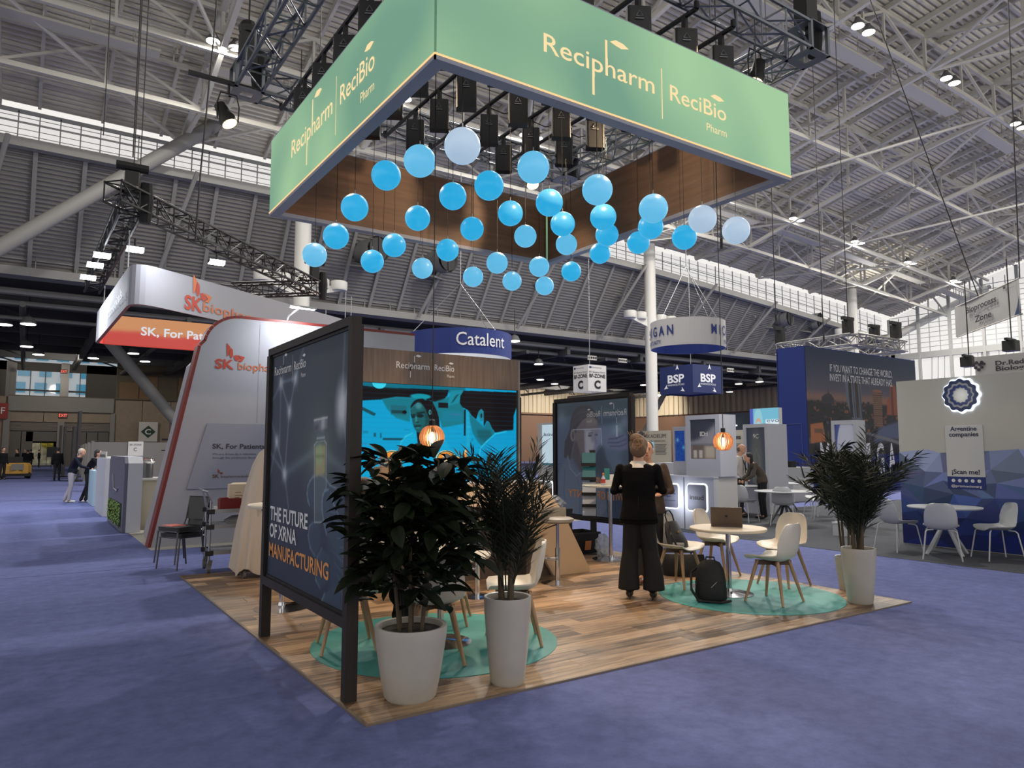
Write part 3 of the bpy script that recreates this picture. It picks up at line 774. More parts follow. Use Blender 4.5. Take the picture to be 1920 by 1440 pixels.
A.poly([(.602, .318), (.625, .311), (.758, .31), (.761, .354), (.700, .358), (.617, .366), (.604, .36)], (112, 122, 134), 1); A.poly([(.69, .311), (.73, .311), (.732, .356), (.69, .358)], (196, 202, 206), 3, .7); A.poly([(.602, .34), (.66, .335), (.66, .36), (.604, .362)], (60, 68, 80), 3, .8); A.line((.604, .318), (.758, .312), .005, (206, 210, 212), .8)
A.poly(th, (56, 76, 94), 2, .95); A.path([th[0]]+th[1:7], .006, RM, .75); A.path(list(reversed(th[-5:])), .006, RM, .7)
for i in range(6): A.line((.80+.03*i, .66+.03*i), (.87+.03*i, .665+.028*i), .004, (110, 134, 152), .45)
for i in range(4): A.line((.84+.03*i, .8+.04*i), (1.0, .84+.045*i), .005, (92, 112, 132), .4)
A.grain(.02)
m1 = A.material('vial_poster_print', 0, .45)
ps0, ps = frame_stand('large dark-framed poster stand with a glowing vial picture at the left corner', 1.8, 4.52, 6.47, .53, 2.44)
PX = 1.8-.0085
panel('poster_print', (PX, 6.42, .54), (0, -1, 0), Z_, 1.86, 1.89, m1, ps)
pY = (0, -1, 0)
prn_w = mat('print_white', (222, 222, 224), .6); prn_o = mat('print_orange', (222, 150, 84), .6)
logo(ps, (PX, 6.355, 2.255), pY, Z_, .84, prn_w, off=.003, hs=.9)
for i, (s, w_, zb) in enumerate((('THE FUTURE', .99, 1.015), ('OF XRNA', .73, .872), ('MANUFACTURING', 1.46, .71))):
    text(ps, s, (PX, 6.365, zb), pY, Z_, prn_w if i < 2 else prn_o, width=w_, height=.118, bold=.02, proud=.003)
# art 2: scientist with face shield (seen mirrored through the fabric)
A = Art(430, 430, (92, 108, 132))
A.rect(0, 0, 1, .12, (92, 108, 116), 6); A.poly([(0, .02), (.6, 0), (1, .02), (1, .1), (.5, .09), (0, .14)], (72, 86, 100), 5, .8); A.rect(.55, .16, 1, .22, (66, 82, 98), 6, .8); A.rect(.6, .22, .95, .42, (118, 132, 160), 14, .7)
A.rect(.9, .1, 1, 1, (70, 78, 98), 10, .6); A.rect(0, .66, 1, 1, (60, 76, 98), 26, .9); A.glow(.07, .14, .1, (130, 150, 160), .6); A.glow(.95, .2, .08, (150, 160, 180), .6)
A.poly([(.78, .24), (.9, .2), (.94, .3), (.8, .36)], (130, 156, 168), 14, .7)
A.poly([(.19, .251), (.2, .2), (.212, .151), (.245, .1), (.289, .063), (.35, .042), (.424, .036), (.49, .05), (.541, .082), (.575, .12), (.593, .157), (.59, .177), (.514, .146), (.422, .167), (.301, .237), (.265, .352), (.23, .418), (.2, .52), (.103, .5), (.119, .351), (.16, .3)], (74, 74, 82), 2)
A.poly([(.301, .237), (.383, .166), (.45, .145), (.514, .138), (.59, .173), (.602, .245), (.59, .3), (.562, .355), (.547, .459), (.495, .531), (.43, .545), (.416, .613), (.38, .64), (.349, .614), (.215, .493), (.244, .385)], (116, 110, 114), 2)
A.poly([(.27, .35), (.3, .36), (.36, .5), (.44, .545), (.416, .613), (.38, .64), (.34, .61), (.215, .493)], (84, 82, 90), 5, .85); A.poly([(.42, .15), (.5, .14), (.58, .17), (.59, .22), (.45, .22)], (136, 130, 130), 6, .7)
A.ell(.238, .298, .035, .055, (134, 128, 128), .3); A.ell(.243, .3, .017, .034, (92, 88, 94), .4)
for i in range(18): A.path([(.2+.012*i, .24-.006*i), (.26+.014*i, .12-.002*i), (.40+.01*i, .055+.004*i)], .0028, (104, 102, 106), .35)
A.poly([(.40, .246), (.639, .25), (.649, .388), (.509, .483), (.456, .539), (.417, .532)], (150, 156, 186), 3, .6); A.poly([(.42, .26), (.5, .262), (.5, .36), (.55, .37), (.52, .46), (.456, .535), (.417, .525)], (198, 200, 210), 6, .6)
A.line((.25, .25), (.639, .25), .004, (196, 202, 216), .8); A.line((.639, .25), (.649, .388), .004, (190, 194, 216), .8); A.line((.649, .388), (.456, .539), .004, (190, 194, 216), .6)
A.ell(.486, .306, .028, .011, (80, 80, 96), .5, .85); A.ell(.575, .3, .02, .01, (90, 90, 108), .5, .8); A.line((.47, .285), (.52, .283), .006, (88, 84, 92), .7); A.line((.555, .31), (.575, .38), .007, (122, 118, 134), .7); A.line((.48, .437), (.545, .435), .008, (112, 88, 98), .85); A.line((.50, .455), (.53, .455), .006, (150, 130, 136), .5)
A.poly([(.0, 1.01), (.0, .66), (.044, .604), (.159, .481), (.2, .53), (.26, .59), (.349, .63), (.415, .629), (.507, .587), (.6, .62), (.68, .72), (.72, 1.01)], (100, 114, 136), 3)
A.path([(.159, .481), (.2, .6), (.29, .66), (.349, .63)], .005, (142, 154, 172), .7); A.path([(.12, .6), (.1, .8), (.13, 1)], .006, (76, 90, 112), .7); A.path([(.45, .61), (.5, .75), (.48, 1)], .006, (76, 90, 112), .7); A.path([(.3, .66), (.34, .8), (.32, 1)], .005, (84, 98, 120), .7)
A.poly([(.72, .36), (.78, .31), (.88, .29), (.973, .30), (.98, .42), (.9, .44), (.8, .42)], (112, 118, 150), 5, .85)
for q in ([(.74, .34), (.84, .335), (.93, .31)], [(.73, .37), (.86, .37), (.96, .345)], [(.76, .4), (.88, .4), (.97, .38)]): A.path(q, .007, (82, 86, 112), .75)
A.rect(.838, .225, .858, .32, (196, 202, 216), 1, .8)
A.poly([(.56, .5), (.58, .42), (.63, .38), (.68, .42), (.70, .5), (.76, .56), (.8, .66), (.52, .66)], (62, 70, 84), 6, .6)
A.grain(.03)
m2 = A.material('scientist_print', .12, .4)
ps20, ps2 = frame_stand('large dark-framed poster stand with a mirrored picture of a woman in a face shield', 7.72, 8.12, 10.03, .53, 2.44)
PX = 7.72-.0085
panel('poster_print', (PX, 9.98, .54), (0, -1, 0), Z_, 1.81, 1.89, m2, ps2)
# mirrored writing: build from the right edge with xd pointing +y
logo(ps2, (PX, 8.22, 2.16), Y_, Z_, .95, prn_w, off=-.003, mirror=False)
for s, y, z, w_ in (('DRIVEN', 8.5, 1.05, .6), ('WITH OF', 8.3, .83, .62), ('TAINTY', 9.0, .83, .68)):
    mb = MB(); text_into(mb, s, (PX-.003, y, z), Y_, Z_, width=w_, height=.13, bold=.015, proud=0)
    obj('lettering', mb, prn_o, ps2, world=True)

# ---- screen wall ----
hw = wood_mat('header_veneer', (92, 76, 66), (128, 110, 98), 'z', 1.0, .6)
sw = thing('screen_wall', 'booth back wall with a large blue video screen under a wood header', 'wall panel', (3.05, 9.1, FZ))
hdr = obj('header', MB().box(3.05, 6.28, 9.1, 10.1, 2.53, 3.0), hw, sw, world=True)
obj('body', MB().box(3.05, 6.28, 9.14, 10.1, FZ, 2.53), mat('closet_black', (28, 28, 30), .6), sw, world=True)
obj('side_edge', MB().box(6.28, 6.31, 9.1, 10.1, FZ, 3.0), mat('edge_grey', (130, 126, 120), .6), sw, world=True)
logo(hdr, (4.22, 9.1, 2.75), X_, Z_, .92, prn_w, barm=prn_o)
A = Art(680, 440, (4, 160, 208))
rr = random.Random(6)
A.rect(0, .0, .66, .05, (12, 112, 134), 3); A.poly([(-.02, .01), (.08, .03), (.2, .035), (.35, .03), (.473, .03), (.557, .025), (.55, .07), (.526, .113), (.474, .13), (.42, .11), (.372, .101), (.249, .102), (.168, .128), (.08, .14), (-.02, .14)], (18, 16, 20), 1)
A.poly([(.17, .125), (.25, .105), (.372, .105), (.47, .13), (.62, .05), (.63, .12), (.655, .19), (.66, .3), (.52, .34), (.5, .25), (.44, .16), (.37, .115), (.33, .2), (.33, .3), (.25, .27), (.2, .2)], (20, 116, 128), 2, .9)
A.ell(.155, .0, .038, .045, (60, 214, 240), .08); A.ell(.39, .09, .06, .022, (18, 150, 166), .3); A.poly([(.57, .03), (.65, .02), (.62, .13), (.55, .16)], (22, 140, 160), 2); A.poly([(.6, .07), (.625, .05), (.59, .12), (.57, .14)], (14, 80, 90), 1)
A.rect(.22, .17, .31, .245, (30, 96, 112), 1, .7); A.rect(.225, .21, .29, .235, (20, 66, 74), 1); A.ell(.298, .222, .012, .015, (8, 12, 16), .3); A.rect(.495, .133, .555, .176, (18, 16, 20), 1); A.poly([(.05, .18), (.14, .24), (.13, .26), (.04, .2)], (20, 76, 86), 1)
A.rect(.52, .20, .645, .29, (18, 126, 152), 2, .8); A.rect(.57, .22, .64, .235, (70, 110, 160), 1, .6); A.rect(.18, .43, .30, .445, (18, 70, 86), 1); A.rect(.13, .39, .142, .42, (20, 90, 110), 1); A.rect(.165, .39, .172, .43, (20, 90, 110), 1)
for i in range(44):
    x = rr.random()*.95; y = .26+rr.random()*.5; A.rect(x, y, x+.01+rr.random()*.05, y+.005+rr.random()*.014, rr.choice([(6, 140, 180), (16, 110, 136), (60, 190, 222), (70, 120, 170)]), 1, .5)
A.poly([(.38, .16), (.43, .11), (.46, .13), (.485, .2), (.5, .26), (.503, .32), (.51, .4), (.48, .38), (.44, .4), (.4, .42), (.42, .25)], (20, 16, 20), 1)
A.poly([(.331, .194), (.335, .165), (.343, .145), (.357, .125), (.372, .112), (.402, .107), (.438, .132), (.46, .15), (.474, .173), (.487, .21), (.493, .243), (.496, .334), (.465, .328), (.45, .329), (.441, .21), (.413, .155), (.373, .143), (.35, .165)], (20, 16, 20), 1)
A.poly([(.331, .201), (.345, .175), (.362, .155), (.383, .143), (.398, .152), (.41, .169), (.422, .2), (.431, .238), (.442, .266), (.44, .295), (.437, .315), (.427, .345), (.415, .364), (.395, .386), (.37, .376), (.36, .36), (.352, .338), (.345, .31), (.341, .277), (.333, .24)], (26, 92, 96), 1)
A.poly([(.41, .17), (.431, .238), (.442, .266), (.437, .315), (.415, .364), (.405, .36), (.42, .3), (.415, .24)], (16, 62, 66), 3, .8); A.ell(.378, .165, .018, .026, (80, 150, 160), .9, .7)
A.ell(.349, .256, .012, .012, (12, 34, 38), .5, .85); A.ell(.388, .246, .02, .016, (10, 26, 30), .5, .9); A.line((.338, .242), (.36, .238), .004, (10, 28, 32), .8); A.line((.372, .228), (.41, .218), .005, (10, 28, 32), .9)
A.line((.364, .262), (.366, .296), .006, (70, 150, 160), .7); A.ell(.372, .300, .01, .005, (8, 40, 44), .5, .8); A.line((.36, .333), (.39, .328), .005, (10, 44, 50), .9); A.ell(.376, .345, .012, .006, (50, 140, 150), .6, .6); A.ell(.446, .216, .008, .02, (70, 160, 160), .4); A.ell(.447, .216, .004, .012, (16, 50, 56), .4)
A.poly([(.273, .511), (.276, .48), (.282, .456), (.306, .415), (.345, .387), (.37, .379), (.405, .392), (.45, .385), (.507, .397), (.549, .453), (.568, .51), (.58, 1), (.268, 1)], (12, 170, 216), 2); A.path([(.273, .511), (.282, .456), (.306, .415), (.345, .387)], .004, (70, 210, 236), .6)
A.poly([(.368, .376), (.394, .384), (.388, .42), (.392, .5), (.39, .56), (.38, .52), (.374, .44)], (20, 16, 20), 1)
A.poly([(.651, .025), (.82, .02), (1.01, .015), (1.005, .13), (.981, .222), (.98, .3), (.978, .358), (.856, .372), (.833, .332), (.816, .281), (.799, .274), (.782, .326), (.779, .194), (.765, .172), (.75, .19), (.742, .217), (.732, .262), (.704, .234), (.676, .184), (.643, .164), (.627, .129), (.63, .07)], (20, 15, 19), 1)
A.poly([(.682, .19), (.704, .24), (.732, .268), (.785, .33), (.80, .281), (.816, .285), (.833, .335), (.856, .376), (.83, .42), (.799, .451), (.766, .487), (.738, .444), (.71, .379), (.693, .292)], (20, 110, 124), 2, .85); A.poly([(.742, .217), (.75, .19), (.765, .172), (.779, .194), (.78, .27), (.76, .28)], (34, 130, 144), 1, .9); A.ell(.765, .23, .006, .02, (10, 40, 46), .4)
A.poly([(.735, .35), (.82, .35), (.84, .4), (.79, .45), (.745, .42)], (18, 82, 92), 4, .7); A.rect(.654, .185, .665, .402, (16, 18, 20), 1); A.rect(.67, .2, .69, .5, (60, 180, 206), 4, .5)
A.poly([(.73, 1), (.75, .6), (.76, .509), (.799, .451), (.856, .376), (.914, .356), (1.02, .342), (1.02, 1)], (6, 156, 206), 2); A.path([(.75, .6), (.76, .509), (.799, .451), (.856, .384), (.93, .362)], .004, (60, 206, 236), .7)
for k in range(26): A.rect(0, k/26, 1, k/26+.006, (4, 128, 176), 1, .22)
for cx, cut in ((.233, 0), (.545, 0), (.675, 1)):
    if cut: A.poly([(.648, .60), (.652, .55), (.662, .52), (.674, .505), (.674, .675), (.662, .665), (.652, .64)], (240, 200, 150), 0); A.poly([(.655, .60), (.66, .56), (.674, .53), (.674, .65), (.66, .63)], (240, 146, 54), 0); continue
    A.ell(cx, .585, .06, .06, (244, 216, 170), .03); A.ell(cx, .585, .055, .055, (40, 120, 120), .03); A.ell(cx, .585, .048, .048, (240, 146, 54), .04)
    if cx < .4: A.rect(cx-.006, .548, cx+.006, .595, (246, 226, 190), 0); A.rect(cx-.018, .595, cx+.018, .625, (246, 226, 190), 0); A.rect(cx-.003, .555, cx+.003, .59, (200, 110, 40), 0)
    else: A.rect(cx-.02, .56, cx+.02, .605, (246, 226, 190), 0); A.ell(cx, .583, .012, .012, (240, 146, 54), .1); A.rect(cx-.026, .605, cx+.026, .618, (246, 226, 190), 0)
A.poly([(.61, .565), (.632, .59), (.61, .615)], (240, 170, 90), 1)
m3 = A.material('screen_picture', .95, .35)
bz_ = obj('screen_bezel', MB().box(3.3, 6.26, 9.115, 9.14, .6, 2.53), mat('inner_black', (14, 14, 15), .5), sw, world=True)
panel('screen', (3.56, 9.112, .78), X_, Z_, 2.69, 1.745, m3, bz_)
# tall dark frame beside the wall
t = thing('door_frame', 'tall narrow dark frame standing right of the video screen', 'frame', (6.34, 9.3, FZ))
obj('post', MB().box(6.36, 6.44, 9.25, 9.33, FZ, 2.44), dkw, t, world=True); obj('post', MB().box(6.36, 6.44, 9.95, 10.03, FZ, 2.44), dkw, t, world=True)
obj('top_rail', MB().box(6.36, 6.44, 9.33, 9.95, 2.36, 2.44), dkw, t, world=True); obj('infill', MB().box(6.39, 6.41, 9.33, 9.95, .5, 2.36), mat('fabric_back', (40, 48, 58), .8), t, world=True)

# ---- reception counter ----
FY = 7.45
counter = thing('reception_counter', 'reception counter with folded beige front panels', 'counter', (5.2, FY, FZ))
bei = mat('warm_beige_laminate', (206, 178, 146), .55); bei2 = mat('beige_laminate_lower', (196, 168, 136), .55)
cz = lambda pts, y: [(p[0], y, max(p[1], FZ)) for p in pts]
# upper facet (leaning back) and slanted leg
obj('upper_facet', MB().prism([(4.35, FY+.10, 1.2), (5.58, FY+.10, 1.2), (5.81, FY-.02, .84), (5.15, FY-.02, .84), (4.2, FY+.02, .98)], (0, .05, 0)), bei, counter, world=True)
obj('front_leg', MB().prism([(5.15, FY-.02, .84), (5.81, FY-.02, .84), (6.31, FY, FZ), (5.69, FY, FZ)], (0, .05, 0)), bei2, counter, world=True)
obj('left_facet', MB().prism([(3.25, FY+.15, 1.18), (4.35, FY+.10, 1.18), (4.2, FY+.02, .98), (3.9, FY+.05, .5), (3.25, FY+.1, .5)], (0, .05, 0)), mat('counter_offwhite', (200, 190, 176), .55), counter, world=True)
obj('recess', MB().box(3.25, 5.9, FY+.30, FY+.34, FZ, 1.1).box(5.3, 5.9, FY+.06, FY+.3, FZ, .3), wood_mat('dark_recess_wood', (64, 50, 42), (92, 76, 64), 'z', 1, .6), counter, world=True)
obj('worktop', MB().box(3.2, 5.60, FY+.1, FY+.62, 1.18, 1.215), white, counter, world=True)
obj('side_panel', MB().box(5.5, 5.56, FY+.2, FY+.6, FZ, 1.18).box(3.2, 3.26, FY+.2, FY+.6, FZ, 1.18), bei2, counter, world=True)
obj('light_strip', MB().box(4.3, 5.2, FY+.26, FY+.29, .66, .70), glow('counter_blue_led', (20, 140, 220), 2.5), counter, world=True)
# crate with twigs on the counter
t = thing('crate', 'small wooden crate of dry twigs on the counter end', 'crate', (3.55, 7.8, 1.216)); cw = wood_mat('crate_wood', (120, 92, 68), (168, 138, 108), 'x', 1, .6)
for s in (0, 1): obj('side', MB().box(-.13, .13, -.11+.2*s, -.09+.2*s, 0, .2), cw, t)
for s in (0, 1): obj('end', MB().box(-.15+.28*s, -.13+.28*s, -.11, .11, 0, .2), cw, t)
obj('wire_handle', MB().tube([(-.12, 0, .2), (-.12, 0, .25), (.12, 0, .25), (.12, 0, .2)], .005, 6), steel, t)
m_ = MB()
for i in range(24): a = random.random()*6.28; m_.tube([(.05*math.cos(a)*.5, .05*math.sin(a)*.5, .02), (.14*math.cos(a), .1*math.sin(a), .22+.1*random.random())], .003, 4)
obj('twigs', m_, mat('dry_twig', (190, 140, 84), .8), t, kind='stuff')

# ---- canopy ----
CX0, CX1, CY0, CY1, CZ0, CZ1 = 2.51, 7.09, 4.79, 9.4, 4.67, 5.70
cn = thing('hanging_canopy', 'square backlit green hanging sign with wood lining above the booth', 'hanging sign', (4.8, 7.1, CZ0))
def green(name, c1, c2, st):
    m = bpy.data.materials.new(name); m.use_nodes = True; nt = m.node_tree; b = nt.nodes['Principled BSDF']
    tc = nt.nodes.new('ShaderNodeTexCoord'); n = nt.nodes.new('ShaderNodeTexNoise'); n.inputs['Scale'].default_value = .55; n.inputs['Detail'].default_value = 1
    r = nt.nodes.new('ShaderNodeValToRGB'); r.color_ramp.elements[0].position = .35; r.color_ramp.elements[1].position = .65
    r.color_ramp.elements[0].color = lin(c1); r.color_ramp.elements[1].color = lin(c2)
    nt.links.new(tc.outputs['Object'], n.inputs[0]); nt.links.new(n.outputs['Fac'], r.inputs[0]); nt.links.new(r.outputs[0], b.inputs['Emission Color'])
    b.inputs['Base Color'].default_value = (.05, .08, .06, 1); b.inputs['Emission Strength'].default_value = st; b.inputs['Roughness'].default_value = .8; return m
gm = green('backlit_green', (112, 158, 134), (164, 206, 158), .88)
D_ = .12
gp1 = obj('green_panel', MB().box(CX0, CX1, CY0, CY0+.01, CZ0+.05, CZ1), gm, cn, world=True); gp2 = obj('green_panel', MB().box(CX0, CX0+.01, CY0+.01, CY1, CZ0+.05, CZ1), gm, cn, world=True)
obj('green_panel', MB().box(CX0, CX1, CY1-.01, CY1, CZ0+.05, CZ1), gm, cn, world=True); obj('green_panel', MB().box(CX1-.01, CX1, CY0+.01, CY1-.01, CZ0+.05, CZ1), gm, cn, world=True)
al = mat('canopy_aluminium', (150, 154, 168), .5)
m_ = MB().box(CX0, CX1, CY0, CY0+D_, CZ0, CZ0+.05).box(CX0, CX1, CY1-D_, CY1, CZ0, CZ0+.05).box(CX0, CX0+D_, CY0+D_, CY1-D_, CZ0, CZ0+.05).box(CX1-D_, CX1, CY0+D_, CY1-D_, CZ0, CZ0+.05)
m_.box(CX0, CX0+.015, CY0, CY0+.015, CZ0, CZ1)
obj('bottom_frame', m_, al, cn, world=True)
st_ = glow('warm_edge_reflection', (255, 210, 150), 1.1); e = .006  # glowing strip imitates LED light reflected along the bottom frame
obj('edge_reflection', MB().box(CX0-.002, CX1+.002, CY0-e, CY0, CZ0+.035, CZ0+.05), st_, cn, world=True); obj('edge_reflection', MB().box(CX0-e, CX0, CY0, CY1, CZ0+.035, CZ0+.05), st_, cn, world=True)
iw_x = wood_mat('canopy_wood_x', (92, 62, 42), (138, 100, 72), 'x', .45, .55, contrast=.8); iw_y = wood_mat('canopy_wood_y', (92, 62, 42), (138, 100, 72), 'y', .45, .55, contrast=.8)
seam = [(CX0+D_ + (CX1-CX0-2*D_)*i/3, CX0+D_ + (CX1-CX0-2*D_)*(i+1)/3) for i in range(3)]
for a, b in seam:
    obj('wood_lining', MB().box(a+.003, b-.003, CY1-D_, CY1-D_+.015, CZ0+.05, CZ1), iw_x, cn, world=True); obj('wood_lining', MB().box(a+.003, b-.003, CY0+D_-.015, CY0+D_, CZ0+.05, CZ1), iw_x, cn, world=True)
    a2, b2 = a-CX0+CY0, b-CX0+CY0
    obj('wood_lining', MB().box(CX1-D_, CX1-D_+.015, a2+.003, b2-.003, CZ0+.05, CZ1), iw_y, cn, world=True); obj('wood_lining', MB().box(CX0+D_-.015, CX0+D_, a2+.003, b2-.003, CZ0+.05, CZ1), iw_y, cn, world=True)
obj('top_frame', MB().box(CX0, CX1, CY0, CY0+D_, CZ1, CZ1+.01).box(CX0, CX1, CY1-D_, CY1, CZ1, CZ1+.01).box(CX0, CX0+D_, CY0+D_, CY1-D_, CZ1, CZ1+.01).box(CX1-D_, CX1, CY0+D_, CY1-D_, CZ1, CZ1+.01), al, cn, world=True)
cream = glow('cream_letters', (255, 226, 172), 1.0)
def pxy(px, py): return AY(px, py, CY0)
p, q, c_ = AY(1018, 97, CY0), AY(1360, 224, CY0), AY(1018, 60, CY0); logo(gp1, p, X_, Z_, q.x-p.x, cream, off=.012, hs=(c_.z-p.z)/(.105*(q.x-p.x)))
p, q, c_ = AX(548, 297, CX0), AX(703, 190, CX0), AX(548, 265, CX0); logo(gp2, p, (0, -1, 0), Z_, p.y-q.y, cream, off=.012, hs=(c_.z-p.z)/(.105*(p.y-q.y)))
for x, y in ((3, CY0+.06), (6.6, CY0+.06), (3, CY1-.06), (6.6, CY1-.06), (CX0+.06, 6), (CX0+.06, 8.4)): obj('hanger_wire', MB().tube([(x, y, CZ1), (x, y, 6.5)], .006, 5), black, cn, world=True)

# ---- rigging truss ----
def box_truss(p, q, wd, seg, m_=None, r=.025, rd=.012):
    m_ = m_ or MB(); p = V(p); q = V(q); d = (q-p).normalized(); s = d.cross(V(Z_)).normalized() if abs(d.z) < .9 else V(X_); u = s.cross(d); L = (q-p).length; n = max(1, int(round(L/seg)))
    c = [(s*a + u*b)*(wd/2) for a, b in ((-1, -1), (1, -1), (1, 1), (-1, 1))]
    for k in c: m_.tube([p+k, q+k], r, 6)
    for i in range(n):
        a = p + d*(L*i/n); b = p + d*(L*(i+1)/n)
        for f in range(4):
            k1, k2 = c[f], c[(f+1) % 4]
            m_.tube([a+(k1 if i % 2 else k2), b+(k2 if i % 2 else k1)], rd, 5, caps=False)
            m_.tube([a+k1, a+k2], rd, 5, caps=False)
    return m_
TX0, TX1, TY0, TY1, TZ = 2.25, 7.75, 4.95, 9.75, 6.6
tr = thing('rigging_truss', 'square of grey aluminium box truss carrying the black winches above the green sign', 'truss', (5, 7.3, TZ))
g_ = .18
for a, b in (((TX0+g_, TY0, TZ), (TX1-g_, TY0, TZ)), ((TX0+g_, TY1, TZ), (TX1-g_, TY1, TZ)), ((TX0, TY0+g_, TZ), (TX0, TY1-g_, TZ)), ((TX1, TY0+g_, TZ), (TX1, TY1-g_, TZ))):
    obj('truss_section', box_truss(a, b, .33, .45), truss_alu, tr, world=True)
for x in (TX0, TX1):
    for y in (TY0, TY1):
        m_ = MB(); 
        for sx in (-1, 1):
            for sy in (-1, 1): m_.box(x+sx*.17-.02, x+sx*.17+.02, y+sy*.17-.02, y+sy*.17+.02, TZ-.19, TZ+.19)
        for zz in (-.19, .18): m_.box(x-.19, x+.19, y-.19, y-.08, TZ+zz, TZ+zz+.012).box(x-.19, x+.19, y+.08, y+.19, TZ+zz, TZ+zz+.012).box(x-.19, x-.08, y-.08, y+.08, TZ+zz, TZ+zz+.012).box(x+.08, x+.19, y-.08, y+.08, TZ+zz, TZ+zz+.012)
        obj('corner_plate', m_, truss_alu, tr, world=True)
        # chain hoist hanging above each corner
        h = thing('chain_hoist', 'x', 'hoist', (x, y, TZ+.25)); h['label'] = 'black chain hoist on the %s corner of the grey truss' % {(TX0, TY0): 'near left', (TX1, TY0): 'near right', (TX0, TY1): 'far left', (TX1, TY1): 'far right'}[(x, y)]
        obj('motor_body', MB().box(-.11, .11, -.09, .09, 0, .42).lathe([(.12, .42), (.14, .5), (.1, .58)], 12), black, h)
        obj('chain', MB().tube([(0, 0, .55), (0, 0, roof(x, y)-TZ-2.4)], .012, 5), black, h)
        obj('chain_bag', MB().eloft([(.16, 0, -.35, .09, .08), (.16, 0, -.1, .12, .1), (.16, 0, .2, .1, .09)], 10), mat('bag_black', (20, 20, 22), .8), h)
wx = [2.72, 3.62, 4.28, 5.05, 5.75, 6.35]; wy = [5.12, 5.85, 6.6, 7.32, 8.02, 8.72]
pipes = thing('support_pipes', 'row of black pipes under the grey truss holding the winches', 'pipe', (4.6, 7.3, 6.3))
for x in wx: obj('pipe', MB().tube([(x, TY0, 6.34), (x, TY1, 6.34)], .028, 8).tube([(x, TY0, 6.34), (x, TY0, 6.42)], .03, 6).tube([(x, TY1, 6.34), (x, TY1, 6.42)], .03, 6), black, pipes, world=True)
wb = mat('winch_black', (22, 22, 24), .5)
w0 = thing('winch_box', 'x', 'winch', (0, 0, 0), 0, 'winch boxes above the blue spheres')
m_ = MB().eloft([(0, 0, -.2, .13, .11), (0, 0, -.185, .14, .12), (0, 0, .185, .14, .12), (0, 0, .2, .13, .11)], 4)
mm = MB(); 
def rbox(m_, x0, x1, y0, y1, z0, z1, r=.02):
    pts = []
    for cx, cy, a0 in ((x1-r, y1-r, 0), (x0+r, y1-r, 90), (x0+r, y0+r, 180), (x1-r, y0+r, 270)):
        for k in range(4): a = math.radians(a0+30*k); pts.append((cx+r*math.cos(a), cy+r*math.sin(a), z0))
    return m_.prism(pts, (0, 0, z1-z0))
obj('housing', rbox(MB(), -.125, .125, -.07, .07, -.2, .2, .025), wb, w0, rot=(0, 0, -.5))
m_ = MB().tube([(-.035, 0, 0), (.035, 0, 0), (0, .0, .06), (-.035, 0, 0)], .004, 4).box(-.045, .045, -.002, .002, -.03, -.02)
obj('warning_mark', m_, mat('mark_grey', (130, 130, 130), .6), w0, loc=(-.034-.012, -.062-.006, .08), rot=(0, 0, -.5))
obj('clamp', MB().box(-.02, .02, -.03, .03, .2, .36), wb, w0)
obj('data_cable', MB().tube([(0, .03, .2), (.1, .25, .12), (.08, .45, .16), (0, .65, .3)], .007, 5), black, w0)
rown = ['front', 'second', 'third', 'fourth', 'fifth', 'back']; firstw = True
for i, x in enumerate(wx):
    for j, y in enumerate(wy):
        lb = 'black winch box under the truss, %s row, %s from the left' % (rown[j], ['first', 'second', 'third', 'fourth', 'fifth', 'last'][i])
        if firstw: w0.location = (x, y, 5.97); w0['label'] = lb; firstw = False
        else: dup(w0, (x, y, 5.97), None, lb)

# ---- spheres ----
S = [(867,274,34),(787,302,30),(1000,314,30),(724,329,27.5),(917,348,27.5),(849,368,25.5),(1120,356,28.5),(665,389,25.5),(783,409,23.5),(1030,380,25.5),(957,400,23.5),(1225,391,27),(1131,407,24.5),(885,429,22),(985,443,21),(1055,420,23),(1317,411,26),(1380,432,25.5),(630,443,24),(1062,458,20),(1138,440,21.5),(1220,425,23.5),(739,460,22),(839,469,21),(1283,445,23),(1197,455,21),(590,478,22.5),(698,490,21.5),(1125,475,19.5),(932,493,20),(792,503,19.5),(1011,500,19),(887,519,19),(1071,509,18.5),(960,527,18),(1021,536,17.5)]
def sphere_mat(name, c, st, base):
    m = mat(name, base, .35, emit=st, ecol=c); return m
sm_blue = sphere_mat('sphere_blue', (26, 176, 232), .80, (70, 120, 140)); sm_pale = sphere_mat('sphere_pale_blue', (86, 192, 236), .80, (110, 130, 150)); sm_white = sphere_mat('sphere_white_blue', (168, 204, 232), .72, (160, 150, 150))
mesh_s = {}
for k, m in (('b', sm_blue), ('p', sm_pale), ('w', sm_white)):
    me = MB().ell((0, 0, 0), .152, .152, .152, 32, 20).mesh('shell', smooth=True); me.materials.append(m); mesh_s[k] = me
hk = MB().tube([(0, 0, .15), (0, 0, .2)], .006, 6).tube([(-.012, 0, .15), (0, 0, .19), (.012, 0, .15)], .003, 5).mesh('hook'); hk.materials.append(steel)
_sp = {s: AD(s[0], s[1], FPX*.152/s[2]) for s in S}
_ry = sorted(S, key=lambda s: _sp[s].y); ROWC = {}
for _i in range(6):
    for _j, s in enumerate(sorted(_ry[_i*6:_i*6+6], key=lambda s: _sp[s].x)): ROWC[s] = (_i, _j)
pale = {(787,302), (1120,356), (1225,391), (1000,314), (1062,458), (985,443), (590,478), (792,503), (1011,500), (960,527), (1021,536), (932,493), (887,519)}; whi = {(867,274), (1317,411), (1380,432)}
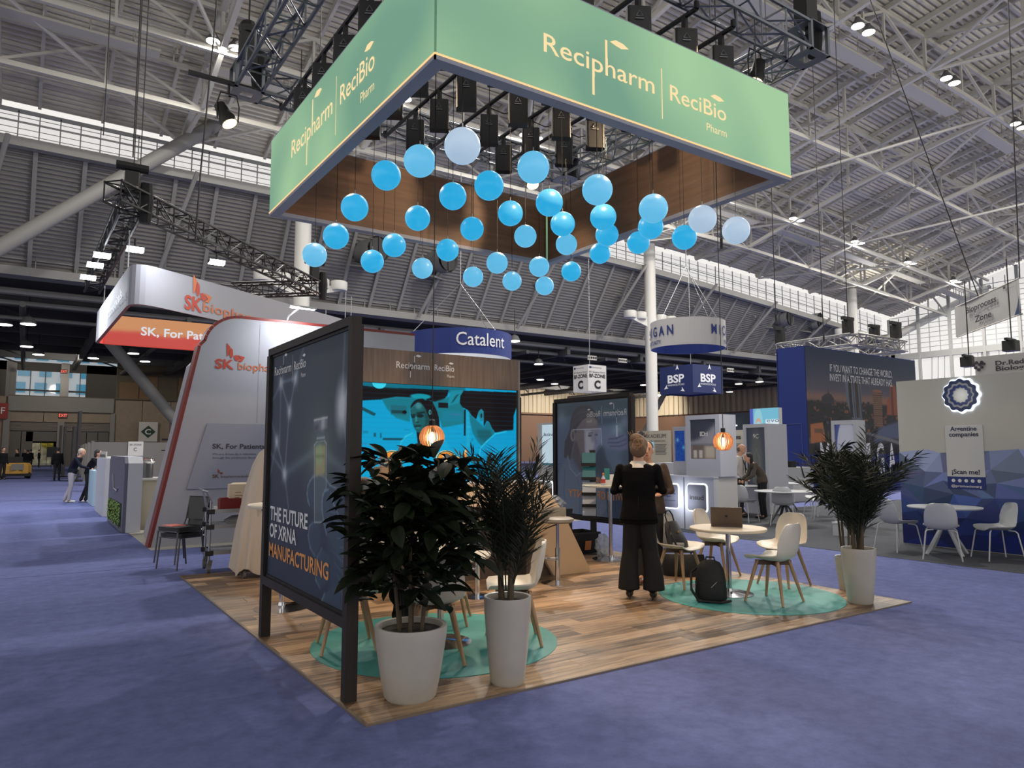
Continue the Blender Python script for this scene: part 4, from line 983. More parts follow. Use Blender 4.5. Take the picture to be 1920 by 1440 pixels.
for i, (px, py, r) in enumerate(S):
    p = AD(px, py, FPX*.152/r); k = 'w' if (px, py) in whi else 'p' if (px, py) in pale else 'b'
    gx = min(range(6), key=lambda q: abs(p.x-(2.93+.78*q))); gy = min(range(6), key=lambda q: abs(p.y-(5.05+.83*q)))
    nm = {'w': 'whitish-blue', 'p': 'pale blue', 'b': 'bright blue'}[k]
    t = thing('glowing_sphere', '%s hanging sphere, %s row, %s from the left' % (nm, ['front', 'second', 'third', 'fourth', 'fifth', 'back'][ROWC[(px, py, r)][0]], ['first', 'second', 'third', 'fourth', 'fifth', 'last'][ROWC[(px, py, r)][1]]), 'sphere', p, 0, 'hanging glowing spheres')
    obj('shell', mesh_s[k], None, t); obj('hook', hk, None, t)
    obj('cable', MB().tube([(0, 0, .2), (0, 0, 5.8-p.z)], .0035, 4), black, t)
# stage lamps with warm beams
def parcan(name, lab, p, tgt, m=1.0, on=True):
    t = thing(name, lab, 'spotlight', p); d = (V(tgt)-V(p)).normalized(); q = d.to_track_quat('-Z', 'Y').to_euler()
    obj('lamp_body', MB().lathe([(.04, .26), (.075, .24), (.085, .08), (.11, .02), (.105, -.06)], 16), black, t, rot=q, smooth=True)
    obj('lens', MB().lathe([(.001, -.064), (.098, -.064)], 16), glow('warm_lens', (255, 226, 170), 4) if on else black, t, rot=q)
    obj('yoke', MB().tube([(-.13, 0, 0), (-.14, 0, .2), (-.1, 0, .36), (.1, 0, .36), (.14, 0, .2), (.13, 0, 0)], .01, 6).tube([(0, 0, .36), (0, 0, .5)], .015, 6), black, t)
    return t
WARM = (1, .72, .44)
pars = [((TX0-.25, TY1-.1, 5.95), (4.6, 7.6, 0), 'black stage lamp on a bar at the far left truss corner, glowing warm'), ((7.2, 5.3, 6.15), (5.2, 5.6, 0), 'black stage lamp glowing warm behind the top edge of the green sign'),
        ((6.7, 9.3, 6.0), (5.5, 6.2, 0), 'round warm stage lamp glowing between the spheres'), ((3.1, 9.0, 5.9), (3.0, 5.3, 0), 'dark stage lamp near the back left of the canopy')]
for i, (p, tg, lb) in enumerate(pars): parcan('stage_lamp', lb, p, tg, on=i < 3)
obj('lamp_bar', MB().beam((TX0-.75, TY1-.1, 6.46), (TX0+.3, TY1-.1, 6.46), .05), black, tr, world=True)
lamp('SPOT', 'warm_spot', (7.2, 5.5, 6.0), 380, WARM, .08, (6.4, 5.4, 0), 40, .6)
lamp('SPOT', 'warm_spot', (6.6, 9.2, 6.0), 560, WARM, .08, (5.4, 5.8, 0), 60, .6)
lamp('SPOT', 'warm_spot', (3.0, 8.9, 6.1), 480, WARM, .08, (4.3, 6.0, 0), 60, .6)
lamp('SPOT', 'warm_spot', (4.8, 5.2, 6.0), 620, WARM, .08, (5.0, 8.0, .5), 60, .6)
lamp('SPOT', 'warm_spot', (6.9, 6.5, 6.1), 420, WARM, .06, (4.2, 9.3, 5.0), 45, .4)
lamp('SPOT', 'warm_spot', (3.4, 8.0, 6.1), 320, WARM, .06, (7.0, 6.2, 4.9), 50, .4)
lamp('SPOT', 'warm_spot', (6.0, 4.9, 6.1), 300, WARM, .08, (3.0, 5.8, 0), 40, .6)

# wooden slatted pendants
def pendant(p, lab):
    t = thing('slatted_pendant', lab, 'pendant lamp', p)
    n = 24
    prof = []; R_ = .112
    for k in range(13):
        a = -1.1 + 2.3*k/12; prof.append((R_*math.cos(a), R_*math.sin(a)))
    base = MB(); pts = [(r, -.0022, z) for r, z in prof] + [(r-.02, -.0022, z*.93) for r, z in reversed(prof)]
    base.prism(pts, (0, .0044, 0)); me = base.mesh('slat'); me.materials.append(wood_mat('slat_ply', (178, 120, 78), (220, 164, 116), 'z', 1, .5))
    for k in range(n): obj('slat', me, None, t, rot=(0, 0, 2*PI*k/n))
    obj('ring', MB().lathe([(.034, .098), (.05, .098), (.05, .102), (.034, .102)], 20).lathe([(.034, -.096), (.05, -.096), (.05, -.1), (.034, -.1)], 20), MC['slat_ply'], t)
    obj('socket', MB().lathe([(.022, .1), (.026, .107), (.026, .15), (.01, .16)], 12).lathe([(.014, .045), (.014, .1)], 10), black, t)
    obj('bulb', MB().lathe([(.003, -.05), (.011, -.04), (.012, -.008), (.01, .035), (.009, .045)], 12), glow('filament_bulb', (255, 220, 160), 18), t, smooth=True)
    obj('cord', MB().tube([(0, 0, .15), (0.004, 0, 2.0), (0, 0, 4.7)], .005, 5), black, t)
    lamp('POINT', 'bulb_light', (p[0], p[1], p[2]-.0), 9, (1, .7, .4), .03)
pendant(AD(810, 820, 6.35), 'round wooden slatted pendant lamp in front of the blue screen')
pendant(AD(1356, 828, 8.15), 'round wooden slatted pendant lamp above the laptop table')
# thin dark cables dropping in front of the scene at left
t = thing('drop_cable', 'long thin black cables hanging from the roof in front of the dark cladding', 'cable', (3, 17, 7))
for px in (262, 274): q = AD(px, 100, 17); obj('cable', MB().tube([(q.x, q.y, 7.3), (q.x, q.y, 24)], .012, 5), black, t, world=True)
q = AD(385, 100, 17); obj('cable', MB().tube([(q.x-.05, q.y, 6.4), (q.x, q.y, 8), (q.x+.2, q.y, 12), (q.x+.25, q.y, 24)], .02, 5), black, t, world=True)
q = AD(198, 180, 17); obj('cable', MB().tube([(q.x, q.y, 9), (q.x, q.y, 24)], .012, 5), black, t, world=True)
for px, py, D, zt in ((1448, 400, 22, 20), (1537, 450, 26, 20), (1580, 380, 24, 21), (1350, 360, 14, 19)):
    q = AD(px, py, D); tt = thing('drop_cable', 'x', 'cable', q); tt['label'] = 'thin black drop cable %s' % {1448: 'left of the blue tower', 1537: 'above the blue tower', 1580: 'beside the right white column', 1350: 'right of the green sign'}[px]
    obj('cable', MB().tube([(q.x, q.y, 5.6), (q.x, q.y, zt)], .014, 5), black, tt, world=True); obj('hook', MB().tube([(q.x, q.y, 5.5), (q.x, q.y, 5.7)], .03, 6), black, tt, world=True)
# ================= FURNITURE IN THE BOOTH =================
legw = wood_mat('beech_leg', (150, 116, 84), (188, 152, 116), 'z', 1, .5)
shellm = mat('shell_white', (216, 208, 196), .4)
def chair_shell():
    # facing +y; seat 0.45 high; profile from front lip to top of the back
    m_ = MB(); prof = [(.22, .435, .20), (.20, .45, .22), (.10, .448, .235), (-.02, .44, .235), (-.12, .44, .225), (-.18, .47, .215), (-.215, .54, .215), (-.235, .62, .215), (-.25, .70, .205), (-.262, .77, .18), (-.268, .815, .14), (-.27, .83, .09)]
    NU = 11; th = .012; top = []; bot = []
    for i, (y, z, hw) in enumerate(prof):
        a = prof[max(i-1, 0)]; b = prof[min(i+1, len(prof)-1)]; ty, tz = b[0]-a[0], b[1]-a[1]; L = math.hypot(ty, tz); ny, nz = tz/L*-1, ty/L   # normal
        if i < 6: side = V((0, 0, 1))
        curl = .035 + .03*math.sin(PI*i/(len(prof)-1))
        for j in range(NU):
            u = -1 + 2*j/(NU-1); c = curl*(abs(u)**3.0)
            # curl towards the sitter: up for the seat, forward for the back
            f = min(1, max(0, (i-4)/3)); dy = c*f; dz = c*(1-f)
            top.append((u*hw, y+dy, z+dz)); bot.append((u*hw*1.0, y+dy-th*f, z+dz-th*(1-f)))
    n = len(top); m_.v = top+bot; R = len(prof)
    for i in range(R-1):
        for j in range(NU-1):
            a = i*NU+j; m_.f.append((a, a+NU, a+NU+1, a+1)); m_.f.append((n+a, n+a+1, n+a+NU+1, n+a+NU))
    for i in range(R-1):
        a = i*NU; m_.f.append((a, n+a, n+a+NU, a+NU)); a = i*NU+NU-1; m_.f.append((a, a+NU, n+a+NU, n+a))
    for j in range(NU-1): m_.f.append((j, j+1, n+j+1, n+j)); a = (R-1)*NU+j; m_.f.append((a, n+a, n+a+1, a+1))
    return m_
def wood_chair(lab, x, y, rz, z=RZ):
    t = thing('shell_chair', lab, 'chair', (x, y, z), rz, 'white shell chairs with wooden legs')
    obj('seat_shell', shell_me, None, t)
    obj('under_frame', uf_me, None, t)
    for k in range(4): obj('leg', leg_me, None, t, rot=(0, 0, PI/2*k + .0))
    return t
shell_me = chair_shell().mesh('seat_shell', smooth=True); shell_me.materials.append(shellm)
uf_me = MB().beam((-.13, -.13, .405), (.13, .13, .405), .035, .05).beam((-.13, .13, .405), (.13, -.13, .405), .035, .05).lathe([(.1, .42), (.1, .435)], 12).mesh('under_frame'); uf_me.materials.append(mat('dark_brown', (86, 62, 46), .5))
leg_me = MB().tube([(.115, .115, .43), (.145, .145, .3), (.215, .215, .0)], [.021, .02, .013], 10).mesh('leg', smooth=True); leg_me.materials.append(legw)
def chair_at(lab, px, py, facing_xy=None, z=RZ, rz=None):
    p = G(px, py)
    if rz is None: rz = math.atan2(facing_xy[1]-p.y, facing_xy[0]-p.x) - PI/2
    return wood_chair(lab, p.x, p.y, rz, z)
TB = (6.6, 5.42); TA = (2.95, 5.42)
chair_at('white shell chair with a black handbag on it, left of the laptop table', 1275, 1100, TB)
chair_at('white shell chair behind the laptop table, seen from the front', 1345, 1082, None, rz=math.radians(195))
chair_at('white shell chair in front right of the laptop table, back to the viewer', 1452, 1130, TB)
chair_at('white shell chair right of the laptop table, half hidden by the nearer one', 1470, 1098, TB)
# left table group
wood_chair('white shell chair right of the table, behind the tall palm pot', 3.48, 5.12, math.atan2(TA[1]-5.12, TA[0]-3.48)-PI/2)
wood_chair('white shell chair directly behind the leafy plant, back to the viewer', 2.68, 5.02, math.radians(-25))
wood_chair('white shell chair the seated man uses, behind the poster stand', 2.25, 5.72, math.radians(-105))
wood_chair('white shell chair at the far side of the left table', 3.35, 6.05, math.radians(145))

def ped_table(lab, x, y, h, r, rb, topm, z=RZ):
    t = thing('pedestal_table', lab, 'table', (x, y, z)); h -= z
    obj('table_top', MB().lathe([(r-.006, h-.03), (r, h-.02), (r, h-.006), (r-.006, h)], 48), topm, t, smooth=True)
    obj('column', MB().lathe([(.028, .02), (.028, h-.05)], 16).lathe([(.1, h-.04), (.1, h-.03)], 16), chrome, t, smooth=True)
    obj('base_disc', MB().lathe([(rb, 0), (rb, .006), (rb*.5, .016), (.04, .03), (.035, .06)], 40), chrome, t, smooth=True)
    return t
twhite = mat('table_top_cream', (222, 210, 190), .35)
ped_table('low round table with the open laptop on the right teal mat', TB[0], TB[1], .745, .42, .26, twhite)
ped_table('low round table behind the leafy plant on the left teal mat', TA[0], TA[1], .745, .42, .26, twhite)
ped_table('high round table with brochures and a bottle beside the mirrored poster', 7.25, 8.1, 1.1, .42, .28, twhite, FZ)
ped_table('high round table with a thin chrome post behind the vial poster', 2.25, 7.5, 1.06, .36, .27, twhite, FZ)

# laptop
t = thing('laptop', 'open dark grey laptop seen from behind on the round table', 'laptop', (6.62, 5.45, .746), math.radians(-52))
lpm = mat('laptop_space_grey', (96, 84, 76), .35, .6)
obj('base', rbox(MB(), -.17, .17, -.02, .21, 0, .012, .012), lpm, t)
m_ = MB().prism([(-.17, -.02, .012), (.17, -.02, .012), (.17, -.075, .225), (-.17, -.075, .225)], (0, -.006, -.001)); obj('screen_lid', m_, lpm, t)
lid = [o for o in COL.objects if o.name.startswith('screen_lid')][-1]
obj('display', MB().prism([(-.16, -.021, .022), (.16, -.021, .022), (.16, -.073, .22), (-.16, -.073, .22)], (0, .001, .0)), mat('screen_off', (20, 22, 26), .2), lid)
obj('keyboard', MB().box(-.14, .14, .03, .13, .012, .0135), black, t)
ap = MB()
apl = [(-.012, .012), (-.016, .002), (-.013, -.01), (-.006, -.017), (0, -.015), (.006, -.017), (.013, -.01), (.015, -.006), (.010, .001), (.013, .009), (.005, .013), (0, .011), (-.005, .013)]
poly2(ap, apl, (0, -.0575, .125), X_, (0, -.25, .968), .002); poly2(ap, [(.001, .016), (.006, .017), (.007, .023), (.002, .021)], (0, -.0575, .125), X_, (0, -.25, .968), .002)
obj('logo_mark', ap, black, lid)
t_l = t

# bags
bagm = mat('bag_nylon', (18, 18, 20), .7, bump=.3, nscale=30); leather = mat('black_leather', (20, 18, 18), .4)
b = G(1337, 1132)
t = thing('backpack', 'black backpack standing on the right teal mat against the chair', 'bag', (b.x+.03, b.y+.05, RZ), math.radians(-48))
obj('body', MB().eloft([(0, 0, 0, .15, .085), (0, 0, .04, .165, .1), (0, .01, .2, .16, .1), (0, .03, .33, .14, .08), (0, .045, .40, .1, .055), (0, .05, .42, .05, .03)], 16), bagm, t, smooth=True)
obj('front_pocket', MB().eloft([(0, -.075, .03, .12, .035), (0, -.085, .1, .13, .045), (0, -.07, .2, .12, .035)], 14), bagm, t, smooth=True)
obj('top_handle', MB().tube([(-.05, .05, .4), (-.04, .05, .45), (.04, .05, .45), (.05, .05, .4)], .009, 6), bagm, t)
obj('shoulder_strap', MB().tube([(-.08, .1, .38), (-.2, .06, .28), (-.2, -.06, .12), (-.13, -.12, .02), (.1, -.14, .015), (.2, -.05, .02)], .014, 6), bagm, t)
obj('buckle', MB().box(-.19, -.16, -.11, -.09, .15, .19), steel, t); obj('zip', MB().beam((0.0, -.125, .16), (.06, -.12, .22), .006), steel, t)
c = G(1275, 1100); a = math.atan2(TB[1]-c.y, TB[0]-c.x)
t = thing('handbag', 'black leather handbag leaning on the seat of the left shell chair', 'bag', (c.x+.02*math.cos(a)-.03, c.y+.0*math.sin(a), RZ+.455), a-PI/2)
obj('body', MB().eloft([(0, .02, 0, .16, .08), (0, .0, .05, .17, .085), (0, -.05, .16, .15, .06), (0, -.085, .26, .12, .035), (0, -.09, .29, .1, .02)], 16), leather, t, smooth=True)
obj('handle', MB().tube([(-.07, -.09, .27), (-.07, -.12, .36), (-.03, -.13, .41), (.03, -.13, .41), (.07, -.12, .36), (.07, -.09, .27)], .009, 6), leather, t)
obj('strap', MB().tube([(.12, -.02, .25), (.17, .04, .15), (.18, .12, .03), (.1, .16, .0)], .012, 6), leather, t); obj('clasp', MB().box(-.02, .02, .01, .02, .16, .18), mat('gold', (170, 140, 90), .3, .9), t)
obj('towel_roll', MB().tube([(.06, .13, .03), (.16, .05, .035)], .03, 10), mat('grey_cloth', (150, 148, 146), .9), t)
b = G(1290, 1088)
t = thing('tote_bag', 'black tote bag on the floor behind the left shell chair', 'bag', (b.x+.15, b.y+.2, RZ), math.radians(-45))
obj('body', MB().eloft([(0, 0, 0, .26, .1), (0, 0, .05, .27, .11), (0, 0, .22, .26, .09), (0, 0, .27, .25, .05)], 14), bagm, t, smooth=True)
obj('handle', MB().tube([(-.1, 0, .26), (-.13, 0, .36), (-.03, 0, .4), (.06, 0, .36), (.1, 0, .26)], .01, 6), bagm, t)

# things on / by the high table
hx, hy = 7.25, 8.1
t = thing('bottle', 'clear sanitiser bottle with orange cap on the high table', 'bottle', (hx-.19, hy-.06, 1.101))
obj('body', MB().lathe([(.03, 0), (.032, .01), (.032, .1), (.014, .13), (.012, .14)], 14), mat('clear_bottle', (190, 196, 200), .15), t, smooth=True)
obj('label', MB().lathe([(.0325, .03), (.0325, .09)], 14), mat('bottle_label', (190, 60, 50), .5), t); obj('cap', MB().lathe([(.014, .14), (.015, .17), (.008, .18)], 12), mat('orange_cap', (220, 120, 60), .4), t)
t = thing('card_holder', 'white card holder box with teal cards on the high table', 'holder', (hx, hy-.02, 1.101), -.7)
obj('tray', MB().box(-.11, .11, -.05, .05, 0, .07), white, t); obj('tray_back', MB().box(-.02, .11, .0, .05, .07, .15), white, t); obj('cards', MB().box(-.1, -.02, .04, .052, .03, .24), mat('teal_card', (38, 120, 116), .5), t)
t = thing('brochure_stand', 'black floor stand holding teal and white brochures beside the high table', 'brochure stand', (7.42, 8.72, FZ), math.radians(-44))
obj('back_panel', MB().prism([(-.03, .02, 0), (.07, .02, 0), (.05, .12, 1.6), (-.04, .12, 1.6)], (0, .03, 0)), black, t); obj('foot', rbox(MB(), -.2, .25, -.15, .2, 0, .015, .03), black, t)
teal_c = mat('teal_brochure', (44, 116, 122), .4); white_c = mat('white_brochure', (196, 198, 204), .5)
for k, (z, m) in enumerate(((1.36, teal_c), (1.14, teal_c), (.9, white_c), (.72, white_c), (.54, white_c))):
    obj('brochure', MB().prism([(-.15, -.03, z), (.06, -.03, z), (.06, .04, z+.2), (-.15, .04, z+.2)], (0, .01, .0)), m, t)
    obj('wire_pocket', MB().box(-.16, .07, -.045, -.035, z-.01, z+.04), black, t)
# black crate, plastic bag, clutter near poster
t = thing('storage_crate', 'black plastic crate with orange label below the mirrored poster', 'crate', (7.25, 8.95, FZ), math.radians(-8))
m_ = MB().prism([(-.26, -.2, 0), (.26, -.2, 0), (.3, -.24, .32), (-.3, -.24, .32)], (0, .02, 0)).prism([(-.26, .2, 0), (.26, .2, 0), (.3, .24, .32), (-.3, .24, .32)], (0, -.02, 0)).prism([(-.26, -.2, 0), (-.26, .2, 0), (-.3, .24, .32), (-.3, -.24, .32)], (.02, 0, 0)).prism([(.26, -.2, 0), (.26, .2, 0), (.3, .24, .32), (.3, -.24, .32)], (-.02, 0, 0)).box(-.26, .26, -.2, .2, 0, .02)
obj('crate_body', m_, mat('crate_black', (18, 18, 20), .5), t)
obj('rim', MB().box(-.32, .32, -.26, -.23, .3, .33).box(-.32, .32, .23, .26, .3, .33).box(-.32, -.29, -.23, .23, .3, .33).box(.29, .32, -.23, .23, .3, .33), mat('crate_black', (18, 18, 20), .5), t)
obj('crate_label', MB().prism([(.05, -.215, .06), (.16, -.215, .06), (.165, -.23, .2), (.055, -.23, .2)], (0, -.004, 0)), mat('label_orange', (190, 120, 70), .6), t)
t = thing('plastic_bag', 'crumpled clear plastic bag on the floor beside the black crate', 'bag', (7.35, 8.4, FZ))
m_ = MB(); rr = random.Random(5); 
secs = []
for k in range(9):
    z = .33*k/8; r = [.06, .1, .12, .12, .11, .1, .1, .07, .05][k]; loop = []
    for j in range(18): q = 2*PI*j/18; rad = r*(1+.25*rr.uniform(-1, 1)); loop.append((rad*math.cos(q), rad*math.sin(q)*.8, z))
    secs.append(loop)
m_.loft(secs); obj('film', m_, mat('clear_film', (180, 184, 190), .2, alpha=.6), t)
t = thing('plastic_bag', 'rumpled clear plastic bag on top of the counter end', 'bag', (6.55, 8.55, .75)); t['label'] = 'rumpled clear plastic bag on the black case behind the beige counter'
m_ = MB(); secs = []
for k in range(7):
    z = .2*k/6; r = [.1, .16, .17, .15, .12, .08, .03][k]; secs.append([(r*(1+.3*rr.uniform(-1, 1))*math.cos(2*PI*j/16), r*(1+.3*rr.uniform(-1, 1))*math.sin(2*PI*j/16)*.7, z) for j in range(16)])
m_.loft(secs); obj('film', m_, mat('clear_film', (180, 184, 190), .2, alpha=.6), t)
t = thing('storage_case', 'tall black case standing behind the end of the beige counter', 'case', (6.55, 8.55, FZ))
obj('case_body', rbox(MB(), -.22, .22, -.16, .16, 0, .7, .03), mat('case_black', (20, 21, 26), .5), t); obj('case_lid', rbox(MB(), -.225, .225, -.165, .165, .70, .738, .03), black, t)

# bar stools
def stool(lab, x, y, rz):
    t = thing('bar_stool', lab, 'stool', (x, y, FZ), rz, 'grey bar stools at the counter')
    sg = mat('stool_grey', (152, 142, 130), .45)
    m_ = MB(); R = []
    for k in range(13):
        a = PI*(.0+1.0*k/12); r = .2; R.append((r*math.cos(a), -r*math.sin(a)))
    outer = [(p[0], p[1], .76) for p in R]; inner = [(p[0]*.9, p[1]*.9, .76) for p in reversed(R)]
    m_.prism(outer+inner, (0, 0, .13)); obj('back_band', m_, sg, t, smooth=True)
    obj('seat', MB().eloft([(0, 0, .72, .17, .17), (0, 0, .74, .2, .2), (0, 0, .77, .2, .2), (0, 0, .785, .16, .16)], 24), sg, t, smooth=True)
    obj('column', MB().lathe([(.03, .02), (.03, .42), (.02, .42), (.02, .72)], 14), chrome, t, smooth=True)
    obj('base_disc', MB().lathe([(.2, 0), (.2, .006), (.1, .014), (.04, .03)], 36), chrome, t, smooth=True)
    obj('foot_ring', MB().tube([(.03, 0, .3), (.1, .08, .3), (.18, .1, .3), (.2, 0, .3), (.18, -.1, .3), (.1, -.08, .3), (.03, 0, .3)], .008, 8), chrome, t, smooth=True)
    obj('lever', MB().tube([(.02, 0, .7), (.2, -.05, .66)], .007, 6), black, t)
stool('grey bar stool with chrome post in front of the beige counter', 5.42, 7.02, math.radians(200))
stool('grey bar stool with chrome post behind the palm', 4.2, 6.88, math.radians(170))

# ---------------- plants ----------------
potm = mat('planter_white', (180, 174, 164), .3, noise=.03, nscale=10); soil = mat('soil_black', (14, 12, 10), .95)
def pot(t, h, rb, rt, n=40, ell=1.0):
    pt_ = obj('pot', MB().lathe([(rb*.9, 0), (rb, .02), (rb+(rt-rb)*.5, h*.4), (rt, h*.85), (rt*1.01, h*.97), (rt*1.0, h), (rt*.9, h*.995), (rt*.86, h*.95), (rt*.86, h*.9), (.01, h*.9)], n), potm, t, smooth=True)
    obj('soil', MB().lathe([(rt*.86, h*.9), (rt*.85, h*.925), (.001, h*.93)], n), soil, pt_)
leafm = mat('ficus_leaf_green', (24, 32, 19), .5, spec=.2, noise=.3, nscale=9); stemm = mat('plant_stem', (82, 70, 52), .8)
palmm = mat('palm_leaf_green', (32, 38, 21), .6, noise=.25, nscale=8)
def leaf_mesh(L=.15, W=.055, m=leafm):
    m_ = MB(); n = 7
    for i in range(n):
        t = i/(n-1); w_ = W*math.sin(PI*min(1, t*.92+.04))**.8*.5 if i < n-1 else .001; y = L*t; z = -.25*L*t*t
        m_.v += [(-w_, y, z+w_*.45), (0, y, z), (w_, y, z+w_*.45)]
    for i in range(n-1):
        for j in (0, 1): a = i*3+j; m_.f.append((a, a+1, a+4, a+3))
    me = m_.mesh('leaf', smooth=True); me.materials.append(m); return me
def ficus(lab, x, y, h, rb, rt, ph, nleaf, spread, z=FZ, L=.16, seed=1, pot_=True, name='leafy_plant', nst=6, z0=0.32, extra=0):
    t = thing(name, lab, 'plant', (x, y, z)); r = random.Random(seed)
    if pot_: pot(t, ph, rb, rt)
    lm_ = leaf_mesh(L, L*.40); stems = []
    for k in range(nst):
        a = 2*PI*k/nst; bx, by = .07*math.cos(a)*rt/.2, .07*math.sin(a)*rt/.2; hh = h*r.uniform(.8, 1.0); lean = spread*.35
        pts = [(bx, by, ph*.9), (bx*1.2+lean*.3*math.cos(a), by*1.2+lean*.3*math.sin(a), ph+(hh-ph)*.5), (bx+lean*math.cos(a)*r.uniform(.2, 1), by+lean*math.sin(a)*r.uniform(.2, 1), hh*.95)]
        obj('stem', MB().tube(pts, [.013, .011, .005], 7), stemm, t); stems.append(pts)
    cnt = 0; twigs = MB()
    while cnt < nleaf:
        s = stems[r.randrange(len(stems))]; f = z0 + (1.02-z0)*r.random()**.8
        i = 0 if f < .5 else 1; g = (f-.5*i)*2; p = V(s[i]).lerp(V(s[i+1]), g); zz = (p.z-ph)/(h-ph)
        env = spread*(math.sin(PI*min(1, max(.08, zz*.8+.18)))**.7); a = r.uniform(0, 2*PI); d = V((math.cos(a), math.sin(a), r.uniform(.1, .7))).normalized()
        q = p + d*env*r.uniform(.2, .8); twigs.tube([p, q], .003, 4)
        for c in range(4):
            if cnt >= nleaf: break
            o = obj('leaf', lm_, None, t, loc=q + d*(.01*c)); aa = a + r.uniform(-1.1, 1.1)
            o.rotation_euler = (r.uniform(-.3, .8), r.uniform(-.5, .5), aa-PI/2); sc_ = r.uniform(.75, 1.25); o.scale = (sc_, sc_, sc_); cnt += 1
    obj('twigs', twigs, stemm, t, kind='stuff')
    if extra:
        fol = MB(); lv = [tuple(v.co) for v in lm_.vertices]; lf = [tuple(p.vertices) for p in lm_.polygons]
        for c in range(extra):
            s = stems[r.randrange(len(stems))]; f = z0 + (1.02-z0)*r.random()**.7; i = 0 if f < .5 else 1; g = (f-.5*i)*2; p = V(s[i]).lerp(V(s[i+1]), g); zz = (p.z-ph)/(h-ph)
            env = spread*(math.sin(PI*min(1, max(.08, zz*.8+.18)))**.7); a = r.uniform(0, 2*PI); q = p + V((math.cos(a), math.sin(a), r.uniform(.0, .5))).normalized()*env*r.uniform(.05, .85)
            M_ = Matrix.Translation(q) @ (Matrix.Rotation(a-PI/2+r.uniform(-1, 1), 4, 'Z') @ Matrix.Rotation(r.uniform(-.4, .9), 4, 'X') @ Matrix.Rotation(r.uniform(-.5, .5), 4, 'Y')) @ Matrix.Scale(r.uniform(.7, 1.15), 4)
            n0 = len(fol.v); fol.v += [tuple(M_ @ V(v)) for v in lv]; fol.f += [tuple(n0+k for k in ff) for ff in lf]
        obj('inner_foliage', fol, leafm, t, kind='stuff', smooth=True)
    return t
def palm(lab, x, y, h, rb, rt, ph, nfr, z=FZ, seed=2, FL=.8, bend=.3, name='potted_palm', dirs=None, ll=.2):
    t = thing(name, lab, 'plant', (x, y, z)); r = random.Random(seed); pot(t, ph, rb, rt)
    for k in range(3):
        a = 2.1*k+.4; obj('trunk', MB().tube([(.04*math.cos(a), .04*math.sin(a), ph*.9), (.05*math.cos(a), .05*math.sin(a), ph+.15), (.05*math.cos(a)*1.3, .05*math.sin(a)*1.3, ph+(h-ph)*.35)], [.024, .02, .012], 8), stemm, t)
    for k in range(nfr):
        a = 2*PI*k/nfr + r.uniform(-.25, .25) if dirs is None else dirs[k % len(dirs)] + r.uniform(-.25, .25)
        tilt = r.uniform(.12, .75) if k % 3 else r.uniform(.05, .3); L = FL*r.uniform(.75, 1.05); n = 9; m_ = MB(); pts = []; p = V((.04*math.cos(a), .04*math.sin(a), ph + (h-ph)*r.uniform(.02, .3))); ang = tilt*.6
        for i in range(n):
            pts.append(p.copy()); step = L/(n-1); p = p + V((math.cos(a)*math.sin(ang), math.sin(a)*math.sin(ang), math.cos(ang)))*step; ang += bend*(tilt+.35)*(.6+i/n)*.55
        m_.tube(pts, [.006-.0005*i for i in range(n)], 5)
        nl = 26
        for q in range(nl):
            f = .14 + .86*q/(nl-1); u = f*(n-1); i = min(n-2, int(u)); b = pts[i].lerp(pts[i+1], u-i); d = (pts[i+1]-pts[i]).normalized()
            side = d.cross(V((-math.sin(a), math.cos(a), 0))).normalized(); lat = V((-math.sin(a), math.cos(a), 0)); l2 = ll*(1.0-.55*abs(f-.45))*r.uniform(.85, 1.1)
            for s in (-1, 1):
                e = b + (d*.70 + lat*s*.72 + side*r.uniform(-.35, .35)).normalized()*l2 + V((0, 0, -.02)); w_ = d.cross(V((0, 0, 1))); wv = lat.cross(e-b).normalized()*.006 + d*.006 + lat*.003
                mdp = b.lerp(e, .5) + V((0, 0, .006)); c0 = len(m_.v)
                m_.v += [tuple(b), tuple(mdp+wv), tuple(e), tuple(mdp-wv)]; m_.f.append((c0, c0+1, c0+2, c0+3))
        obj('frond', m_, palmm, t)
    return t
ficus('tall dark leafy plant with thin stems in the wide white pot, front left', 2.155, 4.36, 1.63, .17, .232, .46, 296, .40, seed=4, L=.2, z0=.14, extra=560)
palm('dark palm in the tall narrow white pot, front centre', 2.84, 4.25, 1.5, .12, .163, .585, 24, seed=8, FL=.86, bend=.10, ll=.25)
palm('big palm in the tall tapered white pot at the right booth corner', 7.36, 4.34, 1.5, .125, .17, .57, 44, seed=11, FL=.95, bend=.17, ll=.27)
ficus('broad-leaved plant in the low white pot behind the big right palm', G(1590, 1108).x, G(1590, 1108).y, 1.66, .09, .125, .38, 220, .3, seed=9, L=.2, z0=.42, extra=150)

# ---------------- people ----------------
skin = mat('skin_fair', (196, 148, 122), .55); skin2 = mat('skin_tan', (172, 124, 100), .55)
def blob(name, mb, m, parent, vox=.012, smooth_it=2):
    me = mb.mesh(name); o = bpy.data.objects.new('tmp', me); COL.objects.link(o)
    md = o.modifiers.new('r', 'REMESH'); md.mode = 'VOXEL'; md.voxel_size = vox; md.use_smooth_shade = True
    if smooth_it: sm_ = o.modifiers.new('s', 'SMOOTH'); sm_.iterations = smooth_it; sm_.factor = .5
    dg = bpy.context.evaluated_depsgraph_get(); dg.update(); nm = bpy.data.meshes.new_from_object(o.evaluated_get(dg))
    bpy.data.objects.remove(o); nm.materials.clear(); nm.materials.append(m)
    nm.name = name; nm.polygons.foreach_set('use_smooth', [True]*len(nm.polygons))
    return obj(name, nm, None, parent)
def limb(m_, pts, rs, seg=12):
    m_.tube(pts, rs, seg)
    for p, r in zip(pts, rs): m_.ell(p, r*.99, r*.99, r*.99, seg, 8)
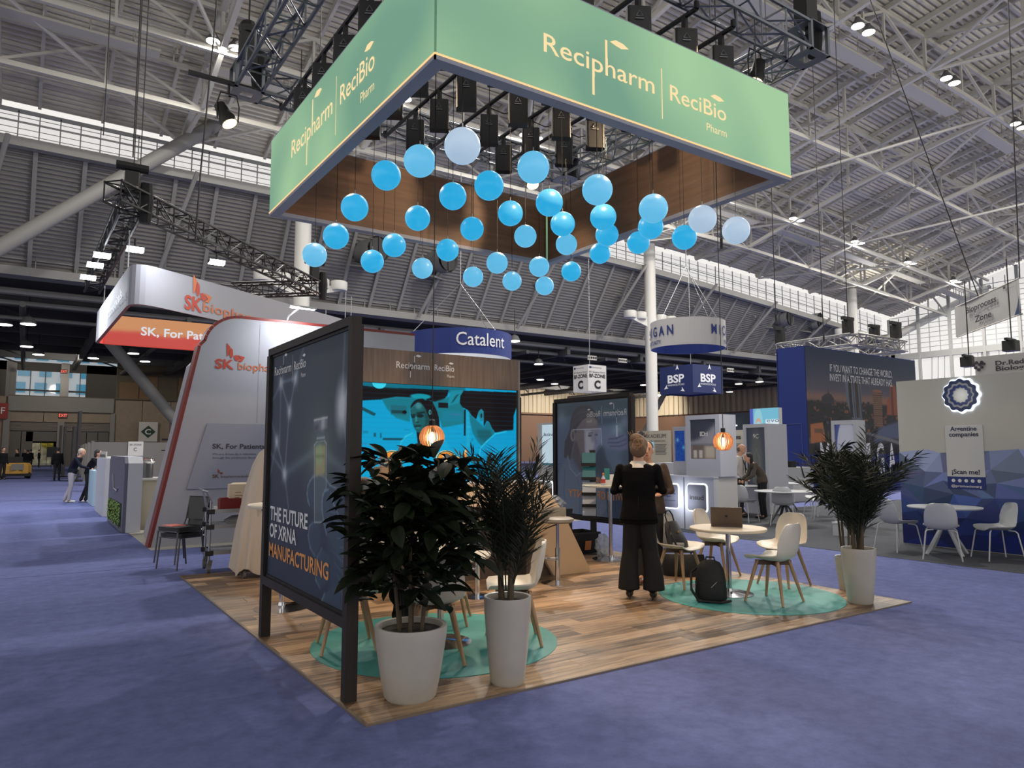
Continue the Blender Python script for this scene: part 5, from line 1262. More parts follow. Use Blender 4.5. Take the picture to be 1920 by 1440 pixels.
def hand(m_, w_, d, n, s=1.0):
    """w_: wrist point, d: hand direction, n: palm normal"""
    w_ = V(w_); d = V(d).normalized(); n = V(n).normalized(); l = d.cross(n).normalized()
    limb(m_, [w_, w_+d*.05*s], [.022*s, .03*s], 8)
    for k, (o_, L) in enumerate(((-.03, .062), (-.01, .072), (.01, .068), (.03, .052))):
        a = w_ + d*.075*s + l*o_*s; b = a + (d*.8+n*.25).normalized()*L*.5*s; c = b + (d*.5+n*.7).normalized()*L*.5*s
        limb(m_, [w_+d*.04*s+l*o_*.6*s, a, b, c], [.011*s, .0105*s, .0095*s, .0085*s], 6)
    limb(m_, [w_+d*.02*s-l*.02*s, w_+d*.05*s-l*.05*s, w_+d*.085*s-l*.055*s+n*.015*s], [.012*s, .011*s, .009*s], 6)
DEF = dict(pelvis=(0, 0, .53), waist=(0, 0, .60), chest=(0, 0, .72), neck=(0, -.005, .83), head=(0, .01, .925),
           shL=(-.105, 0, .80), shR=(.105, 0, .80), elL=(-.13, -.02, .63), elR=(.13, -.02, .63), wrL=(-.135, .04, .485), wrR=(.135, .04, .485),
           hiL=(-.05, 0, .52), hiR=(.05, 0, .52), knL=(-.055, .01, .285), knR=(.055, .01, .285), anL=(-.06, -.01, .05), anR=(.06, -.01, .05), feL=(-.065, .085, .02), feR=(.065, .085, .02))
def person(lab, x, y, face_az, H=1.75, pose=None, top=(30, 30, 34), legs=(24, 24, 28), hair=(60, 44, 32), shoes=(20, 18, 18), sk=None, z=FZ, vox=.013, female=False, hands=True, flare=1.0, jacket=0, collar=None, hairstyle='short', face=True, name='person', wide=1.0):
    t = thing(name, lab, 'person', (x, y, z), math.radians(face_az)-PI/2); J = dict(DEF); J.update(pose or {}); P = {k: V(v)*H for k, v in J.items()}; h = H; sk = sk or skin
    sw_ = .92 if female else 1.0; m_ = MB()
    def sec(p, rx, ry): return (p.x, p.y, p.z, rx*h*wide, ry*h*wide)
    ch, wa, pe, ne, hd = P['chest'], P['waist'], P['pelvis'], P['neck'], P['head']
    def torso(mm, g):
        lo = pe - V((0, 0, .035*h))
        mm.eloft([sec(lo, .075+g, .058+g), sec(pe, .094*(1.04 if female else 1)+g, .068+g), sec(wa, (.080 if female else .084)+g, .056+g), sec(ch, .096*sw_+g, .066+g), sec(ch.lerp(ne, .55), .104*sw_+g, .056+g), sec(ch.lerp(ne, .85), .07+g, .042+g), sec(ne, .035+g*.5, .035+g*.5)], 20)
    torso(m_, -.004)
    limb(m_, [ne-V((0, 0, .02*h)), hd-V((0, .008*h, .035*h))], [.033*h, .031*h])
    m_.ell(hd+V((0, 0, .012*h)), .044*h, .056*h, .056*h, 20, 14); m_.ell(hd+V((0, .014*h, -.025*h)), .034*h, .038*h, .042*h, 16, 12)
    m_.ell(hd+V((0, .057*h, -.008*h)), .008*h, .012*h, .012*h, 8, 6); limb(m_, [hd+V((0, .052*h, .012*h)), hd+V((0, .062*h, -.01*h))], [.005*h, .007*h], 6)
    for s in (-1, 1): m_.ell(hd+V((s*.045*h, -.004*h, -.004*h)), .006*h, .012*h, .018*h, 8, 6)
    for s, S_ in (('L', -1), ('R', 1)):
        limb(m_, [P['sh'+s], P['el'+s], P['wr'+s]], [.026*h, .021*h, .014*h]); limb(m_, [P['hi'+s], P['kn'+s], P['an'+s]], [.046*h, .031*h, .02*h])
        limb(m_, [P['an'+s], P['fe'+s]], [.018*h, .014*h], 8)
        d = (P['wr'+s]-P['el'+s])
        if hands: hand(m_, P['wr'+s], d, (-S_*.6, .6, 0) if abs(d.normalized().x) < .8 else (0, 0, -1), h/1.75)
        else: m_.ell(P['wr'+s]+d.normalized()*.05*h, .02*h, .02*h, .03*h, 8, 6)
    blob('body', m_, sk, t, vox)
    # trousers
    cm_ = mat('cloth_%d_%d_%d' % tuple(legs), legs, .85); ct = mat('cloth_%d_%d_%d' % tuple(top), top, .95, bump=.25, nscale=14, spec=.15)
    m_ = MB(); g = .006*h
    for s in 'LR':
        a, k, b = P['hi'+s], P['kn'+s], P['an'+s]; limb(m_, [a, a.lerp(k, .5), k, k.lerp(b, .5), b], [.052*h, .046*h*(1+.1*(flare-1)), .037*h*flare, .031*h*flare, .030*h*flare])
    m_.eloft([sec(pe-V((0, 0, .045*h)), .085, .064), sec(pe, .1, .072), sec(pe.lerp(wa, .8), .088, .064)], 18); blob('trousers', m_, cm_, t, vox)
    # top / jacket
    m_ = MB(); torso(m_, .008 if not jacket else .014)
    if jacket: m_.eloft([sec(pe-V((0, 0, .05*h)), .122 if female else .115, .09), sec(pe, .112, .084), sec(wa, .1, .07), sec(ch, .104, .074)], 20)
    for s in 'LR': limb(m_, [P['sh'+s], P['el'+s], P['wr'+s].lerp(P['el'+s], .08)], [.029*h, .028*h, .023*h])
    blob('jacket' if jacket else 'shirt', m_, ct, t, vox)
    sh = MB()
    for s in 'LR':
        d = (P['fe'+s]-P['an'+s]); q = P['fe'+s]; c = P['an'+s].lerp(q, .5); c.z = q.z+.006*h
        sh.ell(c+V((0, .01*h, 0)), .024*h, .062*h, .022*h, 12, 8)
    blob('shoes', sh, mat('shoe_%d_%d_%d' % tuple(shoes), shoes, .45), t, vox*.8)
    hm = mat('hair_%d_%d_%d' % tuple(hair), hair, .6, bump=.6, nscale=40, stretch=(1, 1, .2)); m_ = MB()
    if hairstyle == 'short': m_.ell(hd+V((0, -.012*h, .026*h)), .048*h, .054*h, .048*h, 18, 12); m_.ell(hd+V((0, -.03*h, -.002*h)), .042*h, .034*h, .04*h, 14, 10)
    elif hairstyle == 'bald': m_.ell(hd+V((0, -.026*h, .002*h)), .0475*h, .042*h, .04*h, 18, 12)
    elif hairstyle == 'long': m_.ell(hd+V((0, -.012*h, .022*h)), .052*h, .058*h, .054*h, 18, 12); m_.ell(hd+V((0, -.038*h, -.03*h)), .05*h, .034*h, .075*h, 16, 12)
    elif hairstyle == 'bun':
        m_.ell(hd+V((0, -.012*h, .018*h)), .058*h, .064*h, .060*h, 20, 14); m_.ell(hd+V((0, -.042*h, -.014*h)), .052*h, .036*h, .05*h, 16, 12)
        m_.ell(hd+V((-.012*h, -.038*h, .055*h)), .042*h, .034*h, .032*h, 14, 10); m_.ell(hd+V((.014*h, -.062*h, .012*h)), .026*h, .022*h, .046*h, 14, 10)
        for k in range(9): q = k/9*6.28; limb(m_, [hd+V((.03*h*math.cos(q)-.008*h, -.055*h, .03*h+.02*h*math.sin(q))), hd+V((.012*h*math.cos(q+1), -.07*h, .03*h+.03*h*math.sin(q+1)))], [.006*h, .005*h], 6)
    blob('hair', m_, hm, t, vox*.75)
    if hairstyle == 'bun':
        m_ = MB(); r2 = random.Random(4)
        for k in range(60):
            q = r2.uniform(0, 6.28); c0 = hd + V((.05*h*math.cos(q), -.03*h, .0+.045*h*math.sin(q))); c1 = hd + V((.03*h*math.cos(q+.5), -.074*h, .012*h+.03*h*math.sin(q+.5))); c2 = hd + V((.012*h*math.cos(q+1.2)+r2.uniform(-.02, .02)*h, -.085*h, .03*h+.025*h*math.sin(q+1.2)))
            m_.tube([c0, c1, c2], [.0035*h, .004*h, .002*h], 5)
        for k in range(10): q = r2.uniform(-.05, .05)*h; m_.tube([hd+V((q, -.04*h, .07*h)), hd+V((q*1.4, -.06*h, .095*h+r2.uniform(0, .012)*h))], [.003*h, .001*h], 4)
        obj('hair_strands', m_, mat('hair_strands_blonde', (158, 122, 90), .5, noise=.35, nscale=30), t, kind='stuff')
    if face:
        e = MB()
        for s in (-1, 1): e.ell(hd+V((s*.018*h, .0515*h, .006*h)), .0045*h, .003*h, .003*h, 8, 6)
        obj('eyes', e, mat('eye_dark', (24, 20, 18), .3), t)
        e = MB(); e.ell(hd+V((0, .051*h, -.034*h)), .013*h, .003*h, .003*h, 10, 6); obj('mouth', e, mat('lips', (140, 78, 70), .5), t)
        e = MB()
        for s in (-1, 1): e.ell(hd+V((s*.018*h, .052*h, .018*h)), .010*h, .003*h, .0022*h, 8, 6)
        obj('eyebrows', e, hm, t)
    if collar:
        m_ = MB().lathe([(.066*h, -.03*h), (.058*h, -.012*h), (.042*h, .010*h), (.038*h, .008*h), (.05*h, -.028*h)], 18); o = obj('collar', m_, mat('collar_%d' % collar[0], collar, .7), t, loc=ne, smooth=True)
    return t, P
# the woman in the black suit
pose = dict(elL=(-.150, .005, .655), elR=(.148, .0, .66), wrL=(-.05, .115, .66), wrR=(.045, .12, .665), shL=(-.112, 0, .795), shR=(.112, 0, .795), anL=(-.062, 0, .075), anR=(.075, 0, .075), feL=(-.07, .06, .02), feR=(.08, .06, .02), knL=(-.055, 0, .30), knR=(.062, 0, .30), hiL=(-.048, 0, .53), hiR=(.048, 0, .53), head=(.004, 0.01, .925))
wt, WP = person('woman in a black trouser suit with an upswept bun, seen from behind', AD(1197, 900, 7.85).x, AD(1197, 900, 7.85).y, 44, 1.76, pose, (11, 10, 11), (10, 9, 10), (104, 80, 60), (12, 12, 13), female=True, jacket=1, flare=1.28, collar=(214, 204, 190), hairstyle='bun', vox=.011, wide=1.0)
hh = 1.76; m_ = MB()
for s in 'LR': q = WP['an'+s]; m_.tube([(q.x, q.y-.045, .075), (q.x, q.y-.05, .0)], [.012, .004], 8)
obj('stiletto_heels', m_, mat('patent_black', (12, 12, 13), .2), wt)
# wide trouser hems
m_ = MB()
for s, dx in (('L', -.01), ('R', .014)):
    q = WP['an'+s]; k = WP['kn'+s]; m_.eloft([(q.x+dx, q.y, .10, .118, .1), (q.x+dx*.7, q.y, .3, .104, .092), (k.x, k.y, .52, .088, .082), (WP['hi'+s].x*.95, 0, .80, .094, .098), (WP['hi'+s].x*.9, 0, .95, .09, .1)], 18)
blob('wide_trouser_legs', m_, MC['cloth_10_9_10'], wt, .012, 1)
m_ = MB().eloft([(0, 0, .81, .215, .15), (0, 0, .9, .2, .138), (0, 0, 1.06, .17, .125), (0, 0, 1.24, .182, .125), (0, 0, 1.37, .2, .105), (0, 0, 1.415, .17, .085), (0, 0, 1.45, .09, .06)], 24)
blob('jacket_skirt', m_, MC['cloth_11_10_11'], wt, .012, 2)
obj('back_seam', MB().tube([(0, -.146, .83), (0, -.136, .95), (0, -.124, 1.1), (0, -.13, 1.3)], .003, 5), mat('seam_dark', (6, 6, 7), .9), wt)
# man partly behind her
mp = dict(elR=(.15, .03, .64), elL=(-.15, .03, .64), wrR=(.08, .1, .62), wrL=(-.08, .1, .62), head=(.01, .03, .915), neck=(0, .01, .82))
person('man in a brown suit facing the woman, mostly hidden behind her', AD(1216, 900, 8.75).x, AD(1216, 900, 8.75).y, 226, 1.74, mp, (74, 62, 54), (40, 36, 34), (52, 38, 30), (88, 52, 36), jacket=1, collar=(214, 208, 198), vox=.012)
# seated man behind the plant
sp = dict(pelvis=(0, -.02, .29), waist=(0, -.02, .36), chest=(0, .0, .49), neck=(0, .02, .60), head=(0, .05, .695), shL=(-.11, 0, .57), shR=(.11, 0, .57), elL=(-.14, .06, .42), elR=(.14, .06, .42), wrL=(-.08, .2, .43), wrR=(.08, .2, .43),
          hiL=(-.055, 0, .285), hiR=(.055, 0, .285), knL=(-.07, .24, .29), knR=(.07, .24, .29), anL=(-.07, .22, .05), anR=(.075, .26, .05), feL=(-.07, .31, .02), feR=(.075, .35, .02))
person('seated man in a pale shirt and black trousers behind the leafy plant', 2.30, 5.72, -15, 1.78, sp, (176, 172, 160), (18, 18, 20), (70, 54, 42), (104, 56, 40), vox=.013, z=RZ)
# ================= LEFT: red and white booth =================
skw = mat('monolith_white', (158, 157, 164), .5); redm = mat('dark_red_edge', (116, 34, 28), .5)
def outline(x0, z1, x1, r=.55, slant=.19, n=9):
    """slanted left edge, rounded top-left corner; returns (x,z) loop"""
    pts = [(x0, 0)]; xt = x0 + slant*(z1-r); pts.append((xt, z1-r))
    for k in range(1, n+1): a = PI - (PI/2)*k/n; pts.append((xt + .1 + r + r*math.cos(a)*1.05, z1-r + r*math.sin(a)))
    pts += [(x1, z1), (x1, 0)]; return pts
YS = 13.35
wallt = thing('monolith_wall', 'white leaning booth wall with dark red edge and rounded corner', 'wall panel', (3.5, YS, .006))
pts = outline(1.82, 3.98, 6.6)
obj('front_face', MB().prism([(p[0], YS, max(p[1], .006)) for p in pts], (0, .3, 0)), skw, wallt, world=True)
# red edge band following the outline
m_ = MB(); ib = pts[:-1]
for a, b in zip(ib[:-1], ib[1:]):
    d = V((b[0]-a[0], 0, b[1]-a[1])).normalized(); n_ = V((-d.z, 0, d.x)); A0 = V((a[0], 0, a[1])); B0 = V((b[0], 0, b[1])); o_ = n_*.05
    m_.quadv(A0+V((0, YS-.004, 0)), B0+V((0, YS-.004, 0)), B0+o_+V((0, YS-.004, 0)), A0+o_+V((0, YS-.004, 0))); m_.quadv(A0+o_+V((0, YS-.004, 0)), B0+o_+V((0, YS-.004, 0)), B0+o_+V((0, YS+.3, 0)), A0+o_+V((0, YS+.3, 0)))
for i in range(len(m_.v)): m_.v[i] = (m_.v[i][0], m_.v[i][1], max(m_.v[i][2], .007))
obj('red_edge', m_, redm, wallt, world=True)
p2 = outline(1.95, 3.8, 3.2, slant=.19)
obj('side_return', MB().prism([(p[0]-.0, YS+.3, max(p[1], .006)) for p in p2], (0, 1.6, 0)), skw, wallt, world=True)
obj('raised_panel', MB().prism([(2.33, YS-.03, .95), (2.62, YS-.03, 2.08), (6.4, YS-.03, 2.08), (6.4, YS-.03, .95)], (0, .025, 0)), mat('raised_panel', (142, 143, 156), .5), wallt, world=True)
obj('panel_joint', MB().box(3.46, 3.47, YS-.003, YS, 2.1, 3.9), mat('joint_grey', (140, 140, 146), .6), wallt, world=True)
skr = mat('logo_red', (176, 62, 44), .5); sko = mat('logo_orange', (196, 104, 60), .5)
def flame(parent, org, xd, yd, s, ma, mb_, off=.004):
    m_ = MB(); poly2(m_, [(0, 1), (.30, .72), (.42, .42), (.30, .22), (.12, .45), (.05, .7)], org, xd, yd, off) if 0 else None
    m_ = MB()
    for pts in ([(.22, .75), (.34, .62), (.36, .30), (.26, .12), (.16, .35)], [(.40, .30), (.52, .34), (.78, .14), (.56, .0), (.44, .1)]): poly2(m_, [(p[0]*s, p[1]*s) for p in pts], org, xd, yd, off)
    obj('logo_mark', m_, ma, parent, world=True); m_ = MB()
    for pts in ([(0, 1), (.2, .78), (.14, .36), (.04, .2)], [(.56, .36), (1.0, .26), (.84, -.02), (.62, .0), (.82, .14)]): poly2(m_, [(p[0]*s, p[1]*s) for p in pts], org, xd, yd, off)
    obj('logo_mark', m_, mb_, parent, world=True)
yF = YS-.004
p = AY(403, 690, yF); q = AY(441, 690, yF)
text(wallt, 'SK', p, X_, Z_, skr, width=(q.x-p.x)*.94, height=.17, bold=.03)
p = AY(446, 693, yF); text(wallt, 'biopharmaceuticals', p, X_, Z_, sko, height=.14, width=1.62, bold=.005)
p = AY(424, 676, yF); flame(wallt, p, X_, Z_, .32, skr, skr)
dkt = mat('text_dark', (54, 48, 58), .6); dkb = mat('text_brown', (92, 62, 50), .6); yP = YS-.031
p = AY(398, 841, yP); text(wallt, 'SK, For Patients. For Life.', p, X_, Z_, dkt, width=1.42, height=.085, bold=.02)
p = AY(398, 853, yP); text(wallt, 'We are driven by a relentless commitment to patients', p, X_, Z_, dkt, width=1.36, height=.034)
p = AY(398, 860, yP); text(wallt, 'through the continuous development of new therapies', p, X_, Z_, dkt, width=1.34, height=.034)
p = AY(398, 896, yP); text(wallt, 'SK', p, X_, Z_, dkb, width=.11, height=.06, bold=.03); text(wallt, 'biopharmaceuticals', p + V((.14, 0, 0)), X_, Z_, dkb, width=.56, height=.042, bold=.005); flame(wallt, p+V((.08, 0, .06)), X_, Z_, .1, dkb, skr)
obj('arm_lamp', MB().tube([(3.95, YS+.1, 3.98), (3.95, YS-.1, 4.1), (4.05, YS-.45, 4.22)], .02, 6).box(3.85, 4.35, YS-.5, YS-.4, 4.2, 4.24), white, wallt, world=True)
obj('lamp_face', MB().box(3.88, 4.32, YS-.49, YS-.41, 4.193, 4.199), glow('white_led', (240, 246, 255), 12), wallt, world=True)
lamp('AREA', 'monolith_wash', (4.1, YS-.6, 4.15), 38, (.9, .95, 1), .35, (3.9, YS, 2.9))
# second lower monolith behind
w2 = thing('monolith_wall', 'lower rounded grey-white booth wall behind the red-edged wall', 'wall panel', (2.6, 15.4, .006))
pp = outline(2.02, 3.15, 5.6, r=.4, slant=.2)
obj('front_face', MB().prism([(p[0], 15.35, max(p[1], .006)) for p in pp], (0, .5, 0)), skw, w2, world=True)
obj('caption', MB().box(2.2, 2.5, 15.342, 15.349, 1.8, 1.84).box(2.2, 2.45, 15.342, 15.349, 1.6, 1.62), dkt, w2, world=True)
# hanging ring sign
hs = thing('hanging_ring_sign', 'white three-sided hanging sign with rounded corners and a red inner face', 'hanging sign', (4, 20, 5.0))
Apt, Bpt = V((1.84, 18.24, 0)), V((1.68, 26.2, 0)); dh = (V((3.84, 19.54, 0))-V((1.84, 18.24, 0))).normalized()
Cp = Apt + dh*8.6; Dp = V((Cp.x+.3, 26.2, 0)); r0 = .55
def corner(P0, P1, P2, r, n=7):
    a = P1 + (P0-P1).normalized()*r; b = P1 + (P2-P1).normalized()*r; return [a*(1-t)**2 + P1*2*t*(1-t) + b*t*t for t in [k/n for k in range(n+1)]]
loop = corner(Bpt, Apt, Cp, .75) + corner(Apt, Cp, Dp, .5) + corner(Cp, Dp, Bpt, .5) + corner(Dp, Bpt, Apt, .4)
cen = sum(loop, V((0, 0, 0)))/len(loop); inn = [p + (cen-p).normalized()*.12 for p in loop]; z0, z1 = 5.0, 5.95
m_ = MB(); n = len(loop)
for k in range(n): a, b = loop[k], loop[(k+1) % n]; m_.quadv(a+V((0, 0, z0)), b+V((0, 0, z0)), b+V((0, 0, z1)), a+V((0, 0, z1)))
obj('outer_skin', m_, mat('banner_white', (150, 149, 156), .7), hs, world=True)
m_ = MB()
for k in range(n): a, b = inn[k], inn[(k+1) % n]; m_.quadv(b+V((0, 0, z0)), a+V((0, 0, z0)), a+V((0, 0, z1)), b+V((0, 0, z1)))
A = Art(200, 40, (222, 92, 84)); A.poly([(0, 0), (1, 0), (1, .3), (.8, .5), (.62, .34), (.5, .5), (.3, .62), (.16, .5), (0, .55)], (228, 160, 112), 2)
obj('inner_skin', m_, mat('banner_inner_red', (216, 84, 76), .7, emit=.35), hs, world=True)
m_ = MB()
for k in range(n): a, b, c_, d_ = loop[k], loop[(k+1) % n], inn[(k+1) % n], inn[k]; m_.quadv(a+V((0, 0, z0)), b+V((0, 0, z0)), c_+V((0, 0, z0)), d_+V((0, 0, z0))); m_.quadv(a+V((0, 0, z1)), d_+V((0, 0, z1)), c_+V((0, 0, z1)), b+V((0, 0, z1)))
obj('edge_rim', m_, redm, hs, world=True)
# orange-red inner back panel with the slogan
yb = 26.02
panel('inner_print', (1.95, yb, z0+.01), X_, Z_, 6.2, .93, A.material('red_orange_print', .75, .6), hs)
p = AY(264, 628, yb-.02); text(hs, 'SK, For Patients. For Life.', p, X_, Z_, glow('lit_white_text', (230, 232, 240), .9), width=4.3, height=.28, bold=.02)
# outer front text along the slanted face
nrm = V((dh.y, -dh.x, 0)); 
def on_hyp(px, py):
    d = ray(px, py); o = Apt + nrm*.0; t_ = ((o-EYE).dot(nrm))/d.dot(nrm); return EYE + d*t_
p = on_hyp(345, 578) + nrm*.01; q = on_hyp(378, 578); text(hs, 'SK', p, dh, Z_, skr, width=(q-p).length, height=.36, bold=.03)
p = on_hyp(380, 583) + nrm*.01; text(hs, 'biopharmaceuticals', p, dh, Z_, sko, width=4.2, height=.25, bold=.005)
flame(hs, on_hyp(360, 560)+nrm*.01, dh, Z_, .62, skr, sko)
text(hs, 'biopharmaceuticals', (1.75, 25.6, 5.25), (0, -1, 0), Z_, glow('lit_edge_text', (240, 246, 255), 1.2), width=6.3, height=.3)
for k in (0, 8, 14, 20, 26): q = loop[k % n]; obj('hanger_wire', MB().tube([q+V((0, 0, z1)), q+V((0, 0, 6.9))], .015, 5), steel, hs, world=True)
# black truss triangle
TA_, TC_, TD_, TB_ = V((1.67, 17.5, 7)), V((7.7, 23.1, 7)), V((7.8, 28.6, 7)), V((1.58, 25.5, 7))
tk = thing('rigging_truss', 'black box truss frame with white floodlights above the red and white sign', 'truss', (4, 21, 7))
for a, b in ((TA_+V((-.4, -.5, .1)), TC_), (TC_, V((5.6, 25.0, 7))), (TA_, TB_+V((0, 1.5, 0)))): obj('truss_section', box_truss(a, b, .42, .55, r=.035, rd=.016), truss_blk, tk, world=True)
for nm_, q in (('near', TA_), ('right', TC_)):
    h = thing('chain_hoist', 'black chain hoist on the %s corner of the black truss' % nm_, 'hoist', q+V((0, 0, .25))); obj('motor_body', rbox(MB(), -.14, .14, -.12, .12, 0, .5, .03).tube([(-.32, 0, .62), (.32, 0, .62)], .1, 10), black, h); obj('chain', MB().tube([(0, 0, .85), (0, 0, 16)], .015, 5), black, h); obj('chain_bag', MB().eloft([(.3, 0, -.6, .12, .1), (.3, 0, -.1, .16, .13), (.3, 0, .3, .12, .1)], 10), mat('bag_black', (20, 20, 22), .8), h)
fl = glow('flood_white', (240, 248, 255), 22); first = None
for (px, py, nm_) in ((253, 470, 'first on the slanted truss'), (406, 494, 'middle of the slanted truss'), (191, 481, 'upper of the left three'), (178, 499, 'middle of the left three'), (165, 522, 'lowest of the left three')):
    q = G(px, py, 6.55); lb = 'bright white floodlight under the black truss, %s' % nm_
    if first is None:
        first = thing('floodlight', lb, 'floodlight', q, 0, 'white floodlights on the black truss'); obj('housing', MB().box(-.2, .2, -.12, .12, .0, .08).tube([(0, 0, .08), (0, 0, .3)], .03, 6), black, first); obj('lens', MB().box(-.19, .19, -.11, .11, -.02, 0).box(-.19, .19, -.13, -.121, 0, .07), fl, first)
    else: dup(first, q, None, lb)
lamp('AREA', 'flood_wash', (2.6, 17.5, 6.5), 60, (.9, .95, 1), .5, (1.0, 22, 0)); lamp('AREA', 'flood_wash', (0.8, 24, 6.4), 260, (.9, .95, 1), .5, (0.5, 24, 0))

# ---- stacked banquet chairs ----
bv = mat('black_vinyl', (24, 23, 24), .45)
def banquet(lab, x, y, z, rz, group='stacked black banquet chairs'):
    t = thing('banquet_chair', lab, 'chair', (x, y, z), rz, group); tb = mat('gunmetal_tube', (88, 88, 92), .3, .8)
    obj('seat', rbox(MB(), -.21, .21, -.20, .21, .43, .485, .05), bv, t, smooth=True)
    obj('backrest', MB().prism([(-.17, -.235, .56), (.17, -.235, .56), (.20, -.285, .86), (-.20, -.285, .86)], (0, -.03, 0)), bv, t)
    for s in (-1, 1):
        obj('leg', MB().tube([(s*.2, .19, .43), (s*.21, .23, 0)], .011, 8), tb, t); obj('leg', MB().tube([(s*.2, -.18, .43), (s*.21, -.24, 0)], .011, 8), tb, t)
        obj('back_tube', MB().tube([(s*.19, -.18, .43), (s*.185, -.225, .55), (s*.205, -.3, .87)], .011, 8), tb, t)
    obj('top_tube', MB().tube([(-.205, -.3, .87), (.205, -.3, .87)], .011, 8), tb, t)
    obj('seat_rails', MB().tube([(-.2, .2, .425), (.2, .2, .425), (.2, -.19, .425), (-.2, -.19, .425), (-.2, .2, .425)], .011, 6), tb, t)
    return t
banquet('lower black banquet chair of the stack of two beside the white leaning wall', 1.88, 10.92, 0, math.radians(118))
banquet('upper black banquet chair of the stack, with a pink booklet on its seat', 1.84, 10.86, .09, math.radians(118))
t = thing('booklet', 'pink and orange booklet lying on the upper black banquet chair', 'booklet', (1.76, 10.88, .577), math.radians(110))
obj('cover', MB().box(-.13, .13, -.1, .1, .004, .012), mat('booklet_pink', (222, 110, 96), .5), t); obj('pages', MB().box(-.128, .128, -.098, .098, 0, .004), white, t)
# ---- steel service cart ----
t = thing('service_cart', 'steel three-shelf service cart with black corner bumpers', 'cart', (2.72, 10.35, 0), math.radians(-5))
wdt, dep = .62, .24
for z in (.26, .60, .80):
    m_ = MB().box(-wdt, wdt, -dep, dep, z, z+.012)
    for s in (-1, 1): m_.box(-wdt, wdt, s*dep-.006, s*dep+.006, z-.02, z+.03).box(s*wdt-.006, s*wdt+.006, -dep, dep, z-.02, z+.03)
    shf = obj('shelf', m_, steel, t)
    for sx in (-1, 1):
        for sy in (-1, 1): obj('corner_bumper', MB().box(sx*wdt-.05, sx*wdt+.05, sy*dep-.03, sy*dep+.03, z-.03, z+.03), black, shf)
for sx in (-1, 1):
    for sy in (-1, 1):
        obj('post', MB().tube([(sx*wdt, sy*dep, .16), (sx*wdt, sy*dep, .82)], .016, 8), steel, t)
        obj('caster', MB().tube([(sx*wdt-.02, sy*dep, .065), (sx*wdt+.02, sy*dep, .065)], .065, 16).beam((sx*wdt, sy*dep, .07), (sx*wdt+.02, sy*dep, .17), .06, .05), mat('caster_grey', (92, 88, 84), .5), t, rot=None)
for s in (-1,): obj('push_handle', MB().tube([(-wdt, -dep, .82), (-wdt, -dep, .95), (-wdt-.05, -dep, 1.06), (-wdt-.1, -dep, 1.08), (-wdt-.1, dep, 1.08), (-wdt-.05, dep, 1.06), (-wdt, dep, .82)], .014, 8), steel, t)
cz_ = .813
t = thing('carton', 'beige printed carton standing on the steel cart', 'box', (AY(449, 950, 10.42).x, 10.42, cz_), -.1); obj('carton_body', MB().box(-.15, .15, -.11, .11, 0, .33), mat('carton_beige', (206, 190, 164), .7), t)
obj('flaps', MB().prism([(-.15, -.11, .33), (.15, -.11, .33), (.1, -.02, .35), (-.1, -.02, .35)], (0, 0, .004)), mat('carton_beige', (206, 190, 164), .7), t)
obj('print', MB().box(-.08, .0, -.112, -.111, .22, .228).box(-.08, .02, -.112, -.111, .18, .186).box(-.08, -.02, -.112, -.111, .15, .156).box(-.08, .0, -.112, -.111, .09, .095), mat('print_brown', (120, 70, 50), .6), t)
t = thing('carton', 'small dark red box on the front of the steel cart', 'box', (AY(430, 950, 10.24).x, 10.24, cz_), .1); obj('carton_body', MB().box(-.14, .14, -.05, .05, 0, .15), mat('box_dark_red', (112, 24, 24), .6), t); obj('tab', MB().box(-.12, -.03, -.05, .05, .15, .165), mat('box_dark_red', (112, 24, 24), .6), t)
t = thing('paper_pile', 'small pile of papers at the left end of the steel cart', 'papers', (AY(415, 950, 10.36).x, 10.36, cz_)); obj('sheets', MB().box(-.08, .08, -.1, .1, 0, .04), white, t); obj('clip', MB().box(-.05, .0, -.1, -.06, .04, .07), black, t)
t = thing('cloth_bundle', 'folded grey plastic on the middle shelf of the steel cart', 'bundle', (2.75, 10.35, .613)); obj('bundle', MB().eloft([(0, 0, 0, .42, .18), (0, 0, .06, .46, .2), (0, 0, .11, .36, .15)], 16), mat('grey_film', (132, 130, 128), .35), t, smooth=True)
# ---- draped rack ----
t = thing('draped_rack', 'tall rolling rack under a cream cloth cover', 'rack', (2.62, 9.62, FZ))
cl = mat('cream_cloth', (190, 176, 162), .85)
secs = []
for k, (z, hx_, hy_, cxo) in enumerate(((.08, .36, .24, 0), (.12, .37, .25, 0), (.6, .33, .22, .01), (1.1, .27, .18, .04), (1.4, .22, .14, .07), (1.56, .17, .1, .09), (1.61, .12, .06, .1))):
    loop = []
    for j in range(48):
        a = 2*PI*j/48; f = 1 + (.05*math.sin(9*a+z) + .03*math.sin(17*a)) * (1.2-z*.5); ex = math.copysign(abs(math.cos(a))**.6, math.cos(a)); ey = math.copysign(abs(math.sin(a))**.6, math.sin(a))
        loop.append((cxo + hx_*ex*f, hy_*ey*f, z + (.05*math.sin(5*a) if k == 0 else 0)))
    secs.append(loop)
obj('cloth_cover', MB().loft(secs), cl, t, smooth=True)
text(t, 'F', (2.62-.1, 9.62-.262, FZ+.84), X_, Z_, mat('navy', (30, 40, 80), .6), height=.12, bold=.02)
obj('rack_frame', MB().tube([(-.2, 0, .1), (0.02, 0, 1.5)], .015, 6).tube([(.2, 0, .1), (.14, 0, 1.5)], .015, 6).box(-.3, .3, -.18, .18, .1, .13), black, t)
for sx in (-1, 1):
    for sy in (-1, 1): obj('caster', MB().tube([(sx*.26-.015, sy*.15, .05), (sx*.26+.015, sy*.15, .05)], .05, 14), mat('caster_grey', (92, 88, 84), .5), t)

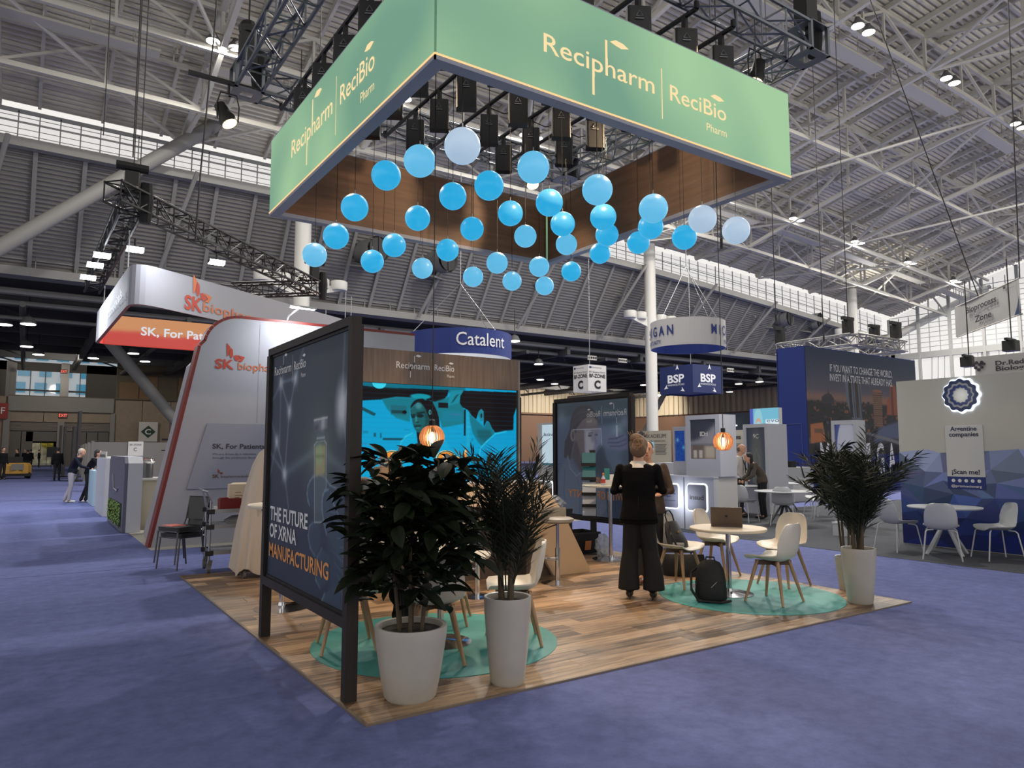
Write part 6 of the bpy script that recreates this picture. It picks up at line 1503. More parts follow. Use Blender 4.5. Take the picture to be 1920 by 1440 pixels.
# ---- left row counters ----
def rbox_thing(name, lab, cat, x0, x1, y0, y1, h, m, z=0.006, r=.04):
    t = thing(name, lab, cat, ((x0+x1)/2, (y0+y1)/2, z)); obj('body', rbox(MB(), x0, x1, y0, y1, z, h, r), m, t, world=True); return t
cwt = mat('counter_white', (196, 198, 206), .5); ccr = mat('counter_cream', (206, 198, 176), .55); cgr = mat('pedestal_grey', (96, 96, 116), .5)
t = rbox_thing('counter', 'cream fronted reception counter with white top behind the grey pedestal', 'counter', 1.95, 4.4, 16.6, 17.3, 1.0, ccr); obj('worktop', rbox(MB(), 1.9, 4.45, 16.5, 17.4, 1.0, 1.04, .03), white, t, world=True)
t = thing('pedestal', 'grey slab pedestal with rounded top, silver script and a moss window', 'pedestal', (1.75, 17.2, .006))
yp0, yp1 = 16.0, 19.0
m_ = MB(); ptsY = [(yp0, 0), (yp0, 1.35), (yp0+.15, 1.48), (yp1-.2, 1.48), (yp1, 1.38), (yp1, 0)]
obj('slab', m_.prism([(1.66, p[0], p[1]+.006) for p in ptsY], (.06, 0, 0)), cgr, t, world=True)
obj('core', MB().prism([(1.72, p[0], p[1]+.006) for p in ptsY], (.26, 0, 0)), cwt, t, world=True)
m_ = MB().box(1.655, 1.66, 16.25, 18.7, .1, .56); obj('moss_window', m_, mat('moss_dark', (40, 52, 40), .9), t, world=True)
m_ = MB(); rr = random.Random(2)
for i in range(500):
    y = rr.uniform(16.27, 18.68); z = rr.uniform(.12, .54); s = .05; a = rr.random()*6; m_.quadv((1.65, y, z), (1.63-.02*rr.random(), y+s*math.cos(a), z+s*math.sin(a)), (1.62, y+s*1.2*math.cos(a+.5), z+s*1.2*math.sin(a+.5)), (1.64, y+s*.6*math.cos(a+1.3), z+s*.6*math.sin(a+1.3)))
obj('moss', m_, mat('moss_green', (136, 166, 96), .9, noise=.5, nscale=9), t, world=True, kind='stuff')
m_ = MB().tube([(1.65, 18.0, 1.1), (1.65, 17.9, .95), (1.65, 17.8, .8), (1.65, 17.2, .76), (1.65, 16.95, .84)], .012, 6); obj('script_logo', m_, steel, t, world=True)
text(t, 'Lusso', (1.655, 17.9, .72), (0, -1, 0), Z_, steel, width=.9, height=.13)
rbox_thing('counter', 'tall cream-white counter block left of the grey pedestal', 'counter', 1.66, 2.1, 20.2, 22.6, 1.42, cwt)
t = thing('name_plate', 'small white sign with dark letters on the cream-white counter block', 'sign', (1.7, 20.6, 1.422)); obj('plate', MB().box(0, .03, 0, 1.6, 0, .16), white, t); text(t, 'innova', (1.69, 22.1, 1.44), (0, -1, 0), Z_, black, width=1.4, height=.11, bold=.03)
rbox_thing('counter', 'pale blue-white low counter the two people lean on', 'counter', 1.72, 2.4, 24.2, 26.8, 1.02, mat('counter_blue_white', (170, 200, 216), .5))
t = thing('tablet', 'white tablet on the pale low counter', 'tablet', (2.0, 24.8, 1.022)); obj('slate', MB().prism([(-.1, -.3, 0), (.2, .1, 0), (.2, .15, .42), (-.1, -.25, .42)], (.02, -.01, 0)), white, t); obj('pen', MB().tube([(-.2, 0, 0), (.1, -.3, .3)], .01, 5), black, t)
t = thing('appliance', 'black and chrome coffee urn on the cream counter', 'appliance', (2.12, 16.85, 1.041)); obj('drum', MB().lathe([(.16, 0), (.16, .3), (.13, .36), (.02, .38)], 18), mat('urn_steel', (110, 110, 112), .3, .8), t, smooth=True); obj('lid', MB().lathe([(.16, .3), (.2, .34), (.17, .39), (.02, .42)], 18), chrome, t, smooth=True)
t = thing('monitor', 'dark monitor on the cream counter seen from behind', 'monitor', (2.5, 16.8, 1.041)); obj('screen_back', MB().box(-.02, .5, 0, .04, .04, .36), mat('monitor_dark', (24, 26, 38), .5), t); obj('foot', MB().box(.15, .35, -.05, .1, 0, .04), black, t)
# row of translucent booths along the aisle
plx = mat('booth_pale_panel', (118, 116, 112), .6); nmx = ['nearest', 'second', 'third', 'fourth', 'fifth', 'farthest']
for i, y in enumerate((33, 39, 45, 51, 57, 63)):
    t = thing('booth_partition', 'pale partition with a small white sign in the left aisle row, %s' % nmx[i], 'partition', (3.2+i*.1, y, 0), 0, 'booth partitions along the left aisle')
    obj('panel', MB().box(-.9+i*.15, 3.5, 0, .08, 0, 1.95), plx, t); obj('end_post', MB().box(-1.0+i*.15, -.9+i*.15, -.05, .12, 0, 2.0), plx, t)
    obj('small_sign', MB().box(.3, .85, -.04, -.01, 1.4, 1.98), white, t); text(t, 'BF-ZONE', (3.2+i*.1+.36, y-.05, 1.82), X_, Z_, mat('navy', (30, 40, 80), .6), width=.42, height=.07); text(t, 'C', (3.2+i*.1+.5, y-.05, 1.6), X_, Z_, mat('navy', (30, 40, 80), .6), height=.14)
for i, (px, y, zt) in enumerate(((108, 60, 3.4), (116, 52, 3.1), (142, 44, 3.7), (133, 48, 3.0))):
    p = AY(px, 900, y); t = thing('banner_wall', 'tall dark banner panel standing in the shaded aisle, %s' % ['leftmost', 'second', 'tallest', 'beside the tallest'][i], 'banner', (p.x, y, 0)); obj('panel', MB().box(0, .12, 0, 1.6, 0, zt), mat('dark_banner', (50, 48, 50), .6), t); obj('base', MB().box(-.1, .3, 0, 1.6, 0, .05), black, t)
# people on the left
lp = dict(chest=(0, .05, .70), neck=(0, .10, .80), head=(0, .14, .885), shL=(-.105, .08, .78), shR=(.105, .08, .78), elL=(-.19, -.02, .66), elR=(.14, .2, .64), wrL=(-.11, .02, .56), wrR=(.1, .32, .6), anL=(.03, -.1, .05), feL=(.02, -.02, .02), knL=(.0, -.02, .29))
g = G(140, 941); person('grey-haired person in a dark jacket and light grey trousers leaning on the pale counter', g.x-.12, g.y-.4, -28, 1.76, lp, (28, 30, 44), (166, 160, 168), (178, 172, 160), (210, 208, 204), z=0, vox=.02, hands=False)
g = G(153, 940); lp2 = dict(lp); lp2.update(elL=(-.13, .12, .62), wrL=(-.05, .28, .6))
person('person with long dark hair in black leaning on the pale counter', g.x+.12, g.y-.6, -20, 1.72, lp2, (20, 20, 28), (16, 16, 20), (30, 26, 26), (214, 214, 214), z=0, vox=.02, hands=False, hairstyle='long', female=True)
t = thing('badge', 'white badge on a lanyard worn by the grey-haired person', 'badge', (g.x-.18, g.y-.45, 1.02)); obj('card', MB().box(-.05, .05, -.01, .01, 0, .16), white, t); obj('lanyard', MB().tube([(0, 0, .16), (-.02, .05, .5)], .008, 5), white, t)
dkp = [((106, 902), 'standing person in black in the shaded aisle', 1.8, 80), ((30, 888), 'dark standing person near the left edge behind the cart', 1.75, 200), ((3, 900), 'dark standing person at the very left edge', 1.8, 300), ((56, 880), 'dark person silhouetted left of the open door', 1.75, 60), ((72, 877), 'person silhouetted against the open lobby door', 1.75, 0), ((45, 882), 'person in a suit behind the yellow cart', 1.75, 250), ((50, 884), 'person in brown between the cart and the door', 1.7, 100), ((30, 880), 'bald person behind the yellow cart', 1.72, 180)]
for (px, lab, H_, az) in dkp:
    g = G(px[0], px[1]); 
    if g.y > 86: g = g*(86/g.y)
    person(lab, g.x, g.y, az, H_, None, (26, 26, 30), (20, 20, 24), (30, 26, 24), z=0, vox=.03, hands=False, face=False)
g = G(28, 897); t = thing('ride_on_cart', 'small yellow ride-on cart in the shaded aisle', 'cart', (g.x, g.y, 0), .1)
obj('body', MB().eloft([(0, 0, .18, .75, .9), (0, 0, .3, .8, 1.0), (0, 0, .75, .78, .95), (0, 0, .9, .66, .8)], 8), mat('cart_yellow', (186, 140, 58), .5), t)
obj('bumper', MB().box(-.7, .7, -1.05, -.9, .15, .3), black, t); obj('seat', MB().box(-.35, .35, .2, .7, .9, 1.25), black, t); obj('front_plate', MB().box(-.3, .3, -.98, -.93, .5, .85), mat('plate_grey', (120, 116, 110), .5), t)
for sx in (-1, 1):
    for sy in (-.6, .6): obj('wheel', MB().tube([(sx*.6-.08, sy, .18), (sx*.6+.08, sy, .18)], .18, 14), black, t)
g = G(96, 872); g = g*(84/g.y) if g.y > 84 else g; t = thing('floor_sign', 'dark floor sign on a stand beside the open lobby door', 'sign', (g.x, g.y, 0)); obj('board', MB().box(-.4, .4, 0, .08, 1.0, 2.0), black, t); obj('pole', MB().box(-.04, .04, 0, .08, 0, 1.0), black, t)
# ================= CENTRE AND RIGHT BOOTHS =================
KW = mat('kiosk_white', (178, 180, 190), .5); led = glow('halo_led', (235, 245, 255), 3.2); navy = mat('navy_blue', (20, 34, 92), .6)
GZ = .006
ct = thing('lit_counter', 'white counter with two backlit rounded logo squares', 'counter', (11.6, 10.3, GZ))
x0, y0, y1, hc = 11.33, 9.62, 11.15, 1.06
obj('front_panel', MB().box(x0, x0+.06, 10.42, y1, GZ, hc), KW, ct, world=True); obj('front_panel', MB().box(x0, x0+.06, y0, 10.38, GZ, hc), KW, ct, world=True)
obj('side_panel', MB().box(x0+.06, 12.05, y0, y0+.05, GZ, hc), mat('kiosk_white2', (186, 184, 182), .5), ct, world=True); obj('worktop', MB().box(x0-.02, 12.1, y0-.02, y1, hc, hc+.03), KW, ct, world=True); obj('core', MB().box(x0+.06, 12.0, y0+.06, y1, GZ, hc), KW, ct, world=True)
def plate_xy(y_hi, y_lo, z0, z1, lines, nm):
    w_ = y_hi-y_lo; m_ = MB(); r = .05; pts = []
    def loop(g, xx):
        L = []
        for cx, cz_, a0 in ((y_hi-r, z1-r, 0), (y_lo+r, z1-r, 90), (y_lo+r, z0+r, 180), (y_hi-r, z0+r, 270)):
            for k in range(5): a = math.radians(a0+22.5*k); L.append((xx, cx+(r+g)*math.cos(a), cz_+(r+g)*math.sin(a)))
        return L
    obj('halo', MB().prism(loop(.025, x0-.012), (.01, 0, 0)), led, ct, world=True); obj('logo_plate', MB().prism(loop(0, x0-.03), (.016, 0, 0)), mat('plate_slate', (104, 106, 122), .5), ct, world=True)
plate_xy(11.03, 10.55, .42, .90, None, 'a'); plate_xy(10.28, 9.80, .40, .92, None, 'b')
lamp('AREA', 'halo_glow', (x0-.25, 10.4, .6), 3, (.9, .95, 1), .5, (x0, 10.4, .6))
text(ct, 'Biogenesis', (x0-.031, 10.86, .70), (0, -1, 0), Z_, navy, width=.25, height=.035, bold=.02); text(ct, 'Bago', (x0-.031, 10.86, .64), (0, -1, 0), Z_, navy, width=.12, height=.035, bold=.02); text(ct, 'The leader in animal health', (x0-.031, 10.98, .56), (0, -1, 0), Z_, navy, width=.36, height=.02)
obj('ring_mark', MB().lathe([(.025, 0), (.05, 0), (.05, .004), (.025, .004)], 20), navy, ct, loc=V((x0-.03, 10.93, .69))-ct.location, rot=(0, -PI/2, 0))
text(ct, 'insud', (x0-.031, 10.22, .62), (0, -1, 0), Z_, mat('text_black', (30, 30, 36), .6), width=.36, height=.1, bold=.01)
lamp('AREA', 'kiosk_fill', (10.5, 8.0, 3.2), 30, (1, .96, .9), .8, (11.8, 9.5, 1))

def kiosk(lab, px0, px1, py0, z0, xp, dep, art=None, side='x', name='display_kiosk'):
    """white tower with recessed poster; front faces -x at x=xp between px0 (far y) and px1"""
    a = AX(px0, 845, xp); b = AX(px1, 845, xp); zt = ZV(xp, (a.y+b.y)/2, py0); t = thing(name, lab, 'kiosk', (xp+dep/2, (a.y+b.y)/2, z0))
    ya, yb_ = a.y, b.y; w_ = ya-yb_; H = zt-z0; fr_ = .12*w_
    tw_ = obj('tower', MB().box(xp+.04, xp+dep, yb_, ya, z0, zt), KW, t, world=True)
    obj('frame_stile', MB().box(xp, xp+.04, yb_, yb_+fr_, z0, zt), KW, t, world=True); obj('frame_stile', MB().box(xp, xp+.04, ya-fr_, ya, z0, zt), KW, t, world=True)
    obj('frame_rail', MB().box(xp, xp+.04, yb_+fr_, ya-fr_, zt-.09, zt), KW, t, world=True); obj('frame_rail', MB().box(xp, xp+.04, yb_+fr_, ya-fr_, z0, z0+.28*H), KW, t, world=True)
    if art: panel('poster', (xp+.035, ya-fr_, z0+.28*H), (0, -1, 0), Z_, w_-2*fr_, H*.72-.09, art, tw_)
    return t, (xp, ya-fr_, z0+.28*H, w_-2*fr_, H*.72-.09)
A = Art(120, 230, (44, 50, 66)); A.poly([(.0, .55), (.3, .5), (.6, .35), (1, .1), (1, .65), (0, .65)], (134, 132, 138), 10); A.rect(0, .66, 1, 1, (120, 104, 92), 2); A.rect(.05, .66, .5, 1, (96, 84, 80), 3); A.rect(.55, .68, .95, .98, (168, 158, 142), 6)
for x in (.1, .32): A.rect(x, .78, x+.14, .98, (178, 170, 160), 2)
t, q = kiosk('white display tower with a dark poster standing on the lit counter', 1286, 1350, 778, hc+.03, 11.45, .5, A.material('kiosk_print_a', .15)); text(t, 'ID:i', (11.48, q[1]-q[3]*.38, q[2]+q[4]*.58), (0, -1, 0), Z_, white, width=q[3]*.3, height=.09, bold=.03)
A = Art(100, 230, (44, 84, 176)); A.glow(.2, .3, .2, (120, 190, 230)); A.glow(.8, .55, .2, (90, 180, 220)); A.grain(.1, 3, 4)
kiosk('narrow white display tower with a blue map poster left of the taller tower', 1262, 1287, 800, hc+.03, 11.75, .4, A.material('kiosk_print_b', .5))
A = Art(100, 200, (58, 66, 82)); A.ell(.5, .55, .3, .5, (82, 86, 88), .5); A.path([(.3, .9), (.35, .5), (.5, .35), (.65, .5), (.7, .9)], .02, (110, 108, 100), .7)
t, q = kiosk('white display tower with a grey poster right of the slatted lamp', 1394, 1440, 795, GZ, 15.6, .8, A.material('kiosk_print_c', .1)); text(t, '9C', (15.63, q[1]-q[3]*.35, q[2]+q[4]*.82), (0, -1, 0), Z_, white, width=q[3]*.3, height=.12)
A = Art(100, 200, (178, 180, 196)); A.rect(0, 0, 1, .6, (66, 80, 140), 3); A.ell(.6, .45, .55, .55, (176, 178, 196), .1)
t, q = kiosk('white display tower with a moon poster in front of the skyline picture', 1560, 1607, 788, GZ, 14.6, .35, A.material('kiosk_print_d', .15)); text(t, 'LAT', (14.6+.0, q[1]-q[3]*.2, q[2]-.13), (0, -1, 0), Z_, dkt, width=q[3]*.5, height=.12)
# akadeum wall
p = AX(1170, 990, 13.6); 
def wall_x(name, lab, px0, px1, pyt, xp, m, dep=.1, z0=GZ, cat='wall panel'):
    a = AX(px0, 845, xp); b = AX(px1, 845, xp); zt = ZV(xp, b.y, pyt); t = thing(name, lab, cat, (xp, (a.y+b.y)/2, z0)); obj('panel', MB().box(xp, xp+dep, b.y, a.y, z0, zt), m, t, world=True); return t, a.y, b.y, zt
kw2 = mat('panel_offwhite', (186, 180, 168), .6)
t, ya, yb_, zt = wall_x('booth_wall', 'off-white booth wall with grey capital lettering and a small screen', 1196, 1254, 807, 14.2, kw2)
text(t, 'AKADEUM', (14.195, AX(1209, 845, 14.2).y, ZV(14.2, ya, 822)), (0, -1, 0), Z_, mat('text_grey', (70, 70, 72), .6), width=(AX(1209, 845, 14.2).y-AX(1249, 845, 14.2).y), height=.11, bold=.0)
text(t, 'LIFE SCIENCES', (14.195, AX(1209, 845, 14.2).y, ZV(14.2, ya, 829)), (0, -1, 0), Z_, mat('text_grey', (70, 70, 72), .6), width=(AX(1210, 845, 14.2).y-AX(1249, 845, 14.2).y), height=.05)
yy = AX(1213, 845, 14.2).y; yz_ = AX(1226, 845, 14.2).y; obj('screen_small', MB().box(14.17, 14.2, yz_, yy, ZV(14.2, yy, 845), ZV(14.2, yy, 829)), glow('small_screen', (150, 200, 226), .8), t, world=True)
m_ = MB(); ya2, yb2 = AX(1229, 845, 14.2).y, AX(1250, 845, 14.2).y
for k in range(8): z = ZV(14.2, ya2, 834+2.6*k); m_.box(14.19, 14.199, yb2+.1*(k % 3)*.3, ya2, z, z+.012)
obj('small_print', m_, mat('text_grey', (70, 70, 72), .6), t, world=True, kind='stuff')
obj('ring_mark', MB().lathe([(.13, 0), (.15, 0), (.15, .01), (.13, .01)], 24), mat('text_grey', (70, 70, 72), .6), t, loc=V((14.19, AX(1203, 845, 14.2).y, ZV(14.2, ya, 819)))-t.location, rot=(0, -PI/2, 0))
# low white desks under it
t, *_ = wall_x('low_cabinet', 'low white cabinet under the off-white wall with the small screen', 1228, 1262, 868, 13.2, cwt, .5, cat='cabinet')
# "latino" lightbox wall between screen and mirrored poster
t, ya, yb_, zt = wall_x('booth_wall', 'pale grey booth wall with a lit poster left of the mirrored picture', 1008, 1046, 792, 12.3, mat('booth_grey', (164, 164, 168), .6), .3)
ya, yb_ = AX(1017, 845, 12.2).y, AX(1044, 845, 12.2).y; z0_, z1_ = ZV(12.2, ya, 872), ZV(12.2, ya, 797)
obj('lit_poster', MB().box(12.19, 12.29, yb_, ya, z0_, z1_), glow('lit_poster', (190, 212, 224), .9), t, world=True); text(t, 'latino', (12.185, ya-.1, z0_+(z1_-z0_)*.72), (0, -1, 0), Z_, navy, width=(ya-yb_)*.7, height=.1, bold=.01)
obj('poster_print', MB().box(12.18, 12.19, yb_, ya-.02, z0_, z0_+.06), mat('print_teal_strip', (70, 130, 160), .5), t, world=True)
t, *_ = wall_x('low_cabinet', 'low grey cabinet with a lit outline behind the counter end', 985, 1046, 905, 11.8, mat('booth_grey', (164, 164, 168), .6), .4, cat='cabinet'); q = AX(1034, 905, 11.75)
obj('lit_outline', MB().tube([AX(1012, 902, 11.78), AX(1034, 902, 11.78), AX(1037, 908, 11.78), AX(1037, 935, 11.78)], .02, 6), led, t, world=True)
# publication wall "Biological solutions"
t, ya, yb_, zt = wall_x('booth_wall', 'cream booth wall with dark serif writing behind the slatted lamp', 1346, 1393, 806, 17.5, mat('cream_panel', (204, 198, 180), .6))
text(t, 'Custom', (17.49, AX(1362, 845, 17.5).y, ZV(17.5, ya, 818)), (0, -1, 0), Z_, dkt, width=(AX(1362, 845, 17.5).y-AX(1374, 845, 17.5).y), height=.13, bold=.03); text(t, 'solutions', (17.49, AX(1362, 845, 17.5).y, ZV(17.5, ya, 824)), (0, -1, 0), Z_, dkt, width=(AX(1362, 845, 17.5).y-AX(1390, 845, 17.5).y), height=.14, bold=.03)
m_ = MB(); yk = AX(1376, 845, 17.5).y; yk2 = AX(1389, 845, 17.5).y
for k in range(6): z = ZV(17.5, yk, 833+3*k); m_.box(17.485, 17.495, yk2, yk, z, z+.015)
obj('small_print', m_, dkt, t, world=True, kind='stuff')
# dark navy house-shaped wall & lit medical screen
t = thing('booth_wall', 'dark navy booth wall with a sloping roofline behind the kiosks', 'wall panel', (24, 23.5, GZ)); a, b = AX(1346, 845, 24.5), AX(1420, 845, 24.5)
obj('panel', MB().prism([(24.5, a.y, GZ), (24.5, a.y, ZV(24.5, a.y, 783)), (24.5, AX(1364, 845, 24.5).y, ZV(24.5, a.y, 775)), (24.5, b.y, ZV(24.5, b.y, 773)), (24.5, b.y, GZ)], (.2, 0, 0)), mat('navy_wall', (18, 24, 38), .7), t, world=True)
p = AX(1371, 797, 24.3); obj('arm_lamp', MB().tube([(24.5, p.y, p.z+.2), (24.2, p.y, p.z)], .03, 6), white, t, world=True); obj('lamp_face', MB().box(24.0, 24.3, p.y-.3, p.y+.3, p.z-.05, p.z), led, t, world=True)
A = Art(160, 260, (190, 224, 236)); A.rect(0, 0, 1, .33, (120, 190, 214), 3); A.rect(0, 0, .12, .3, (86, 96, 190), 2); A.ell(.3, .26, .16, .26, (150, 206, 220), .1); A.ell(.3, .27, .1, .1, (206, 170, 150), .2); A.ell(.3, .3, .1, .07, (170, 206, 224), .2); A.rect(.55, .2, 1, .3, (226, 240, 246), 2)
for k in range(5): A.rect(.05, .4+.11*k, .45, .42+.11*k, (90, 150, 190), 1); A.rect(.5, .4+.11*k, .95, .48+.11*k, (150, 200, 224), 1)
t = thing('lit_screen', 'tall lit screen with a masked medic picture left of the blue tower', 'screen', (21.5, 16.6, GZ)); a, b = AX(1408, 845, 21.6), AX(1462, 845, 21.6); zt = ZV(21.6, a.y, 767); zb_ = ZV(21.6, a.y, 872)
obj('cabinet', MB().box(21.62, 21.8, b.y, a.y, GZ, zt), white, t, world=True); panel('picture', (21.6, a.y, zb_), (0, -1, 0), Z_, a.y-b.y, zt-zb_, A.material('medic_screen', .9), t)
text(t, 'evo', (21.59, AX(1440, 845, 21.6).y, ZV(21.6, b.y, 791)), (0, -1, 0), Z_, mat('text_blue', (60, 110, 160), .5), height=.14, width=.5)

# ---- blue tower ----
XC, YC = 24.08, 16.0; XR = 32.2; YL = 17.15; ZT = 5.55
tw = thing('booth_tower', 'tall blue booth tower with a city skyline picture', 'booth tower', (28, 17, GZ)); bl = mat('royal_blue', (14, 40, 112), .6)
obj('side_wall', MB().box(XC, XC+.1, YC+.1, YL+.0, GZ, ZT), bl, tw, world=True); obj('side_wall', MB().box(XC, XC+.1, YL+.02, YL+.05, GZ, ZT), bl, tw, world=True)
fwl = obj('front_wall', MB().box(XC, XR, YC, YC+.1, GZ, ZT), bl, tw, world=True); obj('body', MB().box(XC+.1, XR, YC+.1, YL, GZ, ZT-.05), bl, tw, world=True)
m_ = MB(); z1 = ZV(XC, 16.6, 795)
for a, b in (((XC-.01, YL-.1, GZ+.01), (XC-.01, YL-.1, z1)), ((XC-.01, YL-.1, z1), (XC-.01, 16.2, z1)), ((XC-.01, 16.2, z1), (XC-.01, 16.2, GZ+.01))): m_.beam(a, b, .02)
obj('door_outline', m_, mat('outline_grey', (70, 84, 130), .6), tw, world=True)
zpb = ZV(XC+.1, YC, 852); H_ = ZT-zpb; W_ = XR-XC-.1
A = Art(460, 300, (40, 54, 78)); 
for k in range(30): f = k/29; c = (int(40+f*70), int(54+f*42), int(78+f*24)); A.rect(0, .02+f*.5, 1, .05+f*.5, c, 4)
A.rect(0, .42, 1, .5, (128, 98, 88), 6); A.rect(.6, .44, 1, .5, (150, 96, 80), 6, .8)
A.rect(0, .5, 1, 1, (42, 40, 42), 3); rr = random.Random(12)
for k in range(230):
    y = .49 + rr.random()**1.5*.46; s = .012+.05*(y-.46); x = rr.random(); c = rr.choice([(62, 54, 52), (96, 66, 52), (108, 72, 52), (34, 34, 38), (74, 74, 80), (118, 78, 52), (48, 50, 56), (30, 34, 32), (24, 30, 26)]); A.rect(x, y-s*rr.uniform(.4, 1.3), x+s*rr.uniform(.5, 1.6), y+s*.3, c, 0)
A.poly([(.55, .9), (.6, .74), (.8, .66), (1, .68), (1, .86), (.75, .84)], (82, 92, 118), 3); A.poly([(.5, .78), (1, .92), (1, .97), (.48, .8)], (112, 112, 116), 1); A.poly([(.02, .72), (.12, .7), (.14, .88), (.02, .9)], (168, 104, 64), 1); A.rect(.05, .76, .12, .8, (110, 80, 60), 1)
A.poly([(.31, .17), (.33, .18), (.45, .27), (.46, .3), (.46, .66), (.37, .66), (.33, .5)], (96, 104, 116), 1); 
for k in range(6): A.line((.345+.02*k, .22+.015*k), (.36+.02*k, .64), .003, (36, 34, 36), .95)
A.poly([(.35, .23), (.37, .24), (.38, .64), (.36, .64)], (40, 36, 38), 0); A.poly([(.4, .25), (.43, .27), (.43, .64), (.41, .64)], (60, 46, 40), 0)
A.rect(.565, .36, .65, .72, (118, 88, 72), 1); A.ell(.607, .36, .042, .015, (130, 96, 78), .2)
for k in range(16): A.rect(.565, .38+k*.021, .65, .384+k*.021, (60, 46, 42), 0)
A.poly([(.70, .44), (.73, .42), (.73, .3), (.75, .28), (.775, .28), (.79, .32), (.795, .45), (.83, .48), (.83, .6), (.69, .6)], (140, 78, 56), 1); A.rect(.74, .3, .76, .6, (88, 52, 42), 1, .8)
A.poly([(.12, .46), (.15, .43), (.17, .42), (.175, .38), (.18, .42), (.2, .43), (.22, .47), (.22, .52), (.12, .52)], (52, 50, 56), 1); A.grain(.05, 2)
panel('skyline_print', (XC+.06, YC-.006, zpb), X_, Z_, W_, H_-.04, A.material('skyline_print', 0, .6), fwl)
for s, py0, py1 in (('IF YOU WANT TO CHANGE THE WORLD,', 696, 697), ('INVEST IN A STATE THAT ALREADY HAS.', 714, 712)):
    a = AY(1556, py0 + 0, YC-.012); b = AY(1673, 712 if py0 < 700 else 720, YC-.012); text(tw, s, (a.x, YC-.012, a.z-.0), X_, Z_, prn_w, width=b.x-a.x, height=.30, bold=.0)
for ch, px in (('M', 1541), ('I', 1568), ('C', 1585), ('H', 1604), ('I', 1627), ('G', 1646), ('A', 1668), ('N', 1690)):
    a = AY(px, 868, YC-.2); text(tw, ch, (a.x, YC-.16, .72), X_, Z_, prn_w, width=.3 if ch == 'I' else .56, height=1.25, bold=.015, name='raised_letter')
# truss above tower
tt = thing('rigging_truss', 'pale truss ring with small lamps above the blue tower', 'truss', (30, 20, 6.2)); g0 = G(1600, 636, 6.3); ql = AX(1462, 655, g0.x); qr = AY(1692, 655, g0.y); q = [V((g0.x, ql.y, 6.3)), V((g0.x, g0.y, 6.3)), V((qr.x, g0.y, 6.3)), V((qr.x, ql.y, 6.3))]
for a, b in ((q[3], q[0]), (q[0], q[1]), (q[1], q[2]), (q[2], q[3])): obj('truss_section', box_truss(a, b, .45, .7, r=.04, rd=.02), mat('truss_pale', (150, 148, 142), .5, .3), tt, world=True)
for i, (px, py) in enumerate(((1463, 640), (1590, 622), (1640, 635), (1680, 630))):
    p = G(px, py, 6.7); t = thing('moving_head_lamp', 'black hoist or lamp on the pale truss above the blue tower, %s' % ['leftmost', 'second', 'third', 'rightmost'][i], 'lamp', p); obj('lamp_head', rbox(MB(), -.16, .16, -.2, .2, -.1, .5, .05), black, t); obj('arm', MB().box(-.4, .4, -.07, .07, .5, .64), black, t)

# ---- faceted wall ----
AWX = 12.72; ay0, ay1 = 6.67, 1.6; AH = 2.82
aw = thing('booth_wall', 'white and blue faceted booth wall with a round ribbon emblem', 'wall panel', (AWX, 4.2, GZ)); cream_w = mat('wall_cream', (186, 182, 172), .6)
obj('wall_body', rbox(MB(), AWX, AWX+.3, ay1, ay0, GZ, AH, .02), cream_w, aw, world=True)
rr = random.Random(21); cols = [(126, 138, 168), (104, 118, 158), (150, 156, 190), (86, 98, 150), (56, 70, 130), (112, 116, 170), (70, 84, 140), (46, 58, 120)]
GX, GY = 13, 6; zt = 1.58; grid = {}
for i in range(GX+1):
    for j in range(GY+1):
        y = ay0 - (ay0-ay1)*i/GX; z = GZ+.01 + (zt-GZ-.01)*j/GY
        if 0 < i < GX: y += rr.uniform(-.14, .14)
        if 0 < j < GY: z += rr.uniform(-.1, .1)
        if j == GY: z += rr.uniform(-.03, .05)
        grid[i, j] = (AWX-.004 - rr.uniform(0, .004), y, z)
fm = {}
for i in range(GX):
    for j in range(GY):
        a, b, c, d = grid[i, j], grid[i+1, j], grid[i+1, j+1], grid[i, j+1]
        tris = ((a, b, c), (a, c, d)) if rr.random() < .5 else ((a, b, d), (b, c, d))
        for tr_ in tris:
            zc_ = sum(p[2] for p in tr_)/3/zt; f = min(1, max(0, 1-(zc_-.15)/.75)); base = V((140, 150, 182))*(1-f) + V((16, 40, 116))*f; k = rr.uniform(.74, 1.22); c = tuple(int(max(0, min(255, v*k))/12)*12 for v in base)
            m = mat('facet_%d_%d_%d' % c, c, .55); obj('facet', MB().prism([(p[0], p[1], p[2]) for p in tr_], (.003, 0, 0)), m, aw, world=True)
def awp(px, py): return AX(px, py, AWX-.02)
p = awp(1802, 741); R0 = .235
def wavy(r, amp, n=12, K=96, ph=0): return [(r+amp*math.cos(n*2*PI*k/K+ph))*np.array((math.cos(2*PI*k/K), math.sin(2*PI*k/K))) for k in range(K)]
def ringw(r1, a1, r2, a2, x, d, m, nm):
    o = wavy(r1, a1); i = wavy(r2, a2); m_ = MB(); K = 96
    for L in (o, i):
        for q in L: m_.v.append((x, p.y-q[0], p.z+q[1]))
    for L in (o, i):
        for q in L: m_.v.append((x-d, p.y-q[0], p.z+q[1]))
    for k in range(K):
        k2 = (k+1) % K; m_.f += [(2*K+k, 2*K+k2, 3*K+k2, 3*K+k), (k, k2, 2*K+k2, 2*K+k), (K+k, 3*K+k, 3*K+k2, K+k2)]
    obj(nm, m_, m, aw, world=True)
ringw(.285, .014, .25, .014, AWX-.004, .01, glow('emblem_halo', (220, 236, 255), 5), 'emblem_halo')
